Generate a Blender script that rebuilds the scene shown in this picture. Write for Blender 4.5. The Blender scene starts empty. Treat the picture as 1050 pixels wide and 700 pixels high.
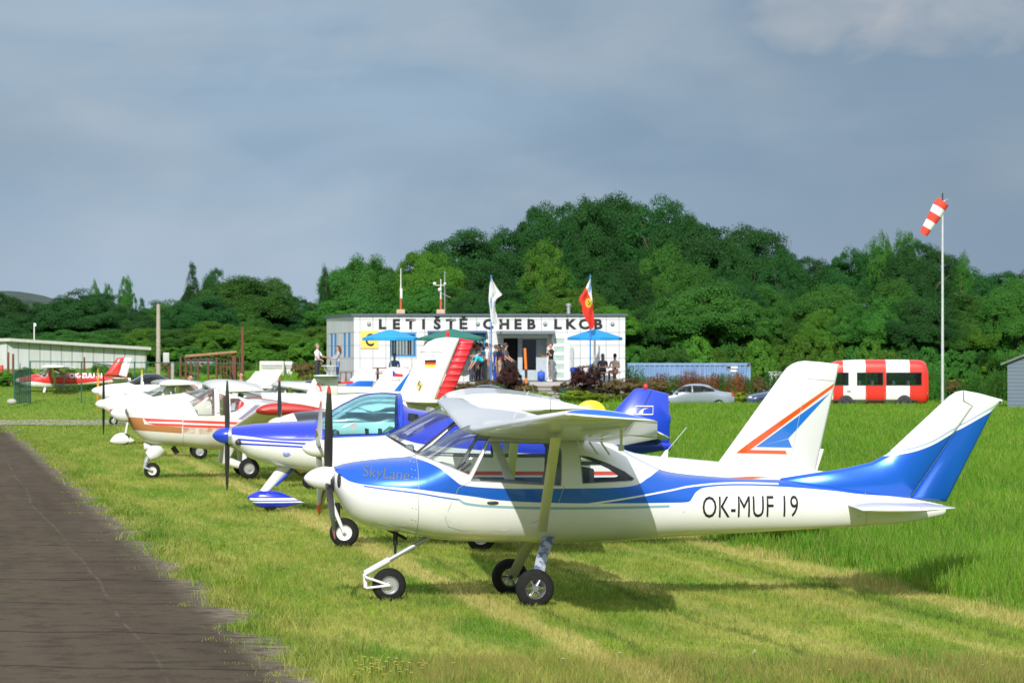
import bpy, bmesh, math, random
import numpy as np
from mathutils import Vector, Matrix
random.seed(7)
rnd = random.random
def U(a, b): return a + (b - a) * random.random()
scn = bpy.context.scene
col = scn.collection
R = math.radians
# ------------------------------------------------------------------ camera
F, EYE, CX, HY = 3600.0, 2.2, 525.0, 372.0
cam_d = bpy.data.cameras.new('camera')
cam = bpy.data.objects.new('camera', cam_d); col.objects.link(cam)
cam.location = (0, 0, EYE); cam.rotation_euler = (R(90), 0, 0)
cam_d.sensor_width = 36; cam_d.lens = 36 * F / 1050; cam_d.shift_y = (HY - 350) / 1050
cam_d.clip_start = 0.5; cam_d.clip_end = 9000
cam_d.dof.use_dof = True; cam_d.dof.focus_distance = 34; cam_d.dof.aperture_fstop = 11
scn.camera = cam
def wp(px, py, Y):                      # the point of the place that lies Y metres off along a line of sight
    return Vector(((px - CX) / F * Y, Y, EYE - (py - HY) / F * Y))
class Frame:                            # a vertical plane of symmetry of an aircraft standing in the field
    def __init__(s, px, D, psi, z0=0.0):
        s.psi = R(psi); s.X0 = (px - CX) / F * D; s.Y0 = D; s.z0 = z0; s.k = F / D
    def at(s, px, py, l=0.0):           # local (along, lateral, up); l = metres towards the near side
        c, n = math.cos(s.psi), math.sin(s.psi); a = (px - CX) / F
        t = (a * (s.Y0 - l * c) - s.X0 - l * n) / (c - a * n)
        Y = s.Y0 + t * n - l * c
        return Vector((t, -l, EYE - (py - HY) / F * Y - s.z0))
    def prof(s, pts, l=0.0): return [(v.x, v.z) for v in (s.at(x, y, l) for x, y in pts)]
    def root(s, name, label, cat, group=None):
        o = empty(name, (s.X0, s.Y0, s.z0), label, cat, group); o.rotation_euler.z = s.psi; return o
# ------------------------------------------------------------------ objects
def tag(o, label=None, cat=None, group=None, kind=None):
    if label: o['label'] = label
    if cat: o['category'] = cat
    if group: o['group'] = group
    if kind: o['kind'] = kind
    return o
def empty(name, loc=(0, 0, 0), label=None, cat=None, group=None, rz=0.0):
    o = bpy.data.objects.new(name, None); col.objects.link(o); o.location = loc
    o.rotation_euler.z = rz; o.empty_display_size = 0.2
    return tag(o, label, cat, group)
def link(name, me, parent=None):
    o = bpy.data.objects.new(name, me); col.objects.link(o)
    if parent is not None: o.parent = parent
    return o
def finish(bm, name, mat, parent=None, smooth=True, angle=38, normals=True):
    if normals: bmesh.ops.recalc_face_normals(bm, faces=bm.faces[:])
    me = bpy.data.meshes.new(name); bm.to_mesh(me); bm.free()
    for m in (mat if isinstance(mat, (list, tuple)) else [mat]): me.materials.append(m)
    if smooth:
        me.polygons.foreach_set('use_smooth', [True] * len(me.polygons))
        me.set_sharp_from_angle(angle=R(angle))
    return link(name, me, parent)
def copy_tree(o, parent=None):
    c = o.copy(); col.objects.link(c)
    if parent is not None: c.parent = parent
    for ch in list(o.children): copy_tree(ch, c)
    return c
class MB:                               # gathers shapes into one mesh
    def __init__(s): s.bm = bmesh.new(); s.mi = 0
    def _f(s, vs):
        try:
            f = s.bm.faces.new(vs); f.material_index = s.mi; return f
        except ValueError: return None
    def v(s, p): return s.bm.verts.new(p)
    def poly(s, pts): return s._f([s.v(p) for p in pts])
    def box(s, c, d, rz=0.0, bev=0.0, m=None):
        cx, cy, cz = c; hx, hy, hz = d[0] / 2, d[1] / 2, d[2] / 2
        M = Matrix.Translation((cx, cy, cz)) @ Matrix.Rotation(rz, 4, 'Z')
        if m is not None: M = m @ M
        vs = [s.v(M @ Vector((x, y, z))) for x in (-hx, hx) for y in (-hy, hy) for z in (-hz, hz)]
        fs = [s._f([vs[i] for i in q]) for q in ((0, 1, 3, 2), (4, 6, 7, 5), (0, 4, 5, 1), (2, 3, 7, 6), (0, 2, 6, 4), (1, 5, 7, 3))]
        if bev > 0:
            es = {e for f in fs for e in f.edges}
            bmesh.ops.bevel(s.bm, geom=list(es), offset=bev, segments=2, affect='EDGES', profile=0.5, material=-1)
        return s
    def rings(s, rings, cap0=True, cap1=True, closed=True):
        vv = [[s.v(p) for p in r] for r in rings]
        n = len(vv[0])
        for a, b in zip(vv, vv[1:]):
            for i in range(n if closed else n - 1):
                j = (i + 1) % n; s._f([a[i], a[j], b[j], b[i]])
        if cap0: s._f(vv[0][::-1])
        if cap1: s._f(vv[-1])
        return s
    def tube(s, pts, r, n=8, cap=True):
        pts = [Vector(p) for p in pts]; rs = r if isinstance(r, (list, tuple)) else [r] * len(pts)
        out = []; up = None
        for i, p in enumerate(pts):
            d = (pts[min(i + 1, len(pts) - 1)] - pts[max(i - 1, 0)]).normalized()
            if up is None: up = d.orthogonal().normalized()
            up = (up - d * up.dot(d)).normalized(); w = d.cross(up)
            out.append([p + (up * math.cos(2 * math.pi * k / n) + w * math.sin(2 * math.pi * k / n)) * rs[i] for k in range(n)])
        return s.rings(out, cap, cap)
    def lathe(s, prof, c=(0, 0, 0), axis='z', n=24, cap=True, m=None):   # prof: (radius, along)
        out = []
        for r, h in prof:
            ring = []
            for k in range(n):
                a = 2 * math.pi * k / n; x, y = r * math.cos(a), r * math.sin(a)
                p = {'z': Vector((x, y, h)), 'x': Vector((h, x, y)), 'y': Vector((x, h, -y))}[axis] + Vector(c)
                ring.append(m @ p if m is not None else p)
            out.append(ring)
        return s.rings(out, cap, cap)
    def ball(s, c, r, n=12, m=8):
        rx, ry, rz = r if isinstance(r, (list, tuple)) else (r, r, r)
        out = []
        for i in range(1, m):
            t = math.pi * i / m
            out.append([Vector((c[0] + rx * math.sin(t) * math.cos(2 * math.pi * k / n), c[1] + ry * math.sin(t) * math.sin(2 * math.pi * k / n), c[2] - rz * math.cos(t))) for k in range(n)])
        return s.rings(out)
    def prism(s, pts, y0, y1, bev=0.0, axis='y'):        # outline in (x, z) pushed along y
        def P(a, b, y): return Vector((a, y, b)) if axis == 'y' else (Vector((y, a, b)) if axis == 'x' else Vector((a, b, y)))
        if bev:
            inn = inset(pts, bev); ym = bev * 0.9 * (1 if y1 > y0 else -1)
            s.rings([[P(a, b, y0) for a, b in inn], [P(a, b, y0 + ym) for a, b in pts], [P(a, b, y1 - ym) for a, b in pts], [P(a, b, y1) for a, b in inn]])
        else: s.rings([[P(a, b, y0) for a, b in pts], [P(a, b, y1) for a, b in pts]])
        return s
    def build(s, name, mat, parent=None, smooth=True, angle=38, normals=True): return finish(s.bm, name, mat, parent, smooth, angle, normals)
def area2(p): return sum(p[i][0] * p[(i + 1) % len(p)][1] - p[(i + 1) % len(p)][0] * p[i][1] for i in range(len(p)))
def inset(pts, d):
    n = len(pts); sg = 1 if area2(pts) > 0 else -1; out = []
    for i in range(n):
        p0, p1, p2 = Vector(pts[i - 1]), Vector(pts[i]), Vector(pts[(i + 1) % n])
        a, b = (p1 - p0).normalized(), (p2 - p1).normalized()
        na, nb = Vector((-a.y, a.x)) * sg, Vector((-b.y, b.x)) * sg
        m = na + nb
        m = m / max(m.length_squared / 2, 0.35) if m.length > 1e-6 else na
        out.append(tuple(p1 + m * d))
    return out
def pchip(xs, ys):
    xs, ys = np.array(xs, float), np.array(ys, float)
    h = np.diff(xs); d = np.diff(ys) / h; m = np.zeros_like(xs)
    for i in range(1, len(xs) - 1):
        if d[i - 1] * d[i] > 0:
            w1, w2 = 2 * h[i] + h[i - 1], h[i] + 2 * h[i - 1]; m[i] = (w1 + w2) / (w1 / d[i - 1] + w2 / d[i])
    m[0], m[-1] = d[0], d[-1]
    def f(x):
        x = min(max(x, xs[0]), xs[-1]); i = min(int(np.searchsorted(xs, x, 'right')) - 1, len(h) - 1); t = (x - xs[i]) / h[i]
        return (ys[i] * (1 + 2 * t) * (1 - t) ** 2 + m[i] * h[i] * t * (1 - t) ** 2 + ys[i + 1] * t * t * (3 - 2 * t) + m[i + 1] * h[i] * t * t * (t - 1))
    return f
# ------------------------------------------------------------------ shader shorthand
class V:
    def __init__(s, nt, k): s.nt = nt; s.k = k
    def _m(s, op, *o, clamp=False):
        n = s.nt.nodes.new('ShaderNodeMath'); n.operation = op; n.use_clamp = clamp
        for i, x in enumerate((s,) + o):
            if isinstance(x, V): s.nt.links.new(x.k, n.inputs[i])
            else: n.inputs[i].default_value = x
        return V(s.nt, n.outputs[0])
    def __add__(s, o): return s._m('ADD', o)
    def __sub__(s, o): return s._m('SUBTRACT', o)
    def __mul__(s, o): return s._m('MULTIPLY', o)
    def min(s, o): return s._m('MINIMUM', o)
    def max(s, o): return s._m('MAXIMUM', o)
    def abs(s): return s._m('ABSOLUTE')
    def step(s, soft): return (s * (1.0 / soft))._m('ADD', 0.5, clamp=True)      # 0..1 across the edge at zero
    def ramp(s, a, b): return ((s - a) * (1.0 / (b - a)))._m('ADD', 0.0, clamp=True)
    def inv(s): return (s * -1.0) + 1.0
class Mat:
    def __init__(s, name, **kw):
        s.m = bpy.data.materials.new(name); s.m.use_nodes = True; s.nt = s.m.node_tree
        s.b = s.nt.nodes['Principled BSDF']; s.out = s.nt.nodes['Material Output']; s._o = None
        for k, v in kw.items(): s.set(k, v)
    def set(s, k, v):
        k = {'rough': 'Roughness', 'metal': 'Metallic', 'coat': 'Coat Weight', 'spec': 'Specular IOR Level', 'col': 'Base Color', 'alpha': 'Alpha', 'trans': 'Transmission Weight', 'emit': 'Emission Strength', 'ecol': 'Emission Color', 'coatr': 'Coat Roughness'}[k]
        i = s.b.inputs[k]
        if isinstance(v, V): s.nt.links.new(v.k, i)
        elif isinstance(v, (tuple, list)): i.default_value = (*v[:3], 1)
        else: i.default_value = v
        return s
    def node(s, t, **kw):
        n = s.nt.nodes.new(t)
        for k, v in kw.items(): setattr(n, k, v)
        return n
    def obj(s):
        if s._o is None:
            t = s.node('ShaderNodeTexCoord'); x = s.node('ShaderNodeSeparateXYZ'); s.nt.links.new(t.outputs['Object'], x.inputs[0])
            s._o = (V(s.nt, x.outputs[0]), V(s.nt, x.outputs[1]), V(s.nt, x.outputs[2])); s._tc = t
        return s._o
    def vec(s, x, y, z):
        n = s.node('ShaderNodeCombineXYZ')
        for i, a in enumerate((x, y, z)):
            if isinstance(a, V): s.nt.links.new(a.k, n.inputs[i])
            else: n.inputs[i].default_value = a
        return V(s.nt, n.outputs[0])
    def noise(s, scale, detail=3, rough=0.55, vec=None, dist=0.0):
        n = s.node('ShaderNodeTexNoise'); n.inputs['Scale'].default_value = scale; n.inputs['Detail'].default_value = detail
        n.inputs['Roughness'].default_value = rough; n.inputs['Distortion'].default_value = dist
        if vec is None: s.obj(); s.nt.links.new(s._tc.outputs['Object'], n.inputs['Vector'])
        else: s.nt.links.new(vec.k, n.inputs['Vector'])
        return V(s.nt, n.outputs[0])
    def attr(s, name):
        n = s.node('ShaderNodeAttribute'); n.attribute_name = name; return V(s.nt, n.outputs['Fac'])
    def objrand(s):
        n = s.node('ShaderNodeObjectInfo'); return V(s.nt, n.outputs['Random'])
    def rgb(s, c):
        n = s.node('ShaderNodeRGB'); n.outputs[0].default_value = (*c[:3], 1); return V(s.nt, n.outputs[0])
    def mix(s, f, a, b):
        n = s.node('ShaderNodeMix'); n.data_type = 'RGBA'
        for i, x in ((0, f), (6, a), (7, b)):
            if isinstance(x, V): s.nt.links.new(x.k, n.inputs[i])
            elif isinstance(x, (tuple, list)): n.inputs[i].default_value = (*x[:3], 1)
            else: n.inputs[i].default_value = x
        return V(s.nt, n.outputs[2])
    def curve(s, x, pts):                                                    # a drawn line: z as a function of x
        x0, x1 = pts[0][0], pts[-1][0]; zs = [p[1] for p in pts]; z0, z1 = min(zs) - 0.01, max(zs) + 0.01
        n = s.node('ShaderNodeFloatCurve'); cu = n.mapping.curves[0]; n.mapping.use_clip = False
        q = [((a - x0) / (x1 - x0), (b - z0) / (z1 - z0)) for a, b in pts]
        while len(cu.points) < len(q): cu.points.new(0.5, 0.5)
        for p, (a, b) in zip(cu.points, q): p.location = (a, b); p.handle_type = 'AUTO_CLAMPED'
        n.mapping.update()
        s.nt.links.new(x.ramp(x0, x1).k, n.inputs['Value'])
        return V(s.nt, n.outputs[0]) * (z1 - z0) + z0
    def above(s, x, z, pts, soft=0.006): return (z - s.curve(x, pts)).step(soft)
    def pmask(s, x, z, pts, soft=0.006):                                     # inside a convex outline
        if area2(pts) < 0: pts = pts[::-1]
        d = None
        for i in range(len(pts)):
            (x0, z0), (x1, z1) = pts[i], pts[(i + 1) % len(pts)]
            ln = math.hypot(x1 - x0, z1 - z0)
            if ln < 1e-6: continue
            nx, nz = -(z1 - z0) / ln, (x1 - x0) / ln
            e = x * nx + (z * nz - (x0 * nx + z0 * nz))
            d = e if d is None else d.min(e)
        return d.step(soft)
    def bump(s, h, strength=0.3, dist=0.02):
        n = s.node('ShaderNodeBump'); n.inputs['Strength'].default_value = strength; n.inputs['Distance'].default_value = dist
        s.nt.links.new(h.k, n.inputs['Height']); s.nt.links.new(n.outputs[0], s.b.inputs['Normal']); return s
def flat(name, c, rough=0.5, metal=0.0, coat=0.0, var=0.12, scale=6.0, bump=0.0, spec=0.5):
    m = Mat(name, rough=rough, metal=metal, coat=coat, spec=spec)
    n = m.noise(scale, 4)
    m.set('col', m.mix(n.ramp(0.25, 0.75), tuple(x * (1 - var) for x in c), tuple(min(1, x * (1 + var)) for x in c)))
    if bump: m.bump(m.noise(scale * 6, 3), bump, 0.02)
    return m.m
def glass(name, tint=(0.8, 0.88, 0.9), dark=0.0):
    m = Mat(name); nt = m.nt; nt.nodes.remove(m.b)
    tr = m.node('ShaderNodeBsdfTransparent'); tr.inputs[0].default_value = (*tint, 1)
    gl = m.node('ShaderNodeBsdfGlossy'); gl.inputs['Roughness'].default_value = 0.03; gl.inputs[0].default_value = (0.9, 0.95, 1, 1)
    fr = m.node('ShaderNodeFresnel'); fr.inputs[0].default_value = 1.5
    mx = m.node('ShaderNodeMixShader')
    f = V(nt, fr.outputs[0]) * 0.7 + 0.015 + dark * 0.0
    nt.links.new(f.k, mx.inputs[0]); nt.links.new(tr.outputs[0], mx.inputs[1]); nt.links.new(gl.outputs[0], mx.inputs[2])
    nt.links.new(mx.outputs[0], m.out.inputs[0]); return m.m
# shared materials
WHITE = flat('white_paint', (0.72, 0.72, 0.715), 0.28, coat=0.4, var=0.03, scale=3)
CREAM = flat('off_white_paint', (0.66, 0.65, 0.61), 0.35, coat=0.3, var=0.05)
GREY = flat('grey_metal', (0.42, 0.44, 0.46), 0.4, 0.5, var=0.1)
ALU = flat('bare_aluminium', (0.62, 0.63, 0.64), 0.3, 0.8, var=0.08)
DARK = flat('dark_plastic', (0.03, 0.03, 0.032), 0.45, var=0.2)
RUBBER = flat('tyre_rubber', (0.013, 0.013, 0.013), 0.85, var=0.35, scale=20, spec=.25)
TAN = flat('tan_upholstery', (0.32, 0.27, 0.2), 0.8, var=0.15, scale=12)
SEATG = flat('grey_upholstery', (0.26, 0.27, 0.29), 0.8, var=0.2, scale=12)
REDP = flat('red_paint', (0.62, 0.03, 0.025), 0.3, coat=0.4, var=0.06)
BLUEP = flat('blue_paint', (0.012, 0.05, 0.52), 0.25, coat=0.6, var=0.05)
BLACK = flat('black_paint', (0.012, 0.012, 0.013), 0.35, var=0.2)
RUST = flat('rusty_steel', (0.13, 0.045, 0.025), 0.85, var=0.4, scale=10)
WOOD = flat('brown_wood', (0.2, 0.085, 0.04), 0.7, var=0.3, scale=14)
YEL = flat('yellow_paint', (0.85, 0.62, 0.02), 0.4, var=0.06)
CLEAR = glass('clear_glass', (.93, .96, .96))
SMOKE = glass('smoked_glass', (0.25, 0.28, 0.3))
TEAL = glass('teal_glass', (0.60, 0.92, 0.97))
# ------------------------------------------------------------------ aircraft kit
class Body:                             # a lofted hull; stations (s, z_bottom, z_top, half width, exponent)
    def __init__(s, top, bot, wid, nst=60, nring=44, ex=None):
        s.ft, s.fb, s.fw = pchip(*zip(*top)), pchip(*zip(*bot)), pchip(*zip(*wid))
        s.fe = pchip(*zip(*ex)) if ex else (lambda x: 2.5)
        s.s0, s.s1 = max(top[0][0], bot[0][0]), min(top[-1][0], bot[-1][0])
        s.nst, s.nring = nst, nring
    def ring(s, x):
        zt, zb, w, e = s.ft(x), s.fb(x), s.fw(x), s.fe(x); zc, h = (zt + zb) / 2, (zt - zb) / 2; out = []
        for k in range(s.nring):
            a = 2 * math.pi * k / s.nring; c, n = math.cos(a), math.sin(a)
            out.append(Vector((x, w * math.copysign(abs(c) ** (2 / e), c), zc + h * math.copysign(abs(n) ** (2 / e), n))))
        return out
    def side(s, x, z):                  # half width of the hull at (x, z)
        zt, zb, w, e = s.ft(x), s.fb(x), s.fw(x), s.fe(x); t = min(1, abs(z - (zt + zb) / 2) / max(1e-4, (zt - zb) / 2))
        return w * max(0.0, 1 - t ** e) ** (1 / e)
    def bm(s, nose=0.0):
        mb = MB(); xs = np.linspace(s.s0, s.s1, s.nst); rr = [s.ring(x) for x in xs]
        def shrink(r, f, dx):
            c = sum(r, Vector()) / len(r); return [c + (p - c) * f + Vector((dx, 0, 0)) for p in r]
        rr = [shrink(rr[0], 0.55, -nose), shrink(rr[0], 0.9, -nose * 0.7)] + rr + [shrink(rr[-1], 0.6, 0.03)]
        mb.rings(rr); return mb.bm
def cut_out(bm, polys, keep=None):      # slice convex side-view outlines out of a hull; returns one bmesh per outline
    outs = []
    for pl in polys:
        pts = pl if area2(pl) > 0 else pl[::-1]
        for i in range(len(pts)):
            (x0, z0), (x1, z1) = pts[i], pts[(i + 1) % len(pts)]
            n = Vector((-(z1 - z0), 0, x1 - x0))
            if n.length < 1e-6: continue
            lo, hi = min(p[0] for p in pts) - 0.25, max(p[0] for p in pts) + 0.25
            fs = [f for f in bm.faces if lo < f.calc_center_median().x < hi]
            geom = list({v for f in fs for v in f.verts}) + list({e for f in fs for e in f.edges}) + fs
            bmesh.ops.bisect_plane(bm, geom=geom, dist=1e-5, plane_co=(x0, 0, z0), plane_no=n.normalized())
        ins = []
        for f in bm.faces:
            c = f.calc_center_median(); ok = True
            for i in range(len(pts)):
                (x0, z0), (x1, z1) = pts[i], pts[(i + 1) % len(pts)]
                if (x1 - x0) * (c.z - z0) - (z1 - z0) * (c.x - x0) < -1e-7: ok = False; break
            if ok: ins.append(f)
        nb = bmesh.new(); mp = {}
        for f in ins:
            vs = []
            for v in f.verts:
                if v not in mp: mp[v] = nb.verts.new(v.co)
                vs.append(mp[v])
            try: nb.faces.new(vs)
            except ValueError: pass
        bmesh.ops.delete(bm, geom=ins, context='FACES'); outs.append(nb)
    return outs
def frame_of(bm, r=0.008):              # rubber seal along the rim of a pane
    mb = MB(); used = set()
    be = [e for e in bm.edges if len(e.link_faces) == 1]
    for e in be:
        a, b = e.verts[0].co, e.verts[1].co
        if (a - b).length > 1e-5: mb.tube([a, b], r, 5)
    return mb
def airfoil(c0, c1, t, n=20, camber=0.02):
    xs = [c0 + (c1 - c0) * (0.5 - 0.5 * math.cos(math.pi * i / n)) for i in range(n + 1)]
    def th(x): return 5 * t * (0.2969 * math.sqrt(max(x, 0)) - 0.126 * x - 0.3516 * x * x + 0.2843 * x ** 3 - 0.1015 * x ** 4)
    def ca(x): return camber * 4 * x * (1 - x)
    up = [(x, ca(x) + th(x) + 0.002) for x in xs]; lo = [(x, ca(x) - th(x) * 0.85 - 0.002) for x in xs[::-1]]
    if c0 <= 0: lo = lo[:-1]
    return up + lo
INC = 0.0
def wing(secs, mat, name, parent, c0=0.0, c1=1.0, tip=True, droop=0.0, camber=0.02):
    # secs: (LE point, chord, relative thickness); droop turns the strip about its own leading edge
    mb = MB(); rr = []
    def sec(le, ch, t, sc=1.0, off=None):
        o = []; pts = airfoil(c0, c1, t, camber=camber)
        for x, z in pts:
            z *= sc
            if droop:
                dx = x - c0; x, z = c0 + dx * math.cos(droop) + z * math.sin(droop), z * math.cos(droop) - dx * math.sin(droop)
            o.append(Vector((le[0] + x * ch, le[1], le[2] + (z - x * INC) * ch)))
        return o
    for le, ch, t in secs: rr.append(sec(le, ch, t))
    if tip:
        (l0, h0, t0), (l1, h1, t1) = secs[-2], secs[-1]; sg = math.copysign(1, l1[1] - l0[1])
        rr.append(sec((l1[0] + 0.02 * h1, l1[1] + sg * 0.035, l1[2]), h1 * 0.97, t1, 0.75))
        rr.append(sec((l1[0] + 0.07 * h1, l1[1] + sg * 0.06, l1[2]), h1 * 0.9, t1, 0.3))
    mb.rings(rr); return mb.build(name, mat, parent, angle=50)
def lerp_sec(a, b, t): return (tuple(Vector(a[0]).lerp(Vector(b[0]), t)), a[1] + (b[1] - a[1]) * t, a[2] + (b[2] - a[2]) * t)
def mirror(secs): return [((l[0], -l[1], l[2]), c, t) for l, c, t in secs]
def fin(pts, mat, name, parent, t=0.05, y=0.0, bev=None):
    mb = MB(); bev = bev or t * 1.6
    inn = inset(pts, bev)
    mb.rings([[Vector((a, y - t, b)) for a, b in inn], [Vector((a, y - t * 0.45, b)) for a, b in inset(pts, bev * 0.22)], [Vector((a, y, b)) for a, b in pts],
              [Vector((a, y + t * 0.45, b)) for a, b in inset(pts, bev * 0.22)], [Vector((a, y + t, b)) for a, b in inn]])
    return mb.build(name, mat, parent, angle=60)
def prop(parent, hub, radius, angles, mat, width=0.075, spinner=None, spin_mat=None, base_r=0.12, length=0.3):
    # hub: centre of the blades; the spinner points along -x
    pr = None
    if spinner is not None:
        mb = MB(); L = length
        prof = [(0.004, -L)] + [(base_r * (1 - (1 - u) ** 1.9) ** 0.62 if u < 1 else base_r, -L + L * u) for u in (0.03, 0.08, 0.16, 0.28, 0.42, 0.58, 0.75, 0.9, 1.0)] + [(base_r, 0.05), (base_r * 0.9, 0.06)]
        mb.lathe(prof, (0, 0, 0), 'x', 28)
        pr = mb.build('spinner', spin_mat, parent); pr.location = hub
    for a in angles:
        mb = MB(); rr = []
        for u in (0.1, 0.2, 0.35, 0.5, 0.65, 0.8, 0.92, 0.98, 1.0):
            w = width * .72 * (0.55 + 1.2 * u - 0.95 * u * u) * (0.35 if u == 1.0 else (0.8 if u == 0.98 else 1)); tw = R(62 - 46 * u); th = 0.16 * (1.1 - 0.7 * u)
            if u <= 0.1: w, th = width * 0.45, 0.6
            ring = []
            for k in range(12):
                q = 2 * math.pi * k / 12; x, y = w * math.cos(q), w * th * math.sin(q)
                ring.append(Vector((-x * math.sin(tw) + y * math.cos(tw), x * math.cos(tw) + y * math.sin(tw), u * radius)))
            rr.append(ring)
        mb.rings(rr); b = mb.build('propeller_blade', mat, parent, angle=60)
        b.location = hub; b.rotation_euler.x = R(a)
def blade_mat(name, c, tipc, r, t0=0.9):
    m = Mat(name, rough=0.3, coat=0.3); x, y, z = m.obj()
    m.set('col', m.mix((z - r * t0).step(0.01), c, tipc)); return m.m
def wheel(parent, c, r, w=0.12, rimc=None, spokes=6, name='wheel', ri=0.55, ry=0.0):
    mb = MB(); prof = []
    for k in range(11):
        a = math.pi * (k / 10 - 0.5); prof.append((r * ri + (r * (1 - ri)) * max(0.0, math.cos(a)) ** 0.55, w / 2 * math.sin(a) * 1.0))
    prof = [(r * ri * 0.98, -w * 0.42)] + prof + [(r * ri * 0.98, w * 0.42)]
    mb.lathe(prof, (0, 0, 0), 'y', 32, cap=False)
    o = mb.build(name, RUBBER, parent); o.location = c; o.rotation_euler.z = ry
    rb = MB(); q = r * ri
    rb.lathe([(q * 1.04, -w * 0.44), (q * 1.04, -w * 0.40), (q * 0.86, -w * 0.28), (q * 0.82, -w * 0.22), (q * 0.82, w * 0.22), (q * 0.86, w * 0.28), (q * 1.04, w * 0.40), (q * 1.04, w * 0.44)], (0, 0, 0), 'y', 28, cap=False)
    rb.lathe([(q * 0.3, -w * 0.4), (q * 0.3, w * 0.4)], (0, 0, 0), 'y', 14)
    if spokes:
        for k in range(spokes):
            a = 2 * math.pi * k / spokes
            rb.tube([(0.2 * q * math.cos(a), -w * 0.3, 0.2 * q * math.sin(a)), (0.88 * q * math.cos(a), -w * 0.27, 0.88 * q * math.sin(a))], q * 0.11, 6)
            rb.tube([(0.2 * q * math.cos(a), w * 0.3, 0.2 * q * math.sin(a)), (0.88 * q * math.cos(a), w * 0.27, 0.88 * q * math.sin(a))], q * 0.11, 6)
    else: rb.lathe([(q * 0.9, -w * 0.18), (q * 0.9, w * 0.18)], (0, 0, 0), 'y', 20)
    rb.build('rim', rimc or ALU, o); return o
def blob_spat(parent, pts_top, pts_bot, w, mat, y=0.0, name='wheel_fairing', ex=2.2):
    s0, s1 = pts_top[0][0], pts_top[-1][0]
    b = Body(pts_top, pts_bot, [(s0, 0.02), (s0 + 0.2 * (s1 - s0), w * 0.9), (s0 + 0.45 * (s1 - s0), w), (s1, 0.015)], 26, 20, [(s0, ex), (s1, ex)])
    bm = b.bm(); o = finish(bm, name, mat, parent); o.location.y = y; return o
FONTS = {}
def text_bm(body, size, shear=0.0, sx=1.0, bold=0.0, space=1.0):
    cu = bpy.data.curves.new('lettering', 'FONT'); cu.body = body; cu.size = size; cu.shear = shear; cu.offset = bold
    cu.space_character = space; cu.resolution_u = 3
    o = bpy.data.objects.new('lettering', cu); col.objects.link(o); dg = bpy.context.evaluated_depsgraph_get()
    me = bpy.data.meshes.new_from_object(o.evaluated_get(dg)); bm = bmesh.new(); bm.from_mesh(me)
    bpy.data.objects.remove(o); bpy.data.curves.remove(cu); bpy.data.meshes.remove(me)
    for v in bm.verts: v.co.x *= sx
    return bm
def lettering(body, size, fn, mat, parent, name='lettering', fit=None, hfit=None, **kw):
    bm = text_bm(body, size, **kw); xs = [v.co.x for v in bm.verts]; ys = [v.co.y for v in bm.verts]
    x0, x1, y0, y1 = min(xs), max(xs), min(ys), max(ys)
    if fit:
        k = fit / (x1 - x0); kh = hfit / (y1 - y0) if hfit else k
        for v in bm.verts: v.co.x = (v.co.x - x0) * k; v.co.y = (v.co.y - (y0 if hfit else 0)) * kh
    bmesh.ops.triangulate(bm, faces=bm.faces[:])
    for _ in range(1): bmesh.ops.subdivide_edges(bm, edges=[e for e in bm.edges if e.calc_length() > 0.08], cuts=2, use_grid_fill=False)
    for v in bm.verts: v.co = fn(v.co.x, v.co.y)
    return finish(bm, name, mat, parent, smooth=False)
def seats(parent, x, z, mat, w=0.22, ys=(-0.24, 0.24), h=0.55):
    for y in ys:
        mb = MB(); mb.box((x, y, z), (0.45, w * 2, 0.12), bev=0.03)
        mb.box((0, 0, 0), (0.1, w * 2, h), bev=0.03, m=Matrix.Translation((x + 0.28, y, z + h / 2)) @ Matrix.Rotation(R(14), 4, 'Y'))
        mb.build('seat', mat, parent)
ROWG = 'small aircraft parked in a row on the mown grass'
BLUEM = (0.008, 0.115, 0.60)
def pxs(fr, pts, l=0.0): return [tuple(p) for p in fr.prof(pts, l)]
def sx(fr, px, py=500, l=0.0): return fr.at(px, py, l).x
def wids(fr, pts): return [(sx(fr, p), w) for p, w in pts]
def leaf_leg(parent, a, b, w, t, mat, name='landing_gear_leg'):
    a, b = Vector(a), Vector(b); mb = MB(); rr = []
    for u in (0, 0.5, 1.0):
        c = a.lerp(b, u) + Vector((0, 0, 0.04 * math.sin(math.pi * u))); ww = w * (1 - 0.15 * u)
        rr.append([c + Vector((ww * math.cos(2 * math.pi * k / 12), 0, t * math.sin(2 * math.pi * k / 12))) for k in range(12)])
    return mb.rings(rr).build(name, mat, parent)
def airstrut(parent, a, b, w, t, mat, name='wing_strut'):
    a, b = Vector(a), Vector(b); mb = MB()
    rr = [[p + Vector((w * math.cos(2 * math.pi * k / 14), t * math.sin(2 * math.pi * k / 14), 0)) for k in range(14)] for p in (a, b)]
    return mb.rings(rr).build(name, mat, parent)
def panes(parent, hull_bm, polys, names, mats, seal=DARK, r=0.007):
    for nb, nm, mt in zip(cut_out(hull_bm, polys), names, mats):
        two = all(abs(f.calc_center_median().y) > .03 for f in nb.faces)
        for sg in ((-1, 1) if two else (0,)):
            pb_ = nb.copy() if two else nb
            if two: bmesh.ops.delete(pb_, geom=[f for f in pb_.faces if f.calc_center_median().y * sg < 0], context='FACES')
            if not pb_.faces: pb_.free(); continue
            fb = frame_of(pb_, r); g = finish(pb_, nm, mt, parent)
            if seal is not None: fb.build('window_seal', seal, g)
            else: fb.bm.free()
        if two: nb.free()
def seam(parent, body, x, mat, name='panel_seam'):
    mb = MB(); rg = [p + (p - Vector((x, 0, p.z))) * 0.004 for p in body.ring(x)]
    n = len(rg); mb.tube(rg + [rg[0]], 0.0028, 4); return mb.build(name, mat, parent)

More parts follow.
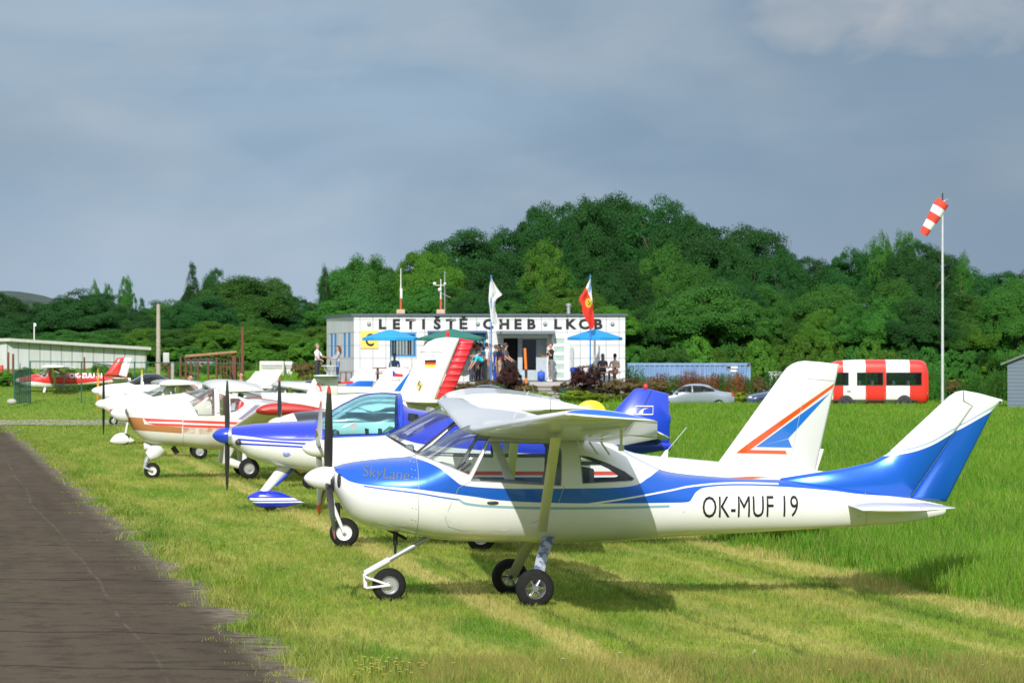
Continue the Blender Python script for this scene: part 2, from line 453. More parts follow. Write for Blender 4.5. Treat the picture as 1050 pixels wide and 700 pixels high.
# ---- nearest aircraft: white high-wing with blue sweep and long registration
def nearest():
    fr = Frame(399, 32.5, 7.6); root = fr.root('light_aircraft', 'nearest white and blue high-wing aircraft lettered OK-MUF 19 beside the asphalt', 'aircraft', ROWG)
    at = fr.at
    top = pxs(fr, [(344,478),(350,475.8),(373.6,471.7),(396,469.4),(419,468),(428,465),(445,455),(470,440.5),(482,436),(500,434),(560,434.5),(600,440),(625,452),(641,463),(660,473),(683,483),(720,487.5),(766,490.5),(800,491.5),(840,496),(880,502),(932,510),(966,517)])
    bot = pxs(fr, [(344,506),(347,514),(354,524),(361,532),(374,538.6),(389,542),(417,546.5),(446,551.7),(480,554),(530,555.8),(570,556),(630,554),(689,550),(780,545),(884,539),(930,535),(966,528)])
    wid = wids(fr, [(344,.2),(360,.31),(400,.42),(450,.5),(500,.54),(580,.54),(640,.46),(700,.34),(780,.23),(880,.12),(966,.04)])
    body = Body(top, bot, wid, 80, 52, wids(fr, [(344,2.1),(420,2.4),(480,2.8),(600,2.7),(700,2.2),(966,2.0)]))
    m = Mat('blue_swept_livery', rough=0.22, coat=0.6, coatr=0.05); x, y, z = m.obj(); l = 0.45
    up = pxs(fr, [(338,455),(412,460),(424,468.5),(436,472.5),(448.6,478.4),(458,485.5),(467,493),(474,497),(500,499.5),(540,500.5),(600,500),(630,499.5),(644,498.5),(666,490),(683,482),(720,474),(980,460)], l)
    lo = pxs(fr, [(338,474),(345.6,483),(354,490),(364,495),(379,497.5),(425,501),(445,503.5),(480,508),(520,513),(570,515),(610,515.5),(690,515.5),(707,515),(712,511),(719,503.5),(730,500),(760,498.5),(800,499.5),(860,504),(893,508),(932,510.6),(980,516)], l)
    blue = (x * 0 + z - m.curve(x, lo)).step(0.004) * (m.curve(x, up) - z).step(0.004)
    def line(pts, half, a, b):
        c = m.curve(x, pxs(fr, pts, l)); return ((z - c).abs() * -1.0 + half).step(0.003) * (x - sx(fr, a, 500, l)).step(0.01) * ((x * -1.0) + sx(fr, b, 500, l)).step(0.01)
    sw = line([(600,516.5),(640,511),(689,503),(718,498.3),(760,496),(810,497)], 0.008, 602, 806)
    tl = line([(470,512),(480,516.5),(520,519.5),(600,520.5),(700,519)], 0.012, 470, 688)
    bl = line([(370,498),(400,502),(425,505),(463,511),(480,513)], 0.007, 374, 470)
    n = m.noise(2.5, 3); c = m.mix(n.ramp(.3, .7), (0.71, 0.71, 0.705), (0.74, 0.74, 0.735))
    c = m.mix(tl, c, (0.22, 0.38, 0.46)); c = m.mix(bl, c, (0.02, 0.12, 0.5)); c = m.mix(blue * sw.inv(), c, BLUEM)
    grime = (z * -1.0 + at(560, 549).z).ramp(0.0, 0.12) * m.noise(5, 4).ramp(.2, .6)   # oily film along the belly
    c = m.mix(grime * 0.7, c, (0.33, 0.25, 0.13)); m.set('col', c); m.set('metal', blue * sw.inv() * 0.35)
    bm = body.bm(0.02)
    ws = pxs(fr, [(427.5,465.5),(474,484.5),(503,433),(486,427),(424,440)]); sw_ = pxs(fr, [(482.5,492.5),(502,453),(572,455),(575.5,462),(574.5,497.5)], .5); rw = pxs(fr, [(594,467),(604,468),(621,474),(640,483),(650.5,490.5),(648,492.5),(596,495)], .45)
    panes(root, bm, [ws, sw_, rw], ['windshield', 'side_window', 'rear_window'], [CLEAR] * 3, SEATG, .0045)
    hull = finish(bm, 'fuselage', m.m, root, angle=50)
    seam(root, body, sx(fr, 424), GREY); seam(root, body, sx(fr, 886), GREY)
    s0 = sx(fr, 720, 520, .3); s1 = sx(fr, 821, 520, .3); zb = at(720, 530.6, .3).z
    def onside(sg, sc=1.0): return lambda a, b: Vector((s0 + (a if sg < 0 else (s1 - s0) - a), sg * (body.side(s0 + (a if sg < 0 else (s1 - s0) - a), zb + b) + 0.004), zb + b))
    for sg in (-1, 1): lettering('OK-MUF 19', 0.3, onside(sg), BLACK, hull, 'registration_lettering', fit=s1 - s0, hfit=0.2, space=1.02)
    ta, tb = at(373, 492, .4), at(420, 496, .42)
    def onnose(a, b):
        X = ta.x + a; Z = ta.z - 0.0 + b - (a / (tb.x - ta.x)) * (ta.z - tb.z); return Vector((X, -(body.side(X, Z) + 0.004), Z))
    lettering('SkyLane', 0.2, onnose, flat('grey_lettering', (0.10, 0.12, 0.16), 0.4), hull, 'name_lettering', fit=tb.x - ta.x, hfit=0.13, shear=0.25)
    for px, pys in ((422.5, (473,481,489,497,508,520,532)), (426, (474,482,490,498,509,521,533))):
        for py in pys:
            p = at(px, py, .4); mb = MB(); mb.ball((p.x, -(body.side(p.x, p.z) + .001), p.z), .0065, 6, 4); mb.build('screw_head', GREY, hull)
    for px, py in ((374,499.5),(398,501.8),(365,496.5),(388,500.8),(411,503.2),(886,520),(886,530),(700,524),(640,520)): p = at(px, py, .3); mb = MB(); mb.ball((p.x, -(body.side(p.x, p.z) + .001), p.z), .006, 6, 4); mb.build('screw_head', GREY, hull)
    # door outline
    dl = [(at(px, py, .5).x, at(px, py, .5).z) for px, py in [(482,493),(470,500),(461,520),(457,532),(461,540),(475,544),(520,544.5),(550,535),(572,515),(578,498)]]
    mb = MB(); mb.tube([Vector((a, -(body.side(a, b) + 0.001), b)) for a, b in dl], 0.0025, 4); dr = mb.build('door_seam', GREY, root)
    p = at(505, 515, .52); mb = MB(); mb.ball((p.x, -(body.side(p.x, p.z) + 0.01), p.z), (0.055, 0.015, 0.014)); mb.build('door_handle', DARK, root)
    # cowl inlet
    for sg in (-1, 1):
        p = at(347, 494); mb = MB(); mb.ball((p.x - 0.01, sg * 0.19, p.z + 0.02), (0.02, 0.06, 0.07)); mb.build('air_inlet', DARK, root)
    fm = Mat('blue_fin_paint', rough=0.25, coat=0.6, coatr=0.05); x, y, z = fm.obj()
    bd = pxs(fr, [(780,470),(880,469),(907,467.3),(928,464.5),(945,460),(976,444),(1018,420.5),(1035,411)])
    b = (fm.curve(x, bd) - z).step(0.004); ln = ((z - fm.curve(x, [(a, q + 0.035) for a, q in bd])).abs() * -1 + 0.006).step(0.003) * (x - sx(fr, 911)).step(.01)
    c = fm.mix(ln, (0.72, 0.72, 0.715), (0.22, 0.38, 0.5)); fm.set('col', fm.mix(b, c, BLUEM)); fm.set('metal', b * 0.35)
    fin(pxs(fr, [(800,490),(838,484),(862,480.5),(876,477.5),(893,473.5),(909,465.5),(973,406),(980,401.5),(987.6,400),(987.6,411),(997,416.5),(932,511),(900,511),(840,506),(800,500)]), fm.m, 'fin', root, 0.045, bev=0.03)
    fin(pxs(fr, [(987.9,400),(1004,403),(1028,409.5),(1030,411.5),(1024,414.5),(1018,420.5),(970.5,514),(932.4,511.4),(997.4,416.3),(987.9,410.8)]), fm.m, 'rudder', root, 0.035, bev=0.03)
    # wing
    global INC
    INC = .08
    le0, te0 = at(486, 441, .5), at(641, 452, .5); tl0, tt0 = at(579, 424.5, 4.6), at(674, 430, 4.6)
    A = (tuple(le0), te0.x - le0.x, 0.112); B = (tuple(tl0), tt0.x - tl0.x, 0.12)
    Z = ((le0.x - 0.01, 0, le0.z), A[1], 0.112); Mid = lerp_sec(A, B, 0.42); Mid = (Mid[0], A[1] * 0.93, 0.115)
    wm = Mat('wing_paint', rough=0.3, coat=0.4); x, y, z = wm.obj()
    tipz = ((y.abs() - 4.61).step(0.006)) * (z - (x * -0.08 + (tl0.z + 0.012 + 0.08 * tl0.x))).step(0.006)
    wm.set('col', wm.mix(tipz, wm.mix(wm.noise(2, 3).ramp(.3, .7), (0.71, 0.71, 0.705), (0.74, 0.74, 0.735)), BLUEM))
    secs = [Z, A, Mid, B]
    full = mirror(secs)[::-1][:-1] + secs
    mb = MB(); rr = []
    def ring(le, ch, t, c0=0.0, c1=0.745, sc=1.0): return [Vector((le[0] + a * ch, le[1], le[2] + q * ch * sc)) for a, q in airfoil(c0, c1, t)]
    for s_, nm in ((1, 'wing'), (-1, 'wing')):
        q = secs if s_ > 0 else mirror(secs)
        wing(q, wm.m, 'wing', root, 0, 0.745)
        fA = q[1]; q2 = lerp_sec(q[2], q[3], 0.0); e = lerp_sec(q[2], q[3], 0.93)
        wing([fA, q2], wm.m, 'flap', root, 0.75, 1.0, tip=False, droop=R(4))
        wing([q2, e], wm.m, 'aileron', root, 0.75, 1.0, tip=False, droop=R(1.5))
        wing([e, q[3]], wm.m, 'wing_tip', root, 0.745, 1.0)
        sg = -1 if s_ > 0 else 1
        a_, b_ = at(556, 545, .46), at(570, 452, 2.3)
        airstrut(root, (a_.x, sg * 0.44, a_.z), (b_.x, sg * 2.3, b_.z + 0.03), 0.046, 0.022, CREAM)
        mb = MB()
        for px in (592, 604, 616):
            p0, p1 = at(px, 456, .8), at(px + 9, 466, .8); mb.tube([(p0.x, sg * .8, p0.z + .03), (p1.x, sg * .8, p1.z)], 0.009, 6)
        mb.build('flap_bracket', CREAM, root)
        mb = MB(); p = at(637, 435, 3.0); mb.tube([(p.x, sg * 3.0, p.z), (p.x, sg * 3.0, p.z - 0.2)], 0.012, 6); mb.box((p.x, sg * 3.0, p.z - 0.2), (0.05, 0.02, 0.05), bev=.01); mb.build('aileron_horn', CREAM, root)
    mb = MB(); p = at(535, 430, 0); mb.tube([(p.x, 0.6, p.z), (p.x + .15, 0.6, p.z + 0.26)], 0.003, 6); mb.build('antenna', GREY, root)
    # tailplane
    INC = 0.0
    h0, h1 = at(880, 521, 1.2), at(977, 525, 1.2); rt = at(868, 521, 0); hz = at(920, 522, 1.2).z
    for sg in (-1, 1):
        S = [((rt.x, 0, hz), h1.x - rt.x + 0.02, 0.08), ((h0.x, sg * 1.3, hz), h1.x - h0.x, 0.07)]
        wing(S, wm.m, 'tailplane', root, 0, 0.62, camber=0); wing(S, wm.m, 'elevator', root, 0.63, 1.0, camber=0, droop=R(-3))
    # propeller
    prop(root, at(336.5, 490), 0.86, [7, 127, 247], blade_mat('black_red_blade', (0.02, 0.02, 0.022), (0.7, 0.05, 0.02), 0.86, .92), 0.085, True, WHITE, 0.112, 0.225)
    mb = MB(); p = at(343.5, 491); mb.lathe([(0.112, -0.05), (0.118, 0.0)], p, 'x', 24); mb.build('backplate', DARK, root)
    # nose gear
    c = at(399, 599.3); wheel(root, c, 0.158, 0.11, ALU, 0, 'nose_wheel')
    f0, f1, k0 = at(439, 551), at(374, 587.5), at(375, 602); mid = at(399, 573.5)
    mb = MB(); mb.tube([f0, mid], 0.024, 10); g = mb.build('nose_leg', GREY, root)
    mb = MB(); mb.tube([mid, f1], 0.029, 10); mb.tube([f1, k0], 0.02, 8)
    for sg in (-1, 1):
        o = Vector((0, sg * 0.075, 0))
        mb.tube([f1 + Vector((0, 0, -.02)), f1 + o * .9 + Vector((0.0, 0, -0.03)), c + o], 0.012, 8); mb.tube([k0, k0 + o * .9, c + o], 0.012, 8)
    mb.build('nose_fork', WHITE, root)
    a_, b_ = at(405.5, 543), at(405.3, 568.5); md = a_.lerp(b_, 0.6)
    mb = MB(); mb.tube([a_, md], 0.024, 10); mb.tube([md, b_], 0.013, 8); mb.tube([at(395, 541), at(417, 552.5)], 0.016, 8); mb.build('shock_absorber', BLACK, root)
    # main gear
    rimb = flat('dark_alloy', (0.32, 0.33, 0.34), 0.3, 0.8)
    tape = Mat('taped_leg', rough=0.35); x, y, z = tape.obj(); tape.set('col', tape.mix(tape.noise(14, 3).ramp(.45, .55), (0.36, 0.39, 0.45), (0.10, 0.14, 0.24)))
    cn = at(548.4, 602.8, .86); wheel(root, cn, 0.176, 0.12, rimb, 6, 'main_wheel'); cf = Vector((cn.x - 0.0, -cn.y, cn.z)); wheel(root, cf, 0.176, 0.12, rimb, 6, 'main_wheel')
    t = at(563, 553, .35); leaf_leg(root, (t.x, -.33, t.z + .04), (cn.x + .02, -.79, cn.z + .02), 0.06, 0.02, tape.m); leaf_leg(root, (t.x, .33, t.z + .04), (cn.x + .02, .79, cn.z + .02), 0.06, 0.02, GREY)
    mb = MB(); mb.box((t.x, 0, t.z + .03), (0.14, 0.62, 0.06), bev=.012); mb.build('gear_box', DARK, root)
    for sg in (-1, 1): mb = MB(); mb.tube([(cn.x, sg * .77, cn.z), (cn.x, sg * .86, cn.z)], .02, 8); mb.build('axle', DARK, root)
    # cabin
    fz = at(520, 545).z
    mb = MB(); mb.box((sx(fr, 525), 0, fz + .14), (1.5, .72, .04)); mb.build('cabin_floor', SEATG, root)
    p = at(456, 492); mb = MB(); mb.box((p.x, 0, p.z + .03), (.1, .84, .26), bev=.03); mb.build('instrument_panel', SEATG, root)
    q = at(535, 530); seats(root, q.x, q.z, SEATG, h=.5)
    p = at(600, 482); mb = MB(); mb.box((p.x, 0, p.z - .12), (.05, .8, .3), bev=.02); mb.build('rear_bulkhead', SEATG, root)
    for sg in (-1, 1):
        mb = MB(); mb.tube([at(470, 482) + Vector((0, sg * .2, 0)), at(480, 474) + Vector((0, sg * .2, 0))], .012, 6); mb.build('control_yoke', DARK, root)
    return fr
fr1 = nearest()
# ---- second aircraft: white, orange and blue arrow on a tall fin
def second():
    fr = Frame(353, 42.0, 1.2); at = fr.at
    root = fr.root('light_aircraft', 'white high-wing aircraft with orange and blue arrow on its tall fin, second in row', 'aircraft', ROWG)
    top = pxs(fr, [(332,450.5),(345,448.5),(396,446),(410,439),(430,428),(450,418.5),(470,414),(500,412),(560,413),(590,421),(615,440),(635,458),(650,464),(700,469.6),(737,473),(800,478),(846,483)])
    bot = pxs(fr, [(332,469),(338,490),(350,508),(380,520),(430,528),(500,530),(600,526),(700,512),(800,497),(846,491)])
    body = Body(top, bot, wids(fr, [(332,.22),(350,.34),(400,.46),(460,.54),(580,.54),(660,.36),(760,.2),(846,.05)]), 64, 48, wids(fr, [(332,2.2),(430,2.5),(500,3),(600,2.8),(700,2.2),(846,2)]))
    m = Mat('white_red_line_livery', rough=0.25, coat=0.5); x, y, z = m.obj(); l = .45
    def band(ya, yb, ya2, yb2, a, b): return m.pmask(x, z, pxs(fr, [(a, ya), (b, ya2), (b, yb2), (a, yb)], l), .004)
    c = m.mix(band(482.5, 486.5, 483, 487, 440, 640), (.72, .72, .715), (.62, .06, .04)); c = m.mix(band(488.5, 492.5, 489, 493, 430, 660), c, (.02, .07, .35))
    c = m.mix(m.pmask(x, z, pxs(fr, [(690, 492), (772, 488.2), (792, 489.3), (740, 493)], .2), .004), c, (.7, .12, .02)); m.set('col', c)
    bm = body.bm(.02)
    panes(root, bm, [pxs(fr, [(396,446),(427.5,464),(466,433),(462,414),(400,425)]), pxs(fr, [(432,466),(466,436),(505,436),(505,468)], .5), pxs(fr, [(512,468),(512,436),(572,438),(574,468)], .5), pxs(fr, [(588,476),(596,450),(612,462),(622,476)], .45)], ['windshield', 'side_window', 'side_window', 'rear_window'], [CLEAR] * 4)
    finish(bm, 'fuselage', m.m, root, angle=50)
    fm = Mat('arrow_fin_paint', rough=.28, coat=.5); x, y, z = fm.obj()
    c = fm.rgb((.72, .72, .715)); pm = lambda pts: fm.pmask(x, z, pxs(fr, pts), .006)
    o = pm([(855.5,392.4),(752.4,464.2),(764.5,464.2),(853.5,397.5)]).max(pm([(752.4,464.2),(806.5,465.5),(805,461.6),(762,460.8)]))
    c = fm.mix(o, c, (.72, .09, .012)); b = pm([(851,402.4),(774,458.4),(808,449.4)]).max(pm([(774,458),(808,449.6),(811.8,458.8)]))
    fm.set('col', fm.mix(b, c, (.015, .16, .6)))
    fin(pxs(fr, [(700,471),(737,473),(804,380),(807,376.5),(812,373),(818,370.6),(825,369.7),(842,371),(860.6,373.2),(858,386),(836,484),(800,482),(740,480)]), fm.m, 'fin', root, .05, bev=.03)
    fin(pxs(fr, [(841,459.8),(845,460.3),(838.2,482.3),(834.5,482)]), WHITE, 'trim_tab', root, .015, bev=.01)
    a_, b_ = at(828, 388.2), at(855, 390.2); mb = MB()
    for y in (-.052, .052): mb.tube([(a_.x, y, a_.z), (b_.x, y, b_.z)], .004, 4)
    mb.tube([(sx(fr, 808), -.052, at(808, 480).z), (sx(fr, 826), -.052, at(826, 395).z)], .003, 4); mb.build('rudder_gap', GREY, root)
    t0, t1 = at(452, 410, 4.3), at(602, 419, 4.3)
    tl = (tuple((t0.x, -4.3, at(470, 418.5, 4.3).z)), t1.x - t0.x, .165); rt = ((t0.x + .05, 0, tl[0][2] - .1), tl[1] + .05, .165)
    for q in ([rt, tl], mirror([rt, tl])):
        wing(q, WHITE, 'wing', root, 0, .75); wing([lerp_sec(q[0], q[1], .12), lerp_sec(q[0], q[1], .55)], WHITE, 'flap', root, .755, 1, tip=False); wing([lerp_sec(q[0], q[1], .56), q[1]], WHITE, 'aileron', root, .755, 1, tip=True)
        sg = math.copysign(1, q[1][0][1]); a_, b_ = at(520, 520, .5), at(530, 432, 2.2)
        airstrut(root, (a_.x, sg * .48, a_.z), (b_.x, sg * 2.3, rt[0][2] - .03), .05, .022, WHITE)
        p = at(476, 409.5, 4.35); mb = MB(); mb.ball((p.x, sg * 4.33, p.z), (.085, .06, .022)); mb.build('position_light', flat('frosted_lens', (.6, .6, .52), .2), root)
    p = at(775, 496); 
    for sg in (-1, 1):
        S = [((p.x - .1, 0, p.z + .02), .85, .08), ((p.x + .1, sg * 1.4, p.z + .02), .62, .08)]
        wing(S, WHITE, 'tailplane', root, 0, .6, camber=0); wing(S, WHITE, 'elevator', root, .61, 1, camber=0)
    prop(root, at(327, 459.5), .82, [193, 313, 73], blade_mat('grey_red_blade', (.30, .31, .30), (.65, .05, .02), .82, .84), .08, True, WHITE, .105, .2)
    c = at(353, 545.5); wheel(root, c, .176, .12, WHITE, 0, 'nose_wheel')
    a_, b_ = at(341, 516), at(349, 536); mb = MB()
    mb.tube([at(340, 510), a_], .035, 10)
    for sg in (-1, 1): mb.tube([a_ + Vector((0, sg * .05, 0)), b_ + Vector((0, sg * .085, 0)), c + Vector((0, sg * .085, 0))], [.024, .022, .016], 8)
    mb.build('nose_fork', WHITE, root)
    mb = MB(); mb.tube([at(346, 515), at(346.5, 532)], .03, 10); mb.build('shock_absorber', BLACK, root)
    q = at(492, 542)
    for sg in (-1, 1):
        wheel(root, (q.x, sg * .95, .175), .175, .12, WHITE, 0, 'main_wheel'); leaf_leg(root, (q.x + .1, sg * .4, at(500, 528).z), (q.x, sg * .9, .19), .07, .022, WHITE)
        blob_spat(root, [(q.x - .3, .24), (q.x - .1, .36), (q.x + .1, .34), (q.x + .5, .2)], [(q.x - .3, .2), (q.x - .1, .1), (q.x + .1, .1), (q.x + .5, .18)], .1, WHITE, sg * .95)
    p = at(680, 468); mb = MB(); mb.prism([(p.x - .05, p.z - .03), (p.x + .05, p.z - .03), (p.x + .06, p.z + .08), (p.x + .03, p.z + .08)], -.012, .012); mb.tube([(p.x + .045, 0, p.z + .07), (at(704, 438).x, 0, at(704, 438).z)], .003, 5); mb.build('antenna', WHITE, root)
    q = at(480, 505); seats(root, q.x, q.z, SEATG, h=.5); p = at(420, 462); mb = MB(); mb.box((p.x, 0, p.z - .03), (.1, .8, .2), bev=.03); mb.build('instrument_panel', SEATG, root)
second()
# ---- third aircraft: blue and white low-wing with teal bubble canopy
def third():
    fr = Frame(271, 51.8, 5.0); at = fr.at
    root = fr.root('light_aircraft', 'blue and white low-wing aircraft with teal bubble canopy and blue wheel fairing', 'aircraft', ROWG)
    top = pxs(fr, [(239,437),(263,434),(302,431.8),(326,430),(332,427),(339,422),(348,416.5),(358.6,411),(371,405.5),(382,403.5),(392,403),(407,404),(409,404.3),(414,416),(437,421),(480,428),(560,438),(640,447),(686,453)])
    bot = pxs(fr, [(239,457),(246,461.5),(255,468.7),(271,474),(288,478),(310,482),(340,486),(420,490),(500,487),(600,474),(686,461)])
    body = Body(top, bot, wids(fr, [(239,.2),(255,.32),(300,.46),(350,.56),(410,.56),(480,.42),(600,.2),(686,.06)]), 84, 48, wids(fr, [(239,2.2),(320,2.5),(410,2.5),(500,2.2),(686,2)]))
    m = Mat('blue_over_white_livery', rough=.2, coat=.7, coatr=.04); x, y, z = m.obj(); l = .45
    ab = lambda pts: m.above(x, z, pxs(fr, pts, l), .006)
    blue = (.012, .035, .52)
    b0 = ab([(236,445.5),(250,447),(313,452),(326,451.5),(345,447.5),(397,445),(410,449),(440,456),(690,475)])
    def stripe(p, q, w, x1): 
        c = m.curve(x, pxs(fr, [(236, p - .4), (313, q), (345, q + 2)], l)); return ((z - c).abs() * -1 + w).step(.004) * (x * -1 + sx(fr, x1, 450, l)).step(.02) * (x - sx(fr, 244, 450, l)).step(.01)
    c = m.mix(b0, (.72, .72, .715), blue); c = m.mix(stripe(450.5, 454.8, .014, 318), c, blue); c = m.mix(stripe(455, 458.2, .013, 318), c, blue); m.set('col', c)
    bm = body.bm(.03)
    panes(root, bm, [pxs(fr, [(323,431),(337,447),(397,445.3),(407.3,440),(407.3,396),(340,400)])], ['canopy'], [TEAL], BLUEP, .012)
    panes(root, bm, [pxs(fr, [(418,431),(419,424),(429,425),(430,432)], .45)], ['rear_window'], [SMOKE])
    finish(bm, 'fuselage', m.m, root, angle=50)
    fb = MB(); rg = [p for p in body.ring(sx(fr, 409.5)) if p.z > at(409, 447).z]; rg.sort(key=lambda p: math.atan2(p.y, p.z - at(409, 447).z)); fb.tube(rg, .03, 8); fb.build('canopy_frame', BLUEP, root)
    fp = [(610,452),(622,437),(628,423),(649,400.3),(651,398.6),(655,398),(667.5,399),(685.5,403.5),(686.3,424),(687.6,425),(687.8,433),(686.8,434),(687,462),(640,461),(612,460)]
    fin(pxs(fr, fp), BLUEP, 'fin', root, .05, bev=.03)
    mb = MB()
    lg = [at(px, py) for px, py in [(651.5,424.6),(651.5,416.3),(669,416.3),(669,424.6),(651.5,424.6)]]
    for y in (-.057, .057): mb.tube([(p.x, y, p.z) for p in lg], .012, 5)
    bd = [at(px, py) for px, py in [(653.5,424.3),(656,420.5),(659.5,418.6),(665,418),(659.5,419.8),(658.5,424.3)]]
    for y in (-.058, .058): mb.poly([(p.x, y, p.z) for p in bd])
    mb.build('tail_emblem', WHITE, root, normals=False)
    p = at(662, 397); mb = MB(); mb.ball((p.x, 0, p.z + .01), (.035, .035, .045)); mb.build('beacon', REDP, root)
    mb = MB(); a_, b_ = at(668, 399.5), at(660, 416); mb.tube([(a_.x, -.054, a_.z), (b_.x, -.056, b_.z)], .005, 4); mb.build('rudder_gap', BLACK, root)
    p = at(625, 447); 
    rib = Mat('ribbed_white_skin', rough=.4); x, y, z = rib.obj(); rib.set('col', (.78, .78, .75)); n = rib.node('ShaderNodeTexWave'); n.inputs['Scale'].default_value = 3.2; n.bands_direction = 'X'; rib.obj(); rib.nt.links.new(rib._tc.outputs['Object'], n.inputs['Vector']); rib.bump(V(rib.nt, n.outputs[1]), .8, .03)
    for sg in (-1, 1):
        S = [((p.x, 0, p.z + .1), .8, .09), ((p.x + .12, sg * 1.35, p.z + .12), .66, .09)]
        wing(S, rib.m, 'tailplane', root, 0, .5, camber=0); wing(S, rib.m, 'elevator', root, .5, 1, camber=0, droop=R(24))
    r0, r1 = at(352, 484, .5), at(440, 484, .5)
    for sg in (-1, 1):
        S = [((r0.x, 0, .66), r1.x - r0.x, .15), ((r0.x, sg * .5, .68), r1.x - r0.x, .15), ((r0.x + .22, sg * 4.0, .98), .95, .13)]
        wing(S, WHITE, 'wing', root, 0, .76); wing(S[1:], BLUEP, 'aileron', root, .765, 1)
    prop(root, at(233, 446.3), .82, [7, 187], blade_mat('dark_grey_blade', (.035, .035, .04), (.05, .05, .05), .82), .085, True, BLUEP, .125, .22)
    mb = MB(); p = at(237.5, 447); mb.lathe([(.13, -.05), (.15, .02)], p, 'x', 24); mb.build('backplate', ALU, root)
    for sg in (-1, 1): p = at(243, 453); mb = MB(); mb.ball((p.x + .02, sg * .24, p.z), (.05, .04, .045)); mb.build('air_inlet', DARK, root)
    p = at(294.5, 465, .44); mb = MB(); mb.ball((p.x, -(body.side(p.x, p.z) + .0), p.z), (.065, .012, .035)); mb.build('oil_hatch', flat('pale_blue_paint', (.2, .25, .6), .3), root)
    sp = Mat('striped_fairing_paint', rough=.2, coat=.6); x, y, z = sp.obj(); L = lambda py: at(280, py, 0).z
    st = ((z - L(511.3)).abs() * -1 + .017).step(.003).max(((z - L(514.3)).abs() * -1 + .01).step(.003)); sp.set('col', sp.mix(st * (x - sx(fr, 256)).step(.02), blue, (.8, .8, .8)))
    blob_spat(root, pxs(fr, [(254,508.5),(261,504.5),(269,502.3),(282,502.8),(297,508),(310,514.4)]), pxs(fr, [(254,510.5),(261,517),(269,520.5),(288,520.5),(300,518),(310,515.4)]), .11, sp.m)
    wheel(root, (sx(fr, 277, 515), 0, .14), .12, .10, ALU, 0, 'nose_wheel')
    a_, b_ = at(294, 477), at(271, 503.5); mb = MB(); mb.rings([[q + Vector((w * math.cos(t), .05 * math.sin(t), 0)) for t in [2 * math.pi * k / 14 for k in range(14)]] for q, w in ((a_, .12), (b_, .075))]); mb.build('nose_leg', WHITE, root)
    mb = MB(); a2, b2 = at(302, 478), at(282, 497); mb.tube([a2, b2], .035, 8); mb.build('leg_trim', BLUEP, root)
    mb = MB(); mb.tube([at(302, 482), at(308, 487), at(318, 484)], .02, 6); mb.build('exhaust_pipe', RUST, root)
    for sg in (-1, 1):
        X = sx(fr, 415); blob_spat(root, [(X - .35, .2), (X - .1, .38), (X + .1, .36), (X + .5, .2)], [(X - .35, .18), (X - .1, .06), (X + .1, .06), (X + .5, .18)], .11, BLUEP, sg * 1.15)
        wheel(root, (X, sg * 1.15, .16), .16, .11, ALU, 0, 'main_wheel'); leaf_leg(root, (X + .1, sg * .5, .66), (X, sg * 1.1, .3), .07, .025, WHITE)
    q = at(392, 470); seats(root, q.x, q.z - .02, SEATG, h=.62); p = at(340, 446); mb = MB(); mb.box((p.x + .05, 0, p.z - .02), (.1, .9, .2), bev=.03); mb.build('instrument_panel', DARK, root)
    for y in (-.22, .22):
        s = at(383, 460); mb = MB(); s.y = y; mb.tube([s + Vector((.08, 0, -.1)), s + Vector((0, 0, .12))], .022, 7)
        mb.tube([s + Vector((.0, 0, .12)), s + Vector((-.09, 0, .17)), s + Vector((-.1, 0, .3))], .02, 7); mb.tube([s + Vector((.0, 0, .12)), s + Vector((.09, 0, .17)), s + Vector((.1, 0, .3))], .02, 7); mb.build('control_stick', DARK, root)
    p = at(362.5, 437, .5); mb = MB(); mb.lathe([(.05, -.01), (.05, .01)], (p.x, -(body.side(p.x, p.z) + .005), p.z), 'y', 16); mb.build('vent_disc', ALU, root)
third()
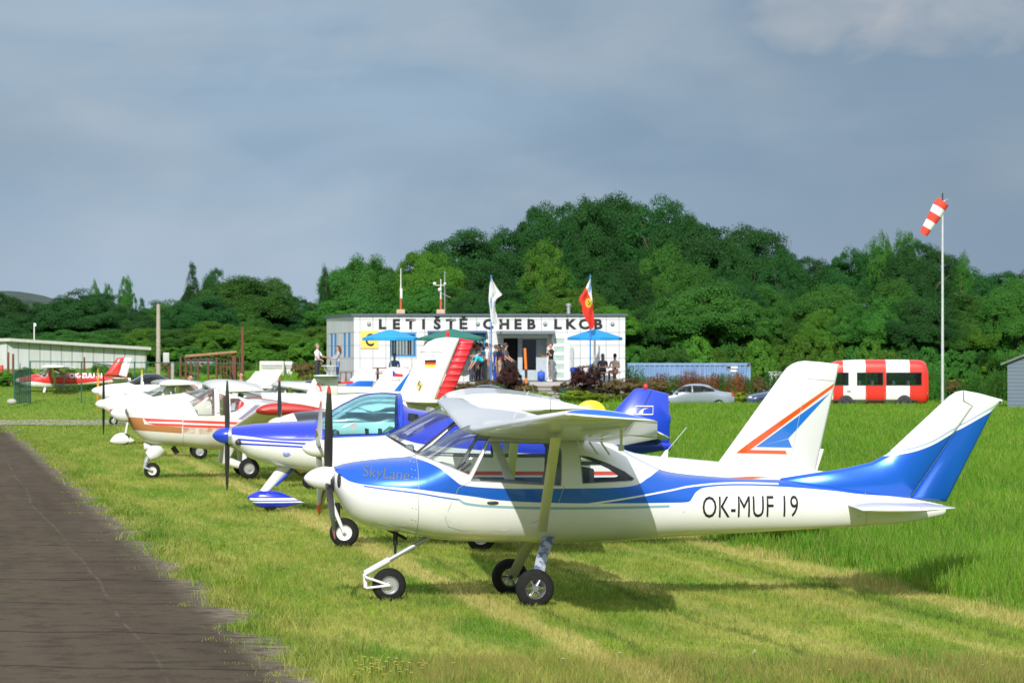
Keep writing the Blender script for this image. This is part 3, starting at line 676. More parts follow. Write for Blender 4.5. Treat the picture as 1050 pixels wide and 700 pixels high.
# ---- fourth aircraft: white with brown band, red lines, tall fin with red ribbed rudder
def fourth():
    fr = Frame(156, 66.7, 7.6); at = fr.at
    root = fr.root('light_aircraft', 'white low-wing aircraft with brown nose band, red lines and red ribbed rudder', 'aircraft', ROWG)
    top = pxs(fr, [(132,415),(140,414),(187,413.6),(194,412),(205,404.5),(218,398),(224,398.5),(233,402),(246,406.5),(262,411),(290,414),(350,414),(408,411),(446,411.5)])
    bot = pxs(fr, [(132,433),(136,440),(143,448),(156,455),(185,457.4),(226,461),(300,457),(380,441),(446,421)])
    body = Body(top, bot, wids(fr, [(132,.22),(145,.36),(187,.52),(225,.56),(260,.5),(330,.32),(446,.06)]), 60, 44, wids(fr, [(132,2.2),(190,2.8),(230,2.6),(300,2.2),(446,2)]))
    m = Mat('brown_band_livery', rough=.35, coat=.3); x, y, z = m.obj(); l = .45
    pm = lambda pts: m.pmask(x, z, pxs(fr, pts, l), .008)
    c = m.mix(m.noise(2, 4).ramp(.3, .7), (.60, .59, .55), (.67, .66, .63))
    wear = m.noise(7, 5).ramp(.4, .6)
    c = m.mix(pm([(128,427.4),(146.4,428.3),(148.5,436),(148.5,441.8),(128,440)]).max(pm([(147,434.6),(186.4,437.6),(186.4,444.2),(147,441.6)])), c, (.36, .16, .055)); c = m.mix(pm([(187.5,437.8),(262,440),(262,446),(187.5,444.5)]) * (wear * .7 + .15), c, (.36, .17, .07))
    red = pm([(146.5,428.4),(187,430.2),(187,433.2),(152,433.2)]).max(pm([(150,433.5),(187,434.6),(187,437.2),(160,436)]))
    red = red.max(pm([(187.5,430.3),(290,434),(290,437),(187.5,433)])).max(pm([(187.5,435),(290,438.4),(290,441),(187.5,437.6)])); c = m.mix(red * pm([(152,431.9),(187,432.6),(187,433.4),(152,433)]).inv(), c, (.66, .04, .03))
    gr = pm([(243,430),(262,415),(268,415),(250,430)]).max(pm([(251,430),(269,416),(274,416),(257,430)])); c = m.mix(gr, c, (.2, .18, .26))
    st = m.noise(3, 5).ramp(.5, .75) * (z * -1 + at(200, 447).z).ramp(0, .15); c = m.mix(st * .5, c, (.3, .22, .12)); m.set('col', c)
    bm = body.bm(.02)
    panes(root, bm, [pxs(fr, [(194,412),(201.5,426),(219,426),(219,392),(200,400)]), pxs(fr, [(225,426),(225,403),(232,405.5),(232,426)], .5), pxs(fr, [(236,423),(236,408),(246,408.5),(250,412),(249,417),(243,421.5)], .5)], ['windshield', 'side_window', 'rear_window'], [CLEAR, CLEAR, CLEAR], CREAM)
    finish(bm, 'fuselage', m.m, root, angle=50); seam(root, body, sx(fr, 187), GREY)
    rr = Mat('red_ribbed_skin', rough=.4); x, y, z = rr.obj(); w = rr.node('ShaderNodeTexWave'); w.inputs['Scale'].default_value = 2.6; w.bands_direction = 'Z'; rr.nt.links.new(rr._tc.outputs['Object'], w.inputs['Vector']); rr.bump(V(rr.nt, w.outputs[1]), .4, .03)
    rr.set('col', rr.mix(V(rr.nt, w.outputs[1]).ramp(.85, .98) * rr.noise(1.2, 2).ramp(.35, .65) * .6, (.56, .013, .03), (.66, .26, .25)))
    f = fin(pxs(fr, [(400,411),(408,406),(432,359.6),(435,354.5),(438.6,350.6),(447,347),(458,345.4),(471,346.6),(469.6,352),(446.5,408),(446,412)]), WHITE, 'fin', root, .06, bev=.05)
    fin(pxs(fr, [(471.6,346.6),(486.5,349.5),(463.5,406),(447.2,408.5),(470.4,352.4)]), rr.m, 'rudder', root, .045, bev=.03)
    p = at(459, 344); mb = MB(); mb.lathe([(.03, -.02), (.035, .06), (.01, .09)], p, 'z', 12); mb.build('beacon', REDP, root)
    a_, b_ = at(431, 360.3), at(453, 361); mb = MB(); mb.tube([(a_.x, -.06, a_.z), (b_.x, -.064, b_.z)], .012, 5); mb.build('fin_vent', GREY, root)
    fl = [at(px, py) for px, py in [(435.2,368.8),(447,368.8),(446.2,376),(434.6,376)]]
    for i, (nm, mt) in enumerate((('black', BLACK), ('red', REDP), ('gold', YEL))):
        mb = MB(); q = [fl[0].lerp(fl[3], i / 3), fl[1].lerp(fl[2], i / 3), fl[1].lerp(fl[2], (i + 1) / 3), fl[0].lerp(fl[3], (i + 1) / 3)]
        for y in (-.066, .066): mb.poly([(v.x, y, v.z) for v in q])
        mb.build('flag_stripe', mt, f, normals=False)
    GOLD = flat('dull_gold', (.5, .43, .2), .5); mb = MB()
    for y in (-.066, .066): mb.poly([(at(px, py).x, y, at(px, py).z) for px, py in [(429.8,388.5),(433.8,394.5),(429.6,402.5),(425.7,395.5)]])
    e = mb.build('diamond_emblem', GOLD, f, normals=False); mb = MB()
    for y in (-.07, .07): mb.tube([(at(px, py).x, y, at(px, py).z) for px, py in [(430,390.5),(428.2,393.5),(431,396),(429.2,400)]], .012, 5)
    mb.build('emblem_mark', flat('dark_olive', (.12, .1, .04), .5), e)
    # low dihedral wing with a dark red tip
    l0, l1 = at(232, 443, .5), at(304, 448, .5); t0, t1 = at(263.5, 420.5, 4.3), at(336, 428.5, 4.3)
    wm = Mat('red_tipped_wing', rough=.4); x, y, z = wm.obj(); c = wm.mix((y.abs() - 4.16).step(.01), (.62, .61, .57), (.42, .022, .02)); wm.set('col', c)
    A = (tuple((l0.x, -.5, l0.z)), l1.x - l0.x, .14); B = (tuple(t0), t1.x - t0.x, .17); Z = ((l0.x, 0, l0.z - .03), A[1], .14)
    for q in ([Z, A, B], mirror([Z, A, B])): wing(q, wm.m, 'wing', root, 0, .8); wing(q[1:], wm.m, 'aileron', root, .805, 1)
    p = at(415, 411)
    for sg in (-1, 1):
        S = [((p.x, 0, p.z), .95, .09), ((p.x, sg * 1.7, p.z), .85, .09)]; wing(S, WHITE, 'tailplane', root, 0, .55, camber=0); wing(S, YEL, 'elevator', root, .56, 1, camber=0, droop=R(6))
    prop(root, at(129.5, 423.5), .93, [86, 266], BLACK, .085, True, WHITE, .17, .3)
    g = WHITE
    c = at(156, 482.3); wheel(root, c, .155, .11, CREAM, 0, 'nose_wheel')
    a_, b_ = at(164, 457), at(152, 468); mb = MB(); mb.tube([a_, at(158, 464), b_], [.17, .15, .10], 14); mb.tube([at(154, 457), at(147.5, 457.5)], .07, 10); mb.build('nose_leg', g, root)
    mb = MB(); mb.tube([b_, at(149.5, 474)], .05, 10); mb.tube([at(149.5, 474), at(148.5, 480)], .04, 8)
    for sg in (-1, 1): mb.tube([at(148.5, 479) + Vector((0, sg * .07, 0)), c + Vector((0, sg * .07, 0))], .022, 8)
    mb.build('nose_fork', GREY, root)
    mb = MB(); mb.tube([at(177, 458), at(182, 465)], .05, 8); mb.build('exhaust_pipe', DARK, root)
    for sg in (-1, 1):
        cw = at(255.3, 480, 1.0); cw.y = sg * 1.0; wheel(root, cw, .195, .14, ALU, 0, 'main_wheel')
        mb = MB(); mb.tube([(cw.x - .35, sg * .85, .62), (cw.x - .42, sg * .85, .36), (cw.x, sg * .88, cw.z)], [.11, .1, .06], 10); mb.tube([(cw.x - .05, sg * .85, .68), (cw.x - .08, sg * .86, .3)], .05, 8); mb.build('main_gear_leg', g, root)
    q = at(228, 440); seats(root, q.x, q.z, REDP, h=.55); mb = MB(); p = at(199, 425); mb.box((p.x, 0, p.z), (.1, .85, .2), bev=.03); mb.build('instrument_panel', SEATG, root)
    mb = MB(); rg = [p for p in body.ring(sx(fr, 222)) if p.z > at(222, 428).z]; rg.sort(key=lambda p: math.atan2(p.y, p.z - at(222, 428).z)); mb.tube(rg, .035, 8); mb.build('canopy_frame', CREAM, root)
fourth()
# ---- smaller aircraft further along the row
def light_plane(px, D, psi, label, L, zt, high, fin_px, hull_mat, wing_mat=WHITE, spin_mat=WHITE, blade=None, blades=(0, 180), canopy=CLEAR, wing_px=None, strut=True, z0=0.0, gear='tricycle', spat=None, hw=.52, finm=None, cabin=(1.3, 2.9), roof=.62, half=4.3, ttail=False, rud=None, group=ROWG, prop_r=.82, fr=None, chord=1.25, label_cat='aircraft', dih=.05, below=.42, fin_t=.05, tail_ch=.75, tail_half=1.3):
    fr = fr or Frame(px, D, psi, z0); root = fr.root('light_aircraft', label, label_cat, group)
    c0, c1 = cabin
    top = [(.22, zt + .14), (.5, zt + .22), (c0 - .25, zt + .27), (c0, zt + .3), (c0 + .32, zt + roof * .72), (c0 + .62, zt + roof), (c1 - .5, zt + roof), (c1 + .1, zt + roof * .62), (c1 + .8, zt + .3), (L - .7, zt + .16), (L - .1, zt + .12)]
    bot = [(.22, zt - .16), (.5, zt - below * .8), (c0, zt - below * 1.05), (c1 - .3, zt - below * 1.1), (c1 + .6, zt - below * .75), (L - .7, zt - .1), (L - .1, zt - .04)]
    body = Body(top, bot, [(.22, .2), (.5, .33), (c0, hw * .92), (c0 + .6, hw), (c1 - .3, hw), (c1 + .7, .33), (L - .1, .05)], 50, 36, [(.22, 2.2), (c0, 2.6), (c1, 2.6), (L - .1, 2)])
    bm = body.bm(.02)
    w = [(c0, zt + .3), (c0 + .42, zt + .12), (c0 + .75, zt + roof + .1), (c0 + .1, zt + roof + .1)]
    if high: pl = [w, [(c0 + .5, zt + .12), (c0 + .84, zt + roof - .1), (c1 - .6, zt + roof - .1), (c1 - .6, zt + .12)], [(c1 - .45, zt + .16), (c1 - .45, zt + roof - .14), (c1 - .2, zt + roof - .16), (c1 + .3, zt + .2)]]; nm = ['windshield', 'side_window', 'rear_window']
    else: pl = [[(c0 - .02, zt + .31), (c0 + .25, zt + .2), (c1 + .2, zt + .24), (c1 + .62, zt + .38), (c1, zt + roof + .2), (c0 + .1, zt + roof + .2)]]; nm = ['canopy']
    panes(root, bm, pl, nm, [canopy] * len(pl), CREAM if high else GREY, .012)
    finish(bm, 'fuselage', hull_mat, root, angle=50)
    fin(pxs(fr, fin_px), finm or wing_mat, 'fin', root, fin_t, bev=.03)
    if rud: fin(pxs(fr, rud[0]), rud[1], 'rudder', root, fin_t * .8, bev=.025)
    if high:
        lx = c0 + .45; S = [((lx, 0, zt + roof - .02), chord, .14), ((lx, -.5, zt + roof), chord, .14), ((lx + .06, -half, zt + roof + dih), chord * .82, .13)]
        if wing_px: (a, b), z_ = wing_px, 0; S[2] = (tuple(fr.at(a[0], a[1], half)), fr.at(b[0], b[1], half).x - fr.at(a[0], a[1], half).x, .14)
    else: lx = c0 + .25; S = [((lx, 0, zt - .3), chord + .1, .15), ((lx, -.5, zt - .28), chord + .1, .15), ((lx + .15, -half, zt - .28 + .3), chord * .75, .13)]
    for q in (S, mirror(S)):
        wing(q, wing_mat, 'wing', root, 0, .76); wing(q[1:], wing_mat, 'aileron', root, .765, 1)
        if high and strut:
            sg = math.copysign(1, q[2][0][1]); airstrut(root, (c0 + .9, sg * hw * .9, zt - below * .8), (lx + .4, sg * 2.1, zt + roof - .06), .05, .022, wing_mat)
    tz = zt + .1
    if ttail:
        f = fr.prof(fin_px); mx = max(p[1] for p in f); tz = mx + .02; tx = min(p[0] for p in f if p[1] > mx - .12)
    else: tx = L - .95
    for sg in (-1, 1):
        Q = [((tx, 0, tz), tail_ch, .08), ((tx + .1 * tail_half / 1.3, sg * tail_half, tz), tail_ch * .8, .08)]; wing(Q, wing_mat, 'tailplane', root, 0, .6, camber=0); wing(Q, wing_mat, 'elevator', root, .61, 1, camber=0)
    prop(root, (.2, 0, zt), prop_r, blades, blade or BLACK, .08, True, spin_mat, .13, .22)
    nx = .75; r = .16; mains = c1 - .75
    if gear == 'tricycle':
        wheel(root, (nx, 0, r), r, .11, ALU, 0, 'nose_wheel'); mb = MB(); mb.tube([(nx + .12, 0, zt - below * .8), (nx + .02, 0, r + .08)], .03, 8)
        for sg in (-1, 1): mb.tube([(nx + .02, 0, r + .12), (nx + .02, sg * .08, r + .1), (nx, sg * .08, r)], .018, 6)
        mb.build('nose_leg', wing_mat, root)
    else: mains = c0 + .35
    for sg in (-1, 1):
        wheel(root, (mains, sg * .9, r + .02), r + .02, .12, ALU, 0, 'main_wheel'); leaf_leg(root, (mains + .05, sg * .35, zt - below), (mains, sg * .86, r + .04), .06, .02, wing_mat)
    if spat:
        blob_spat(root, *spat, WHITE)
        if gear != 'tricycle': wheel(root, (nx, 0, r), r, .1, ALU, 0, 'nose_wheel')
    seats(root, c0 + 1.0, zt - .2, SEATG, h=.5)
    return fr, root, body
def livery(name, base, layers, fr, l=.3, rough=.3):
    m = Mat(name, rough=rough, coat=.4); x, y, z = m.obj(); c = m.rgb(base)
    for pts, cc in layers: c = m.mix(m.pmask(x, z, pxs(fr, pts, l), .01), c, cc)
    m.set('col', c); return m.m
# fifth: hidden nose, white blade with yellow tip, flag on the fin
f5 = Frame(136.5, 81, 7.0)
fm5 = livery('flag_fin_paint', (.72, .72, .715), [([(403.6,401),(417.5,384),(424,378),(412,401)], (.012, .16, .6))], f5, 0)
_, r5, b5 = light_plane(0, 0, 0, 'white high-wing aircraft with small blue, white and red flag on its fin', 6.5, 1.21, True, [(370,408),(378.6,402),(394.6,379),(397,377),(403,376),(421,377.6),(414,408)], CREAM, CREAM, fr=f5, finm=fm5, blade=blade_mat('white_yellow_blade', (.75, .75, .72), (.85, .6, .02), .84, .86), wing_px=((221,400.5),(271,403.5)), half=4.4, cabin=(1.15, 2.7), roof=.5, dih=.1, prop_r=.84, gear='tail')
fn = [o for o in r5.children if o.name.startswith('fin')][0]
for nm, mt, pts in (('flag_stripe', WHITE, [(402.4,379.3),(413,381.2),(413,383.6),(405.5,382.6)]), ('flag_stripe', REDP, [(402.4,386),(405.6,382.6),(413,383.6),(413,386.2)]), ('flag_stripe', BLUEP, [(402.3,379),(406.4,382.8),(402.3,386.2)])):
    mb = MB()
    for y in (-.055, .055): mb.poly([(f5.at(*p).x, y, f5.at(*p).z) for p in pts])
    mb.build(nm, mt, fn, normals=False)
p0, p1 = f5.at(393.5, 390.8), f5.at(409.5, 391.3)
lettering('TECNAM', .2, lambda a, b: Vector((p0.x + a, -.056, p0.z + b)), BLACK, fn, 'maker_lettering', fit=p1.x - p0.x, hfit=.055, space=1.5)
# sixth: small one tucked behind the blue aircraft, dark cowl stripe, yellow rounded rudder
f6 = Frame(275, 61, 6.0); c6 = livery('dark_cowl_stripe', (.64, .63, .6), [([(300,420.5),(420,424),(420,432),(306,434)], (.03, .035, .045))], f6, .35)
arc = [(590,424)] + [(606 - 16 * math.cos(math.pi * k / 12), 424 - 14 * math.sin(math.pi * k / 12)) for k in range(1, 12)] + [(622,424),(618,436),(594,436)]
light_plane(0, 0, 0, 'low-wing aircraft with dark cowl stripe and rounded yellow rudder behind the blue one', 5.9, 1.13, False, arc, c6, WHITE, fr=f6, blade=blade_mat('black_red_tip_blade', (.02, .02, .02), (.75, .06, .02), .86, .9), blades=(-12, 168), cabin=(1.5, 2.6), roof=.3, half=3.0, finm=YEL, below=.3, canopy=SMOKE, prop_r=.86, spin_mat=CREAM, chord=1.0)
# seventh: high wing whose fin carries a blue band
f7 = Frame(222, 104, 7.0); fm7 = livery('blue_band_fin_paint', (.72, .72, .715), [([(350,390),(392,390.5),(392,396.4),(350,396)], (.012, .13, .58))], f7, 0)
light_plane(0, 0, 0, 'white high-wing aircraft with blue band across its square fin, below the yellow sign', 5.6, 1.0, True, [(346,406),(357,392),(367,379.2),(370,378.4),(386,379.6),(379,406)], WHITE, WHITE, fr=f7, finm=fm7, wing_px=((332,402),(386,407)), half=4.6, cabin=(1.2, 2.7), roof=.55)
# eighth: black propeller, wing strut, T-tail with emblem
f8 = Frame(98.5, 94, 7.2); h8 = livery('red_stroke_livery', (.72, .72, .715), [([(112,420),(119,418),(128,417.5),(113,422)], (.7, .06, .03))], f8)
nsp = (f8.prof([(113,451),(118,445.5),(125,443.3),(131,446),(136,450)]), f8.prof([(113,453),(118,455),(125,455.5),(131,454.5),(136,452.5)]), .12)
_, r8, b8 = light_plane(0, 0, 0, 'white high-wing aircraft with black propeller and T-tail, shielded nose wheel', 6.7, 1.1, True, [(312,408),(315.7,400),(321,388.5),(329,386),(347,386),(346.6,408)], h8, WHITE, fr=f8, ttail=True, wing_px=((163,394),(203,396)), half=4.5, cabin=(1.25, 2.8), roof=.55, spat=nsp, blades=(2, 182), canopy=CLEAR, tail_ch=.78, tail_half=.42)
fn = [o for o in r8.children if o.name.startswith('fin')][0]
p = f8.at(328, 396.5); mb = MB()
for y in (-.056, .056): mb.lathe([(.14, 0), (.14, .002)], (p.x, y, p.z), 'y', 20)
e = mb.build('tail_emblem', flat('pale_grey_disc', (.55, .56, .58), .5), fn); mb = MB()
for y in (-.06, .06): mb.tube([(p.x - .09, y, p.z + .09), (p.x, y, p.z), (p.x + .03, y, p.z - .11)], .022, 5); mb.tube([(p.x, y, p.z), (p.x + .09, y, p.z + .06)], .015, 5)
mb.build('emblem_mark', REDP, e)
mb = MB(); p = f8.at(354, 392); mb.box((p.x, -.0, p.z), (.42, .04, .06), bev=.01); mb.build('red_tail_stripe', REDP, r8)  # plain red stripe beside the T-tail, built as a bar
# ninth: orange propeller, dark bubble canopy
f9 = Frame(94.5, 124, 7.2); h9 = livery('red_flash_livery', (.72, .72, .715), [([(122,402),(131,404),(148,405.5),(148,407),(132,406)], (.6, .06, .04))], f9)
light_plane(0, 0, 0, 'white low-wing aircraft with orange propeller and dark bubble canopy, farthest in the row', 6.6, 1.22, False, [(248,394),(256,388),(262,380.5),(290,380),(282,396),(270,396)], h9, WHITE, fr=f9, canopy=SMOKE, blade=flat('orange_blade', (.75, .3, .02), .4), blades=(-4, 176), cabin=(1.25, 2.7), roof=.6, half=4.2, rud=([(270,389.6),(284.5,387.6),(284,390.4),(271,390.6)], REDP), fin_t=.06)
# tenth: pale cabin with dark glass between the red-tipped wing and the T-tail
f10 = Frame(232, 112, 8.0)
light_plane(0, 0, 0, 'white aircraft with dark canopy glass parked beyond the black-tipped propeller', 6.0, 1.02, False, [(410,404),(416,398),(422,388),(436,388),(432,404)], WHITE, WHITE, fr=f10, canopy=SMOKE, cabin=(2.0, 3.2), roof=.62, half=4.0)
# red and white high wing behind the mesh fence
f11 = Frame(16, 160, 4.0, .45)
h11 = Mat('red_over_white_livery', rough=.4, coat=.3); x, y, z = h11.obj()
mk = h11.above(x, z, pxs(f11, [(8,390.5),(33,391),(50,393),(62,393.5),(100,391),(125,388),(150,386)], .2), .02); h11.set('col', h11.mix(mk, (.78, .78, .76), (.66, .02, .02)))
_, r11, b11 = light_plane(0, 0, 0, 'red and white high-wing aircraft lettered OK-ZUU 31 behind the wire fence', 5.3, .95, True, [(106,384),(110,381.5),(120,366.6),(127.5,366.4),(121,384.5)], h11.m, WHITE, fr=f11, finm=REDP, rud=([(128,366.4),(135.5,366.8),(130,386.5),(121.5,384.5)], WHITE), half=4.6, cabin=(.95, 2.1), roof=.6, gear='tail', dih=.02, group=None, below=.34)
p0, p1 = f11.at(71, 387.6, .3), f11.at(104.5, 386.8, .3)
lettering('OK-ZUU 31', .4, lambda a, b: Vector((p0.x + a, -(max(b11.side(p0.x + a, p0.z + b), .12) + .05), p0.z + b)), WHITE, [o for o in r11.children if o.name.startswith('fuselage')][0], 'registration_lettering', fit=p1.x - p0.x, hfit=.24, bold=.02)
# ------------------------------------------------------------------ light and sky
EL, AZ = R(31), math.atan2(0.10, 0.995)        # the sun stands behind the camera, a little to the left
sd = Vector((-math.sin(AZ) * math.cos(EL), -math.cos(AZ) * math.cos(EL), math.sin(EL)))
sun = bpy.data.lights.new('sun', 'SUN'); sun.energy = 3.5; sun.angle = R(0.53); sun.color = (1.0, 0.965, 0.90)
so = bpy.data.objects.new('sun', sun); col.objects.link(so); so.rotation_euler = sd.to_track_quat('Z', 'Y').to_euler()
w = bpy.data.worlds.new('World'); scn.world = w; w.use_nodes = True; nt = w.node_tree
sky = nt.nodes.new('ShaderNodeTexSky'); sky.sky_type = 'NISHITA'; sky.sun_disc = False; sky.sun_elevation = EL; sky.sun_rotation = math.pi + AZ
sky.air_density = 1.2; sky.dust_density = 2.0
bg = nt.nodes['Background']; bg.inputs[1].default_value = 0.1
tc = nt.nodes.new('ShaderNodeTexCoord'); sep = nt.nodes.new('ShaderNodeSeparateXYZ'); nt.links.new(tc.outputs['Generated'], sep.inputs[0])
class WM(Mat):
    def __init__(s): s.nt = nt; s._o = (V(nt, sep.outputs[0]), V(nt, sep.outputs[1]), V(nt, sep.outputs[2])); s._tc = tc
wm = WM(); dx, dy, dz = wm._o
def wn(scale, sx_, sz_, off, det=4, ds=0.6): return wm.noise(scale, det, 0.5, wm.vec(dx * sx_ + off, dy, dz * sz_ + off * 0.7), ds)
thick = wn(1.0, 5.0, 14.0, 3.3, 4, .8).ramp(.40, .62)                  # grey cloud deck, darker slate where it is thick
wisps = wn(1.0, 9.0, 30.0, 9.1, 6, .5).ramp(.44, .68)
K = 10.0
def C(r, g, b): return (r * K, g * K, b * K)
grey = wm.mix(thick, C(0.280, 0.384, 0.507), C(0.189, 0.279, 0.391)); cl2 = wn(1.0, 13.0, 24.0, 5.7, 8, .25).ramp(.44, .66); grey = wm.mix(cl2 * dz.ramp(.015, .05) * .8, grey, C(0.336, 0.395, 0.466)); cl3 = wn(1.0, 7.0, 24.0, 14.2, 5, .7).ramp(.5, .68); grey = wm.mix(cl3 * dz.ramp(.03, .08) * .6, grey, C(0.153, 0.228, 0.326))
low = dz.ramp(.055, -.004); grey = wm.mix(low * .8, grey, C(0.37, 0.445, 0.54))
right = (dx + dz * .5).ramp(-.02, .15); grey = wm.mix(right * .7, grey, C(0.118, 0.184, 0.274)); lc = (dx * -1 + dz).ramp(.14, .25); grey = wm.mix(lc * .5, grey, C(0.193, 0.262, 0.350))
grey = wm.mix(wisps * dz.ramp(.035, .085) * .5, grey, C(0.295, 0.351, 0.414))
puff = ((dx - .112).abs() * (1 / .046)); py_ = ((dz - .104).abs() * (1 / .018)); pd = (puff * puff + py_ * py_) + (wn(1.0, 34., 60., 1.7, 5, .4) - .5) * 3.6
grey = wm.mix(pd.ramp(1.15, -.1) * .6, grey, C(0.407, 0.407, 0.425))
grey = wm.mix(dz.ramp(.12, .42), grey, C(.66, .71, .79)); final = wm.mix(.93, V(nt, sky.outputs[0]), grey)
nt.links.new(final.k, bg.inputs[0])
cy = scn.cycles; cy.max_bounces = 7; cy.diffuse_bounces = 3; cy.glossy_bounces = 3; cy.transparent_max_bounces = 24; cy.caustics_reflective = False; cy.caustics_refractive = False
scn.view_settings.view_transform = 'Standard'; scn.view_settings.look = 'None'; scn.view_settings.exposure = 0.40; scn.view_settings.gamma = 1.0
try: scn.view_settings.use_curve_mapping = False
except Exception: pass
# ------------------------------------------------------------------ terrain
def sstep(a, b, x): t = min(1, max(0, (x - a) / (b - a))); return t * t * (3 - 2 * t)
def gz(X, Y):
    y0 = 138 + 10 * sstep(-12, -7, X) + 60 * sstep(5.3, 7.0, X)
    z = 0.04 * max(0.0, Y - y0); z = z if z < 1.7 else 1.7 + 0.25 * (1 - math.exp(-(z - 1.7) / .25))
    return z
TAN = 0.150
def uu(X, Y): return X + TAN * Y                     # metres across the parking row
def grass_colors(m, fine):
    g = m.node('ShaderNodeNewGeometry'); sp = m.node('ShaderNodeSeparateXYZ'); m.nt.links.new(g.outputs['Position'], sp.inputs[0])
    X, Y = V(m.nt, sp.outputs[0]), V(m.nt, sp.outputs[1]); u = X + Y * TAN
    st = m.vec(u * 1.0, Y * .13, 0.0)
    streak = m.noise(1.5, 4, .6, st).ramp(.42, .62)
    patch = m.noise(.55, 5, .6, m.vec(X, Y * .55, 0)).ramp(.38, .62)
    spot = m.noise(3.5, 3, .6, m.vec(X, Y * .6, 3.0)).ramp(.4, .65)
    wob = (m.noise(.3, 2, .5, m.vec(X, Y, 7.0)) - .5) * .45
    rag = (m.noise(2.2, 4, .65, m.vec(X, Y * .5, 5.)) - .5) * .35
    def track(c, w): return ((u - c + wob + rag).abs() * -1 + w).step(w * .6)
    tr = track(4.55, .16).max(track(8.75, .22) * .9).max(track(6.5, .12) * .55).max(track(7.7, .10) * .5)
    c = m.mix(patch, (.115, .27, .018), (.29, .375, .04)); c = m.mix(streak * .85, c, (.50, .47, .12)); c = m.mix(spot * .35, c, (.05, .115, .012)); c = m.mix(tr * .95, c, (.56, .49, .17))
    rut = track(4.95, .05).max(track(8.2, .06)).max(track(6.15, .05)).max(track(9.25, .07)); c = m.mix(rut * .6, c, (.035, .085, .01)); fine_ = m.noise(16, 4, .75, m.vec(X, Y * .5, 0)); c = m.mix(fine_.ramp(.52, .36) * .65, c, (.035, .10, .008)); c = m.mix(fine_.ramp(.54, .70) * .5, c, (.50, .52, .14))
    tall = (u - 9.05 + wob * .6).step(.3)
    tg = m.mix(m.noise(.5, 4, .6, m.vec(X, Y * .4, 1.0)).ramp(.35, .65), (.064, .238, .007), (.138, .33, .011)); tg = m.mix(spot * .4, tg, (.12, .17, .02))
    far = Y.ramp(60, 150); lush = m.mix(m.noise(.35, 4, .6, m.vec(X, Y * .3, 2.0)).ramp(.35, .65), (.11, .23, .016), (.18, .26, .028))
    c = m.mix(far, c, lush); return m.mix(tall, c, tg), u, Y
gm = Mat('meadow_ground', rough=.95, spec=.1); c, u, Y = grass_colors(gm, False)
gm.set('col', gm.mix(.10, c, (.035, .045, .008)))
xs = sorted(set([-1500, -900, -500, -300, -200, -140, -100, -80] + [x * 1.0 for x in range(-60, 61, 2)] + [80, 100, 140, 200, 300, 500, 900, 1500]))
ys = sorted(set([-60, -30, 0, 15] + list(range(20, 120, 5)) + list(range(120, 200, 2)) + list(range(200, 300, 10)) + [340, 400, 500, 700, 1000, 1500, 2500, 4000]))
mb = MB(); vv = [[mb.v((X, Yv, gz(X, Yv))) for X in xs] for Yv in ys]
for a, b in zip(vv, vv[1:]):
    for i in range(len(xs) - 1): mb._f([a[i], a[i + 1], b[i + 1], b[i]])
tag(mb.build('meadow_ground', gm.m, smooth=True), 'grass covered airfield ground', None, None, 'structure')
# asphalt strip on the left with a crumbling edge
def edge(Y): return 2.84 - .166 * Y + .10 * math.sin(Y * 1.7) + .09 * math.sin(Y * 4.3 + 1) + .07 * math.sin(Y * 9.1) + (.05 * math.sin(Y * 23.7))
am = Mat('worn_asphalt', rough=1.0, spec=.06); g = am.node('ShaderNodeNewGeometry'); sp = am.node('ShaderNodeSeparateXYZ'); am.nt.links.new(g.outputs['Position'], sp.inputs[0])
X, Yv = V(am.nt, sp.outputs[0]), V(am.nt, sp.outputs[1]); u = X + Yv * .166
n1 = am.noise(.8, 5, .65, am.vec(u, Yv * .35, 0)).ramp(.3, .7); n2 = am.noise(34, 4, .8, am.vec(X, Yv * .6, 0)).ramp(.35, .72)
lane = am.noise(1.6, 3, .55, am.vec(u * 1.3, Yv * .05, 4.)).ramp(.4, .65)
c = am.mix(n1, (.048, .038, .027), (.088, .070, .051)); c = am.mix(n2 * .75, c, (.125, .098, .067)); c = am.mix(lane * .35, c, (.125, .10, .072)); n3 = am.noise(3.2, 5, .7, am.vec(X, Yv * .8, 5.)); c = am.mix(n3.ramp(.5, .62) * .5, c, (.035, .029, .023))
joint = ((((Yv * .98 + X * .15) * .31 + (am.noise(.8, 3, .5, am.vec(X, Yv, 6.)) - .5) * .22)._m('FRACT') - .5).abs() * -1 + .012).step(.012); lw = (am.noise(.16, 2, .4, am.vec(X, Yv, 9.)) - .5) * .35; crack2 = ((u - 1.66 + lw).abs() * -1 + .014).step(.02).max(((u + .1 + lw * 1.4).abs() * -1 + .016).step(.02)) * n2
c = am.mix(crack2 * .55 * am.noise(1.1, 4, .6, am.vec(X, Yv, 3.3)).ramp(.4, .6), c, (.24, .215, .18))
c = am.mix(joint * .7, c, (.02, .017, .012)); dash = am.noise(1.0, 4, .65, am.vec(u * .9, Yv * 2.2, 21.)).ramp(.60, .64); c = am.mix(dash * .45, c, (.022, .018, .011)); moss = am.noise(1.3, 5, .7, am.vec(u * .4, Yv * 2.4, 11.)).ramp(.60, .66); c = am.mix(moss * .55, c, (.07, .075, .022))
rim = (u - 2.3).ramp(0, .5); c = am.mix(rim * am.noise(5, 4, .6, am.vec(X, Yv, 1.)).ramp(.35, .6), c, (.33, .29, .22))
am.set('col', c); am.bump(n2, .5, .012)
mb = MB(); prev = None; Yq = 17.0
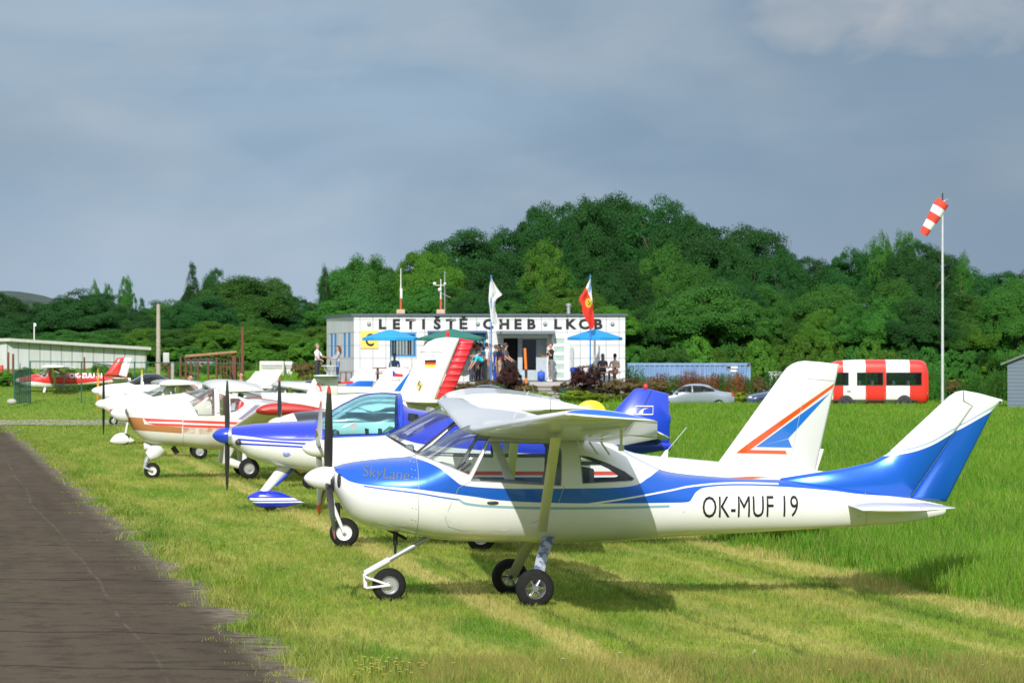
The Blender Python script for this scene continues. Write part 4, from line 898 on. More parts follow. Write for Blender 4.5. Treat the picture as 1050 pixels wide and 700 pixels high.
while Yq < 131:
    row = [mb.v((-.166 * Yq - 7.5, Yq, .004)), mb.v((-.166 * Yq - 3, Yq, .02)), mb.v((edge(Yq) - .35, Yq, .02)), mb.v((edge(Yq), Yq, .005))]
    if prev:
        for i in range(3): mb._f([prev[i], prev[i + 1], row[i + 1], row[i]])
    prev = row; Yq += .07 if Yq < 60 else .3
tag(mb.build('runway', am.m), None, None, None, 'structure')
# pale concrete path crossing in front of the fence
pm_ = flat('pale_concrete', (.30, .275, .23), .9, var=.25, scale=2); mb = MB(); prev = None
for i in range(0, 41):
    X0 = -26 + i * .55; y0 = 123.0 + .5 * math.sin(i * .9) + .3 * math.sin(i * 2.3); y1 = 134.5 + .5 * math.sin(i * 1.3 + 1)
    row = [mb.v((X0, y0, gz(X0, y0) + .03)), mb.v((X0, (y0 + y1) / 2, gz(X0, (y0 + y1) / 2) + .03)), mb.v((X0, y1, gz(X0, y1) + .03))]
    if prev:
        for k in range(2): mb._f([prev[k], row[k], row[k + 1], prev[k + 1]])
    prev = row
tag(mb.build('path', pm_), None, None, None, 'structure')
# ------------------------------------------------------------------ grass blades
rng = np.random.default_rng(5)
def blades(name, X, Yy, h, wdt, lean, mat, kind='stuff', seg=1, zoff=None):
    n = len(X); a = rng.uniform(0, 2 * np.pi, n); la = rng.uniform(0, 2 * np.pi, n); ln = lean * rng.uniform(.2, 1., n) * h
    Z = np.array([gz(x, y) for x, y in zip(X, Yy)]) if zoff is None else zoff
    dx_, dy_ = np.cos(a) * wdt / 2, np.sin(a) * wdt / 2; ox, oy = np.cos(la) * ln, np.sin(la) * ln
    if seg == 1:
        P = np.stack([np.stack([X - dx_, Yy - dy_, Z], 1), np.stack([X + dx_, Yy + dy_, Z], 1), np.stack([X + ox, Yy + oy, Z + h], 1)], 1); k = 3; faces = np.arange(n * 3, dtype=np.int32); ls = np.arange(n, dtype=np.int32) * 3
    else:
        P = np.stack([np.stack([X - dx_, Yy - dy_, Z], 1), np.stack([X + dx_, Yy + dy_, Z], 1), np.stack([X + dx_ * .7 + ox * .4, Yy + dy_ * .7 + oy * .4, Z + h * .62], 1), np.stack([X - dx_ * .7 + ox * .4, Yy - dy_ * .7 + oy * .4, Z + h * .62], 1), np.stack([X + ox, Yy + oy, Z + h * .95], 1)], 1); k = 5
        b = np.arange(n, dtype=np.int32)[:, None] * 5; faces = np.concatenate([b + [0, 1, 2, 3], b + [3, 2, 4]], 1).ravel().astype(np.int32); ls = (np.arange(n, dtype=np.int32)[:, None] * 7 + np.array([0, 4], np.int32)).ravel()
    me = bpy.data.meshes.new(name); me.vertices.add(n * k); me.vertices.foreach_set('co', P.reshape(-1).astype(np.float32))
    me.loops.add(len(faces)); me.loops.foreach_set('vertex_index', faces); me.polygons.add(len(ls)); me.polygons.foreach_set('loop_start', ls)
    r_ = np.repeat(rng.uniform(0, 1, n), k).astype(np.float32); at = me.attributes.new('rnd', 'FLOAT', 'POINT'); at.data.foreach_set('value', r_)
    me.update(calc_edges=True); me.validate(); me.materials.append(mat); o = link(name, me); tag(o, None, None, None, kind); return o
def leafy(m, c, amt=.35):
    nt = m.nt; m.set('col', c); t = m.node('ShaderNodeBsdfTranslucent'); nt.links.new(c.k, t.inputs[0]); mx = m.node('ShaderNodeMixShader'); mx.inputs[0].default_value = amt
    nt.links.new(m.b.outputs[0], mx.inputs[1]); nt.links.new(t.outputs[0], mx.inputs[2]); nt.links.new(mx.outputs[0], m.out.inputs[0]); return m.m
bmt = Mat('grass_blades', rough=.6, spec=.25); c, u, Y = grass_colors(bmt, True); r_ = bmt.attr('rnd')
c = bmt.mix(r_.ramp(.45, 1.) * .55, c, (.32, .42, .06)); c = bmt.mix(r_.ramp(.14, .0) * .85, c, (.42, .35, .13)); c = bmt.mix(r_.ramp(.40, .2) * r_.ramp(.14, .2) * .5, c, (.03, .075, .008)); grass_mat = leafy(bmt, c, .4)
def scatter(n, y0, y1, power, umin, umax, xpad=.4):
    # more blades close by: density falls with the distance
    t = rng.uniform(0, 1, n); Yy = y0 * (y1 / y0) ** t if power else y0 + (y1 - y0) * t
    hw = Yy * 525 / F + xpad; X = rng.uniform(-1, 1, n) * hw; q = X + TAN * Yy + .25 * np.sin(Yy * 1.3) + .12 * np.sin(Yy * 4.1 + X)
    k = (q > umin) & (q < umax); return X[k], Yy[k]
e_ = lambda Yy: 2.84 - .166 * Yy + .10 * np.sin(Yy * 1.7) + .09 * np.sin(Yy * 4.3 + 1) + .07 * np.sin(Yy * 9.1)
X, Yy = scatter(620000, 23, 110, True, -50, 9.1); k = X > e_(Yy) - .03; X, Yy = X[k], Yy[k]
lf = np.sin(X * 1.3 + 2.1 * np.sin(Yy * .35)) * np.sin(Yy * .8 + 1.7 * np.sin(X * .9)); h = (.022 + .026 * rng.uniform(0, 1, len(X)) ** 1.5 + .008 * lf) * (1 + Yy / 160)
blades('mown_grass', X, Yy, h, .0058 * (Yy / 28) ** .9, .9, grass_mat)
X, Yy = scatter(420000, 29, 150, True, 8.95, 500)
h = (.16 + .14 * rng.uniform(0, 1, len(X)) + .05 * np.sin(X * .8 + 1.3 * np.sin(Yy * .3))) * np.clip((X + TAN * Yy - 8.7) / .9, .35, 1)
blades('tall_meadow_grass', X, Yy, h, .009 * (Yy / 32) ** .9, .45, grass_mat, seg=2)
X, Yy = scatter(110000, 110, 200, False, -50, 500); X2, Y2 = X, Yy
blades('far_grass', X, Yy, .07 + .22 * rng.uniform(0, 1, len(X)) ** 2 * (X + TAN * Yy > 14), .05, .5, grass_mat)
t = rng.uniform(0, 1, 60000); Yy = 150 + 33 * t; X = rng.uniform(2.5, 30, 60000); k = np.abs(X) < Yy * .155; X, Yy = X[k], Yy[k]
k = (X > 7.5) | (Yy < 160) & (X > 4); X, Yy = X[k], Yy[k]; blades('far_meadow_grass', X, Yy, .06 + .13 * rng.uniform(0, 1, len(X)) * np.clip((Yy - 155) / 20, .2, 1), .06, .5, grass_mat)
# rank tufts - along the asphalt edge and across the near verge
def tufts(n, y0, y1, sel, hmin, hmax, name, per=70, spread=.10, wd=.006, lean=.8, pow_=True):
    CY = y0 * (y1 / y0) ** rng.uniform(0, 1, n); CXx = sel(CY); rad = spread * rng.uniform(.5, 1.6, n)
    X = np.repeat(CXx, per) + rng.normal(0, 1, n * per) * np.repeat(rad, per); Yy = np.repeat(CY, per) + rng.normal(0, 1, n * per) * np.repeat(rad, per)
    h = np.repeat(rng.uniform(hmin, hmax, n), per) * rng.uniform(.35, 1, n * per); blades(name, X, Yy, h, wd * (Yy / 28) ** .7, lean, grass_mat, seg=2)
tufts(2600, 23.8, 62, lambda y: e_(y) + (rng.uniform(0, 1, len(y))) * (y * .147 + 9.0 - .15 * y - e_(y)).clip(.5, 30), .045, .085, 'coarse_grass_tufts', 26, .045, .0055, .9)
tufts(620, 23.4, 110, lambda y: e_(y) + np.abs(rng.normal(0, .16, len(y))) - .03, .05, .13, 'edge_tufts')
tufts(70, 23.8, 80, lambda y: e_(y) + rng.normal(.02, .08, len(y)), .10, .20, 'edge_weeds', 110, .11, .009, .8)
tufts(150, 23.6, 60, lambda y: e_(y) - np.abs(rng.normal(0, .28, len(y))), .025, .06, 'asphalt_weeds', 40, .07)
straw = Mat('dry_straw', rough=.7, spec=.2); r_ = straw.attr('rnd'); straw_m = leafy(straw, straw.mix(r_, (.36, .28, .10), (.20, .22, .04)), .3)
gs = grass_mat; grass_mat = straw_m
tufts(420, 23.6, 25.7, lambda y: rng.uniform(-.8, 3.9, len(y)), .06, .20, 'dry_verge_grass', 40, .10, .004, .7)
grass_mat = gs
tufts(500, 23.5, 25.6, lambda y: rng.uniform(-.9, 3.9, len(y)), .05, .14, 'verge_grass', 55, .10, .006, .8)
# small wild flowers
STEM = flat('green_stem', (.05, .10, .012), .7)
def flowers(name, pts, mat, r):
    mb = MB()
    for x, y, z in pts:
        for k in range(5):
            a = k * 1.257 + x * 9; mb.poly([(x, y, z), (x + r * math.cos(a - .5), y + r * math.sin(a - .5), z + r * .3), (x + r * 1.25 * math.cos(a), y + r * 1.25 * math.sin(a), z + r * .25), (x + r * math.cos(a + .5), y + r * math.sin(a + .5), z + r * .3)])
        mb.mi = 1; mb.tube([(x, y, gz(x, y)), (x, y, z)], .0025, 3); mb.mi = 0
    o = mb.build(name, [mat, STEM], smooth=False, normals=False); tag(o, None, None, None, 'stuff')
flowers('yellow_flowers', [(U(-1.1, -.6) if rnd() < .8 else U(-.6, 3.4), U(23.9, 24.9), U(.07, .13)) for _ in range(46)], YEL, .013)
flowers('white_flowers', [(edge(yy) + U(-.1, .25), yy, U(.08, .16)) for yy in [U(38, 52) for _ in range(26)]] + [(U(-1, 4.5), U(24.5, 27), U(.05, .09)) for _ in range(8)], flat('white_petals', (.75, .75, .7), .6), .014)
# ------------------------------------------------------------------ terminal building on its terrace
PZ = 1.31; D0 = 168.0
xl, xr = wp(363, 391, D0).x, wp(641, 391, D0).x; ZT = wp(500, 323.5, D0).z
terr = flat('concrete_paving', (.36, .35, .33), .9, var=.15, scale=1.5)
mb = MB(); mb.box(((xl - 5 + xr + .25) / 2, D0 + 2.8, PZ - .75), (xr - xl + 5.25, 15.6, 1.5)); tag(mb.build('terrace', terr, smooth=False), None, None, None, 'structure')
term = empty('terminal_building', ((xl + xr) / 2, D0, PZ), 'white panelled flat-roofed airfield building with LETIŠTĚ CHEB LKCB lettering', 'building')
TX, TY = (xl + xr) / 2, D0
def tl(x, y, z): return (x - TX, y - TY, z - PZ)
pan = Mat('white_cladding_panels', rough=.45); x, y, z = pan.obj(); Wd = 13.0 / 21
br = pan.node('ShaderNodeTexBrick'); br.offset = 0; br.inputs['Scale'].default_value = 1.0; br.inputs['Mortar Size'].default_value = .016; br.inputs['Brick Width'].default_value = .62; br.inputs['Row Height'].default_value = .62
br.inputs['Color1'].default_value = (.58, .59, .60, 1); br.inputs['Color2'].default_value = (.64, .65, .655, 1); br.inputs['Mortar'].default_value = (.26, .28, .30, 1)
pan.nt.links.new(pan.vec(x + y, z + .13, 0).k, br.inputs['Vector']); streaks = pan.noise(1.0, 4, .6, pan.vec(x * 6, y * 6, z * .6)).ramp(.5, .8)
c = pan.mix(streaks * .25, V(pan.nt, br.outputs[0]), (.5, .5, .46)); pan.set('col', c)
H_ = ZT - PZ; DEP = 10.0
def px_x(px): return wp(px, 350, D0).x - TX
def px_z(py): return wp(500, py, D0).z - PZ
def wall_holes(name, length, height, holes, mat, parent, M, t=.22):     # a wall as strips round its openings (u along, v up)
    mb = MB(); us = sorted({0, length} | {h[0] for h in holes} | {h[1] for h in holes}); vs = sorted({0, height} | {h[2] for h in holes} | {h[3] for h in holes})
    for a, b in zip(us, us[1:]):
        run = None
        for c_, d_ in zip(vs, vs[1:]):
            mid = ((a + b) / 2, (c_ + d_) / 2); solid = not any(h[0] < mid[0] < h[1] and h[2] < mid[1] < h[3] for h in holes)
            if solid: run = (run[0], d_) if run else (c_, d_)
            if run and (not solid or d_ == vs[-1]):
                mb.box(((a + b) / 2, t / 2, (run[0] + run[1]) / 2), (b - a, t, run[1] - run[0]), m=M); run = None
    return mb.build(name, mat, parent, smooth=False)
hx = -TX + xl
win1 = (px_x(400) - hx, px_x(427) - hx, px_z(366), px_z(340.5)); win2 = (px_x(441) - hx, px_x(498) - hx, px_z(366), px_z(341.5)); ent = (px_x(515) - hx, px_x(562) - hx, 0, px_z(342.5))
wall_holes('front_wall', xr - xl, H_, [win1, win2, ent], pan.m, term, Matrix.Translation((hx, 0, 0)))
M = Matrix.Translation((hx, DEP, 0)) @ Matrix.Rotation(R(-90), 4, 'Z')
SKEW = (px_x(363) - px_x(335)) / 1.0
# the left wall leans outwards in plan, as its width in the photo shows
side_dir = Vector((wp(335, 380, D0 + 8.0).x - xl, 8.0, 0)); sl = side_dir.length; an = math.atan2(-side_dir.y, -side_dir.x)
M = Matrix.Translation((hx + side_dir.x, side_dir.y, 0)) @ Matrix.Rotation(an, 4, 'Z')
slits = [(sl * (1 - b), sl * (1 - a), px_z(366), px_z(341)) for a, b in ((.13, .23), (.29, .39), (.63, .73), (.77, .87))]
wall_holes('side_wall', sl, H_, slits, pan.m, term, M)
sky_blue = flat('sky_blue_frame', (.03, .25, .60), .4, var=.05)
for i, s in enumerate(slits):
    mb = MB(); mb.box(((s[0] + s[1]) / 2, .045, (s[2] + s[3]) / 2), (s[1] - s[0] - .02, .06, s[3] - s[2] - .02), m=M); w_ = mb.build('slit_window', sky_blue, term, smooth=False)
mb = MB(); rp = [(hx - .12, -.12), (xr - TX + .12, -.12), (xr - TX + .12, 8.3), (hx + side_dir.x - .12, 8.3)]
mb.rings([[Vector((a, b, H_ - .02)) for a, b in rp], [Vector((a, b, H_ + .09)) for a, b in rp]]); mb.build('roof_edge', flat('dark_roof_flashing', (.07, .09, .12), .5), term, smooth=False)
mb = MB(); rp2 = [(hx + .24, .24), (xr - TX - .01, .24), (xr - TX - .01, 8.0), (hx + side_dir.x + .3, 8.0)]; 
mb.box((xr - TX - .11, 4.1, H_ / 2), (.22, 7.7, H_ - .05)); mb.build('end_wall', pan.m, term, smooth=False)
mb = MB(); mb.box(((hx + side_dir.x + .1 + xr - TX) / 2 - .05, 8.05, H_ / 2), (xr - xl - side_dir.x - .25, .2, H_ - .06)); mb.build('rear_wall', pan.m, term, smooth=False)
mb = MB(); mb.box(((hx + xr - TX) / 2, 4, .03), (xr - xl - .6, 7.4, .06)); mb.build('floor_slab', flat('dim_floor', (.12, .11, .1), .8), term, smooth=False)
def window(wn_, name, bars=0, frame=sky_blue, pane=SMOKE, blinds=True):
    a, b, c_, d_ = wn_; mb = MB(); t = .09
    for bx in (((a + b) / 2, c_ + t / 2, b - a, t), ((a + b) / 2, d_ - t / 2, b - a, t), (a + t / 2, (c_ + d_) / 2, t, d_ - c_ - 2 * t), (b - t / 2, (c_ + d_) / 2, t, d_ - c_ - 2 * t)): mb.box((hx + bx[0], .05, bx[1]), (bx[2], .08, bx[3]))
    o = mb.build(name, frame, term, smooth=False); mb = MB(); mb.box((hx + (a + b) / 2, .07, (c_ + d_) / 2), (b - a - .16, .012, d_ - c_ - .16)); mb.build('pane', CLEAR, o, smooth=False)
    mb = MB(); n = max(3, int((b - a) / .17))
    for k in range(n): mb.box((hx + a + .12 + (b - a - .24) * (k + .5) / n, .16, (c_ + d_) / 2), (.10 if k % 5 else .02, .02, d_ - c_ - .2), rz=.3)
    mb.build('blind', flat('pale_blind', (.42, .45, .47), .7), o, smooth=False)
window(win1, 'front_window'); window(win2, 'front_window')
# entrance: near-black sheet painting the unlit interior, glazed door, canopy slab
a, b, c_, d_ = ent; gdoor = flat('grey_blue_door', (.40, .47, .53), .5)
mb = MB(); mb.box((hx + a + .02, .6, d_ / 2), (.08, .9, d_)); mb.box((hx + b - .02, .6, d_ / 2), (.08, .9, d_)); mb.box((hx + (a + b) / 2, .6, d_ + .03), (b - a, .9, .06)); mb.build('entrance_reveal', WHITE, term, smooth=False)
mx0 = px_x(531) - hx
mb = MB(); mb.box((hx + (a + mx0) / 2, 1.2, d_ / 2), (mx0 - a, .05, d_)); mb.build('dark_doorway', flat('dark_interior', (.006, .007, .009), .8), term, smooth=False)
dw = wall_holes('door', b - mx0, d_, [(.22, .88, .55, d_ - .25)], gdoor, term, Matrix.Translation((hx + mx0, .95, 0)), .06)
mb = MB(); mb.box((hx + mx0 + .55, .98, (.55 + d_ - .25) / 2), (.64, .02, d_ - .82)); mb.build('door_glass', SMOKE, dw, smooth=False)
mb = MB(); mb.box((hx + b - .3, .93, 1.28), (.16, .02, .08)); mb.build('notice', YEL, dw, smooth=False)
mb = MB(); mb.box((px_x(539), -.45, px_z(340.8)), (px_x(569) - px_x(509), .9, .14)); mb.build('entrance_canopy', flat('slate_canopy', (.14, .17, .2), .5), term, smooth=False)
mb = MB(); mb.box((px_x(536), -.02, px_z(344.5)), (px_x(566) - px_x(513), .03, .2)); mb.build('canopy_fascia', WHITE, term, smooth=False)
mb = MB(); mb.box((px_x(469), -.25, px_z(340.2)), (px_x(499) - px_x(438), .5, .1)); mb.build('window_hood', flat('blue_hood', (.04, .09, .2), .5), term, smooth=False)
# open leaf with five glass shelves
mb = MB(); p0, p1 = px_x(565.5), px_x(584); zs = [px_z(q) for q in (389.5, 342.5)]
lf = wall_holes('door_leaf', p1 - p0, zs[1] - zs[0], [(.12, .62, .1 + k * .41, .36 + k * .41) for k in range(5)], WHITE, term, Matrix.Translation((p0, -.12, zs[0])), .07)
fro = flat('frosted_green_glass', (.38, .50, .46), .15)
for k in range(5):
    mb = MB(); mb.box((p0 + .37, -.085, zs[0] + .23 + k * .41), (.5, .02, .26)); mb.build('glass_shelf', fro, lf, smooth=False)
mb = MB(); mb.box((px_x(586.5), -.15, px_z(372)), (.12, .3, 1.5)); mb.build('side_screen', flat('grey_screen', (.35, .42, .42), .4), term, smooth=False)
# lettering, lamps, yellow C board
def sign_letter(ch, px):
    o = lettering(ch, .64, lambda u_, v_: Vector((u_, -.03, px_z(336.8) + v_)), BLACK, term, 'sign_letter', bold=.028, sx=1.12)
    q = [v.co.x for v in o.data.vertices]; o.location.x = px_x(px) - (min(q) + max(q)) / 2
for ch, px in zip('LETIŠTĚ', (392.3, 406.5, 421, 434.3, 448.3, 462.3, 475.3)): sign_letter(ch, px)
for ch, px in zip('CHEBLKCB', (500.5, 517, 531.2, 545, 572.2, 586, 598.8, 613.5)): sign_letter(ch, px)
for px in (378.3, 490, 559, 628):
    mb = MB(); mb.ball((px_x(px), -.06, px_z(331.7)), (.1, .09, .1)); mb.build('wall_lamp', flat('lamp_globe', (.33, .36, .36), .25), term)
mb = MB(); mb.box((px_x(379), -.03, px_z(348)), (px_x(388) - px_x(370), .05, px_z(339) - px_z(357))); yb = mb.build('yellow_board', flat('yellow_board', (.78, .56, .10), .5), term, smooth=False)
lettering('C', .9, lambda u_, v_: Vector((px_x(374.8) + u_, -.062, px_z(355) + v_)), BLACK, yb, 'board_letter', bold=.02, fit=.40, hfit=.62)
# roof masts and flue
for px, py0, nm, lab in ((411, 275, 'roof_mast', 'thin pale antenna mast on an orange foot, left end of terminal roof'), (452, 286, 'weather_mast', 'orange weather mast with cup sensors on the terminal roof')):
    X = wp(px, 323, D0 + 2.5).x; t = empty(nm, (X, D0 + 2.5, ZT + .09), lab, 'mast'); h = wp(px, py0, D0 + 2.5).z - ZT - .09
    mb = MB(); mb.box((0, 0, .12), (.42, .42, .24), bev=.04); mb.build('mast_foot', flat('pale_stone_foot', (.5, .38, .27), .8), t)
    mb = MB(); mb.tube([(0, 0, .2), (0, 0, .75)], .05, 8); mb.build('mast_base', flat('orange_red', (.55, .10, .04), .5), t)
    mb = MB(); mb.tube([(0, 0, .75), (0, 0, h)], [.04, .02], 8)
    if 'weather' in nm: mb.tube([(-.3, 0, h * .82), (.2, 0, h * .82)], .02, 6); mb.ball((-.3, 0, h * .82 + .08), .09, 8, 6); mb.ball((.2, 0, h * .82 + .08), .07, 8, 6); mb.ball((-.05, 0, h * .7), .1, 8, 6)
    else: mb.box((.02, -.04, h * .45), (.12, .1, .5), bev=.02)
    mb.build('mast_tube', CREAM, t)
X = wp(456, 300, D0 + 2.8).x; mb = MB(); mb.tube([(X, D0 + 2.8, ZT), (X, D0 + 2.8, wp(456, 278, D0 + 2.8).z)], .03, 8); mb.tube([(X - .3, D0 + 2.8, ZT + 1.2), (X + .3, D0 + 2.8, ZT + .9)], .012, 5); tag(mb.build('aerial', ALU), 'thin grey aerial pole with cross rod beside the weather mast', 'aerial')
X = wp(583, 318, D0 + 2).x; mb = MB(); mb.lathe([(.09, 0), (.09, .4), (.13, .42), (.13, .52), (.02, .56)], (X, D0 + 2, ZT + .06)); tag(mb.build('flue_pipe', ALU), 'short metal flue pipe on the roof above the LKCB letters', 'flue')
# steps
t = empty('entrance_steps', (wp(560, 400, 163).x, 165, gz(0, 163)), 'grey concrete steps leading up to the entrance', 'steps')
for k in range(4):
    mb = MB(); zt = PZ - .17 * (k + 1) + .0; y0 = 162.9 - k * .5; mb.box((0, y0 - 165 - .1, zt - gz(0, 163) - .4), (wp(580, 400, 165).x - wp(541, 400, 165).x + k * .15, .75, .8)); st_ = mb.build('step', flat('step_riser', (.2, .19, .17), .9), t, smooth=False); mb = MB(); mb.box((0, y0 - 165 - .14, zt - gz(0, 163) + .012), (wp(580, 400, 165).x - wp(541, 400, 165).x + k * .15 + .04, .76, .055)); mb.build('tread', terr, st_, smooth=False)  # riser shade put into the colour, darker than the tread above
# ------------------------------------------------------------------ parasols, flags, posts
def parasol(px0, px1, pxp, ytop, yedge, D, c, label):
    L_, R_, T = wp(px0, yedge, D), wp(px1, yedge, D), wp(pxp, ytop, D); r = (R_.x - L_.x) / 2; X = (R_.x + L_.x) / 2; zg = PZ
    t = empty('parasol', (X, D, zg), label, 'parasol', 'parasols in front of the terminal'); mb = MB(); n = 8; h = T.z - L_.z
    rr = [[Vector((q * r * math.cos(2 * math.pi * k / n + .2), q * r * math.sin(2 * math.pi * k / n + .2), L_.z - zg + h * (1 - q ** 1.15))) for k in range(n)] for q in (1.0, .8, .55, .3, .06)]
    mb.rings([[p - Vector((0, 0, .12)) for p in rr[0]]] + rr, cap0=False); mb.build('parasol_canopy', flat('parasol_cloth', c, .8, var=.06), t, smooth=False)
    mb = MB(); mb.tube([(0, 0, 0), (0, 0, T.z - zg - .02)], .03, 8); mb.build('pole', GREY, t)
    mb = MB(); mb.lathe([(.28, 0), (.28, .06), (.06, .12)], (0, 0, 0)); mb.build('parasol_foot', GREY, t)
    for k in range(n):
        a = 2 * math.pi * k / n + .2; mb = MB(); mb.tube([(0, 0, T.z - zg - .1), (r * .97 * math.cos(a), r * .97 * math.sin(a), L_.z - zg - .01)], .01, 5); mb.build('rib', GREY, t)
parasol(371, 430, 401, 337.6, 346.3, 163.9, (.015, .30, .66), 'sky blue parasol half covering the yellow C board')
parasol(428, 499, 457, 337, 346.5, 166.8, (.02, .16, .12), 'dark green parasol above the red ribbed rudder')
parasol(581, 639, 610, 337.4, 346, 163.9, (.01, .26, .66), 'bright blue parasol at the right end of the terminal')
def cloth(mb, rows, D0_, wob=.12):      # rows of (left px, right px, y px): a hanging flag with folds
    vv = []
    for j, (a, b, yy) in enumerate(rows):
        row = []
        for k in range(9):
            u_ = k / 8; q = wp(a + (b - a) * u_, yy, D0_); q.y += wob * math.sin(u_ * 7 + j * .9) * min(1, u_ * 3); row.append(mb.v(q - mb.org))
        vv.append(row)
    for r0, r1 in zip(vv, vv[1:]):
        for k in range(8): mb._f([r0[k], r0[k + 1], r1[k + 1], r1[k]])
pb = flat('blue_pole_paint', (.05, .20, .55), .4)
p = wp(503.7, 392, 162.8); t = empty('flag', p, 'plain white flag hanging on a blue pole left of the entrance', 'flag')
mb = MB(); mb.tube([(0, 0, -.6), (0, 0, wp(503.7, 282, 162.8).z - p.z)], .035, 8); mb.build('pole', pb, t)
mb = MB(); mb.org = p; cloth(mb, [(503.8,504.6,285.5),(502.5,506,289),(501.8,509,294),(501.5,513,299.5),(501.3,515,302),(501.2,511,305),(501.2,508,309),(502,507.5,314),(502.6,508.5,320),(503,510,325),(504,512.8,330.5),(506,514,332.5)], 162.72)
mb.build('cloth', flat('white_flag_cloth', (.62, .63, .66), .8), t)
p = wp(605.3, 392, 162.6); t = empty('flag', p, 'red and white flag with yellow emblem on a blue pole', 'flag')
mb = MB(); mb.tube([(0, 0, -.6), (0, 0, wp(605.3, 282, 162.6).z - p.z)], .035, 8); mb.build('pole', pb, t)
fc = Mat('red_white_flag_cloth', rough=.8); x, y, z = fc.obj(); zz = lambda py: wp(605, py, 162.5).z - p.z; xx = lambda px: wp(px, 300, 162.5).x - p.x
wh = ((x - (z * -.42 + (xx(602.3) + .42 * zz(298)))) ).step(.05); wh = wh * (z - zz(322)).step(.05) + (z - zz(298)).step(.05) * wh.inv() * 0.0
em = ((x - xx(603.5)) * (x - xx(603.5)) + (z - zz(310.5)) * (z - zz(310.5)) * .5) * -1 + .022
c = fc.mix(wh, (.68, .035, .02), (.78, .76, .74)); c = fc.mix(em.step(.01), c, (.72, .5, .03)); c = fc.mix((em - .012).step(.008) * fc.noise(9, 3).ramp(.45, .55), c, (.08, .05, .02)); fc.set('col', c)
mb = MB(); mb.org = p; cloth(mb, [(604.6,605.8,286),(602.8,606,290),(600.5,606.2,295),(597.5,606.5,300),(594.3,606.8,304.5),(593.7,607.2,307.5),(595.5,607.6,311),(597,608,315),(597,608.5,319),(598.5,609,324),(602,609.5,329),(603.5,609.5,333),(604.5,607.5,337.5)], 162.5); mb.build('cloth', fc.m, t)
oc = Mat('orange_black_bands', rough=.5); x, y, z = oc.obj(); oc.set('col', oc.mix((z * 1.0 - .93).step(.02) * ((z - 1.33) * -1).step(.02) + (z * -1 + .38).step(.02), (.78, .20, .03), (.03, .03, .03)))
p = wp(539.5, 408, 162); mb = MB(); mb.tube([(0, 0, -.1), (0, 0, 1.15), (-.06, 0, 2.3)], .065, 10); o = mb.build('marker_pole', oc.m); o.location = p; tag(o, 'orange and black banded pole standing before the entrance steps', 'pole')
# picnic tables
def picnic(px0, px1, py, D, label):
    a, b = wp(px0, py, D), wp(px1, py, D); X = (a.x + b.x) / 2; W_ = b.x - a.x; t = empty('picnic_table', (X, D, PZ), label, 'table'); h = a.z - PZ
    mb = MB()
    for k in range(4): mb.box((0, -.3 + .2 * k, h - .03), (W_, .18, .05), bev=.01)
    mb.build('tabletop', WOOD, t, smooth=False)
    for sg in (-1, 1):
        mb = MB(); mb.box((0, sg * .75, h * .6), (W_, .26, .05), bev=.01); mb.build('bench', WOOD, t, smooth=False)
        mb = MB(); X_ = sg * W_ * .38; mb.tube([(X_, -.5, 0), (X_, -.15, h - .05)], .045, 6); mb.tube([(X_, .5, 0), (X_, .15, h - .05)], .045, 6); mb.tube([(X_, -.8, h * .55), (X_, .8, h * .55)], .04, 6); mb.build('trestle', WOOD, t)
picnic(592, 636, 375.5, 164.4, 'brown wooden picnic table under the bright blue parasol'); picnic(383, 419, 376.5, 164.4, 'dark wooden picnic table under the sky blue parasol')
# white garden table with things, small stools at the left corner
p = wp(338, 392, 166.5); t = empty('garden_table', (p.x, 166.5, PZ), 'white metal garden table between the standing man and woman', 'table')
mb = MB(); mb.lathe([(.42, .74), (.42, .77)], (0, 0, 0)); mb.build('tabletop', WHITE, t)
for k in range(4):
    a = k * 1.571 + .6; mb = MB(); mb.tube([(.36 * math.cos(a), .36 * math.sin(a), .74), (.12 * math.cos(a), .12 * math.sin(a), .4), (.4 * math.cos(a), .4 * math.sin(a), 0)], .015, 6); mb.build('leg', WHITE, t)
mb = MB(); mb.lathe([(.04, 0), (.045, .16), (.015, .2), (.015, .27)], (p.x + .05, 166.4, PZ + .77)); tag(mb.build('bottle', DARK), 'dark bottle standing on the white garden table', 'bottle')
for px, lab in ((352, 'dark low stool beside the corner of the terminal, left one'), (357.5, 'dark low stool nearest the white tail with blue band')):
    p = wp(px, 392, 166); t = empty('stool', (p.x, 166, PZ), lab, 'stool'); mb = MB(); mb.box((0, 0, .44), (.36, .32, .05), bev=.015); mb.build('seat', WOOD, t)
    for sx_ in (-1, 1):
        for sy in (-1, 1): mb = MB(); mb.tube([(sx_ * .12, sy * .1, .42), (sx_ * .16, sy * .13, 0)], .02, 6); mb.build('leg', WOOD, t)
p = wp(589.5, 391, 166); t = empty('litter_bin', (p.x, 166, PZ), 'small bin with blue lid beside the white glass-shelved door', 'bin'); mb = MB(); mb.lathe([(.17, 0), (.21, .5)], (0, 0, 0)); mb.build('bin_body', DARK, t); mb = MB(); mb.lathe([(.23, .5), (.25, .58), (.2, .68), (.05, .71)], (0, 0, 0)); mb.build('lid', BLUEP, t)
p = wp(555, 391, 166.9); t = empty('rucksack', (p.x, 166.9, PZ), 'bright blue rucksack on the ground by the entrance', 'bag'); mb = MB(); mb.box((0, 0, .25), (.36, .24, .5), bev=.09); mb.build('bag_body', flat('blue_nylon', (.01, .09, .55), .6), t); mb = MB(); mb.ball((0, -.13, .18), (.15, .07, .13)); mb.build('pocket', flat('dark_blue_nylon', (.01, .05, .3), .6), t); mb = MB(); mb.tube([(-.05, 0, .48), (0, 0, .56), (.05, 0, .48)], .015, 5); mb.build('handle', DARK, t)
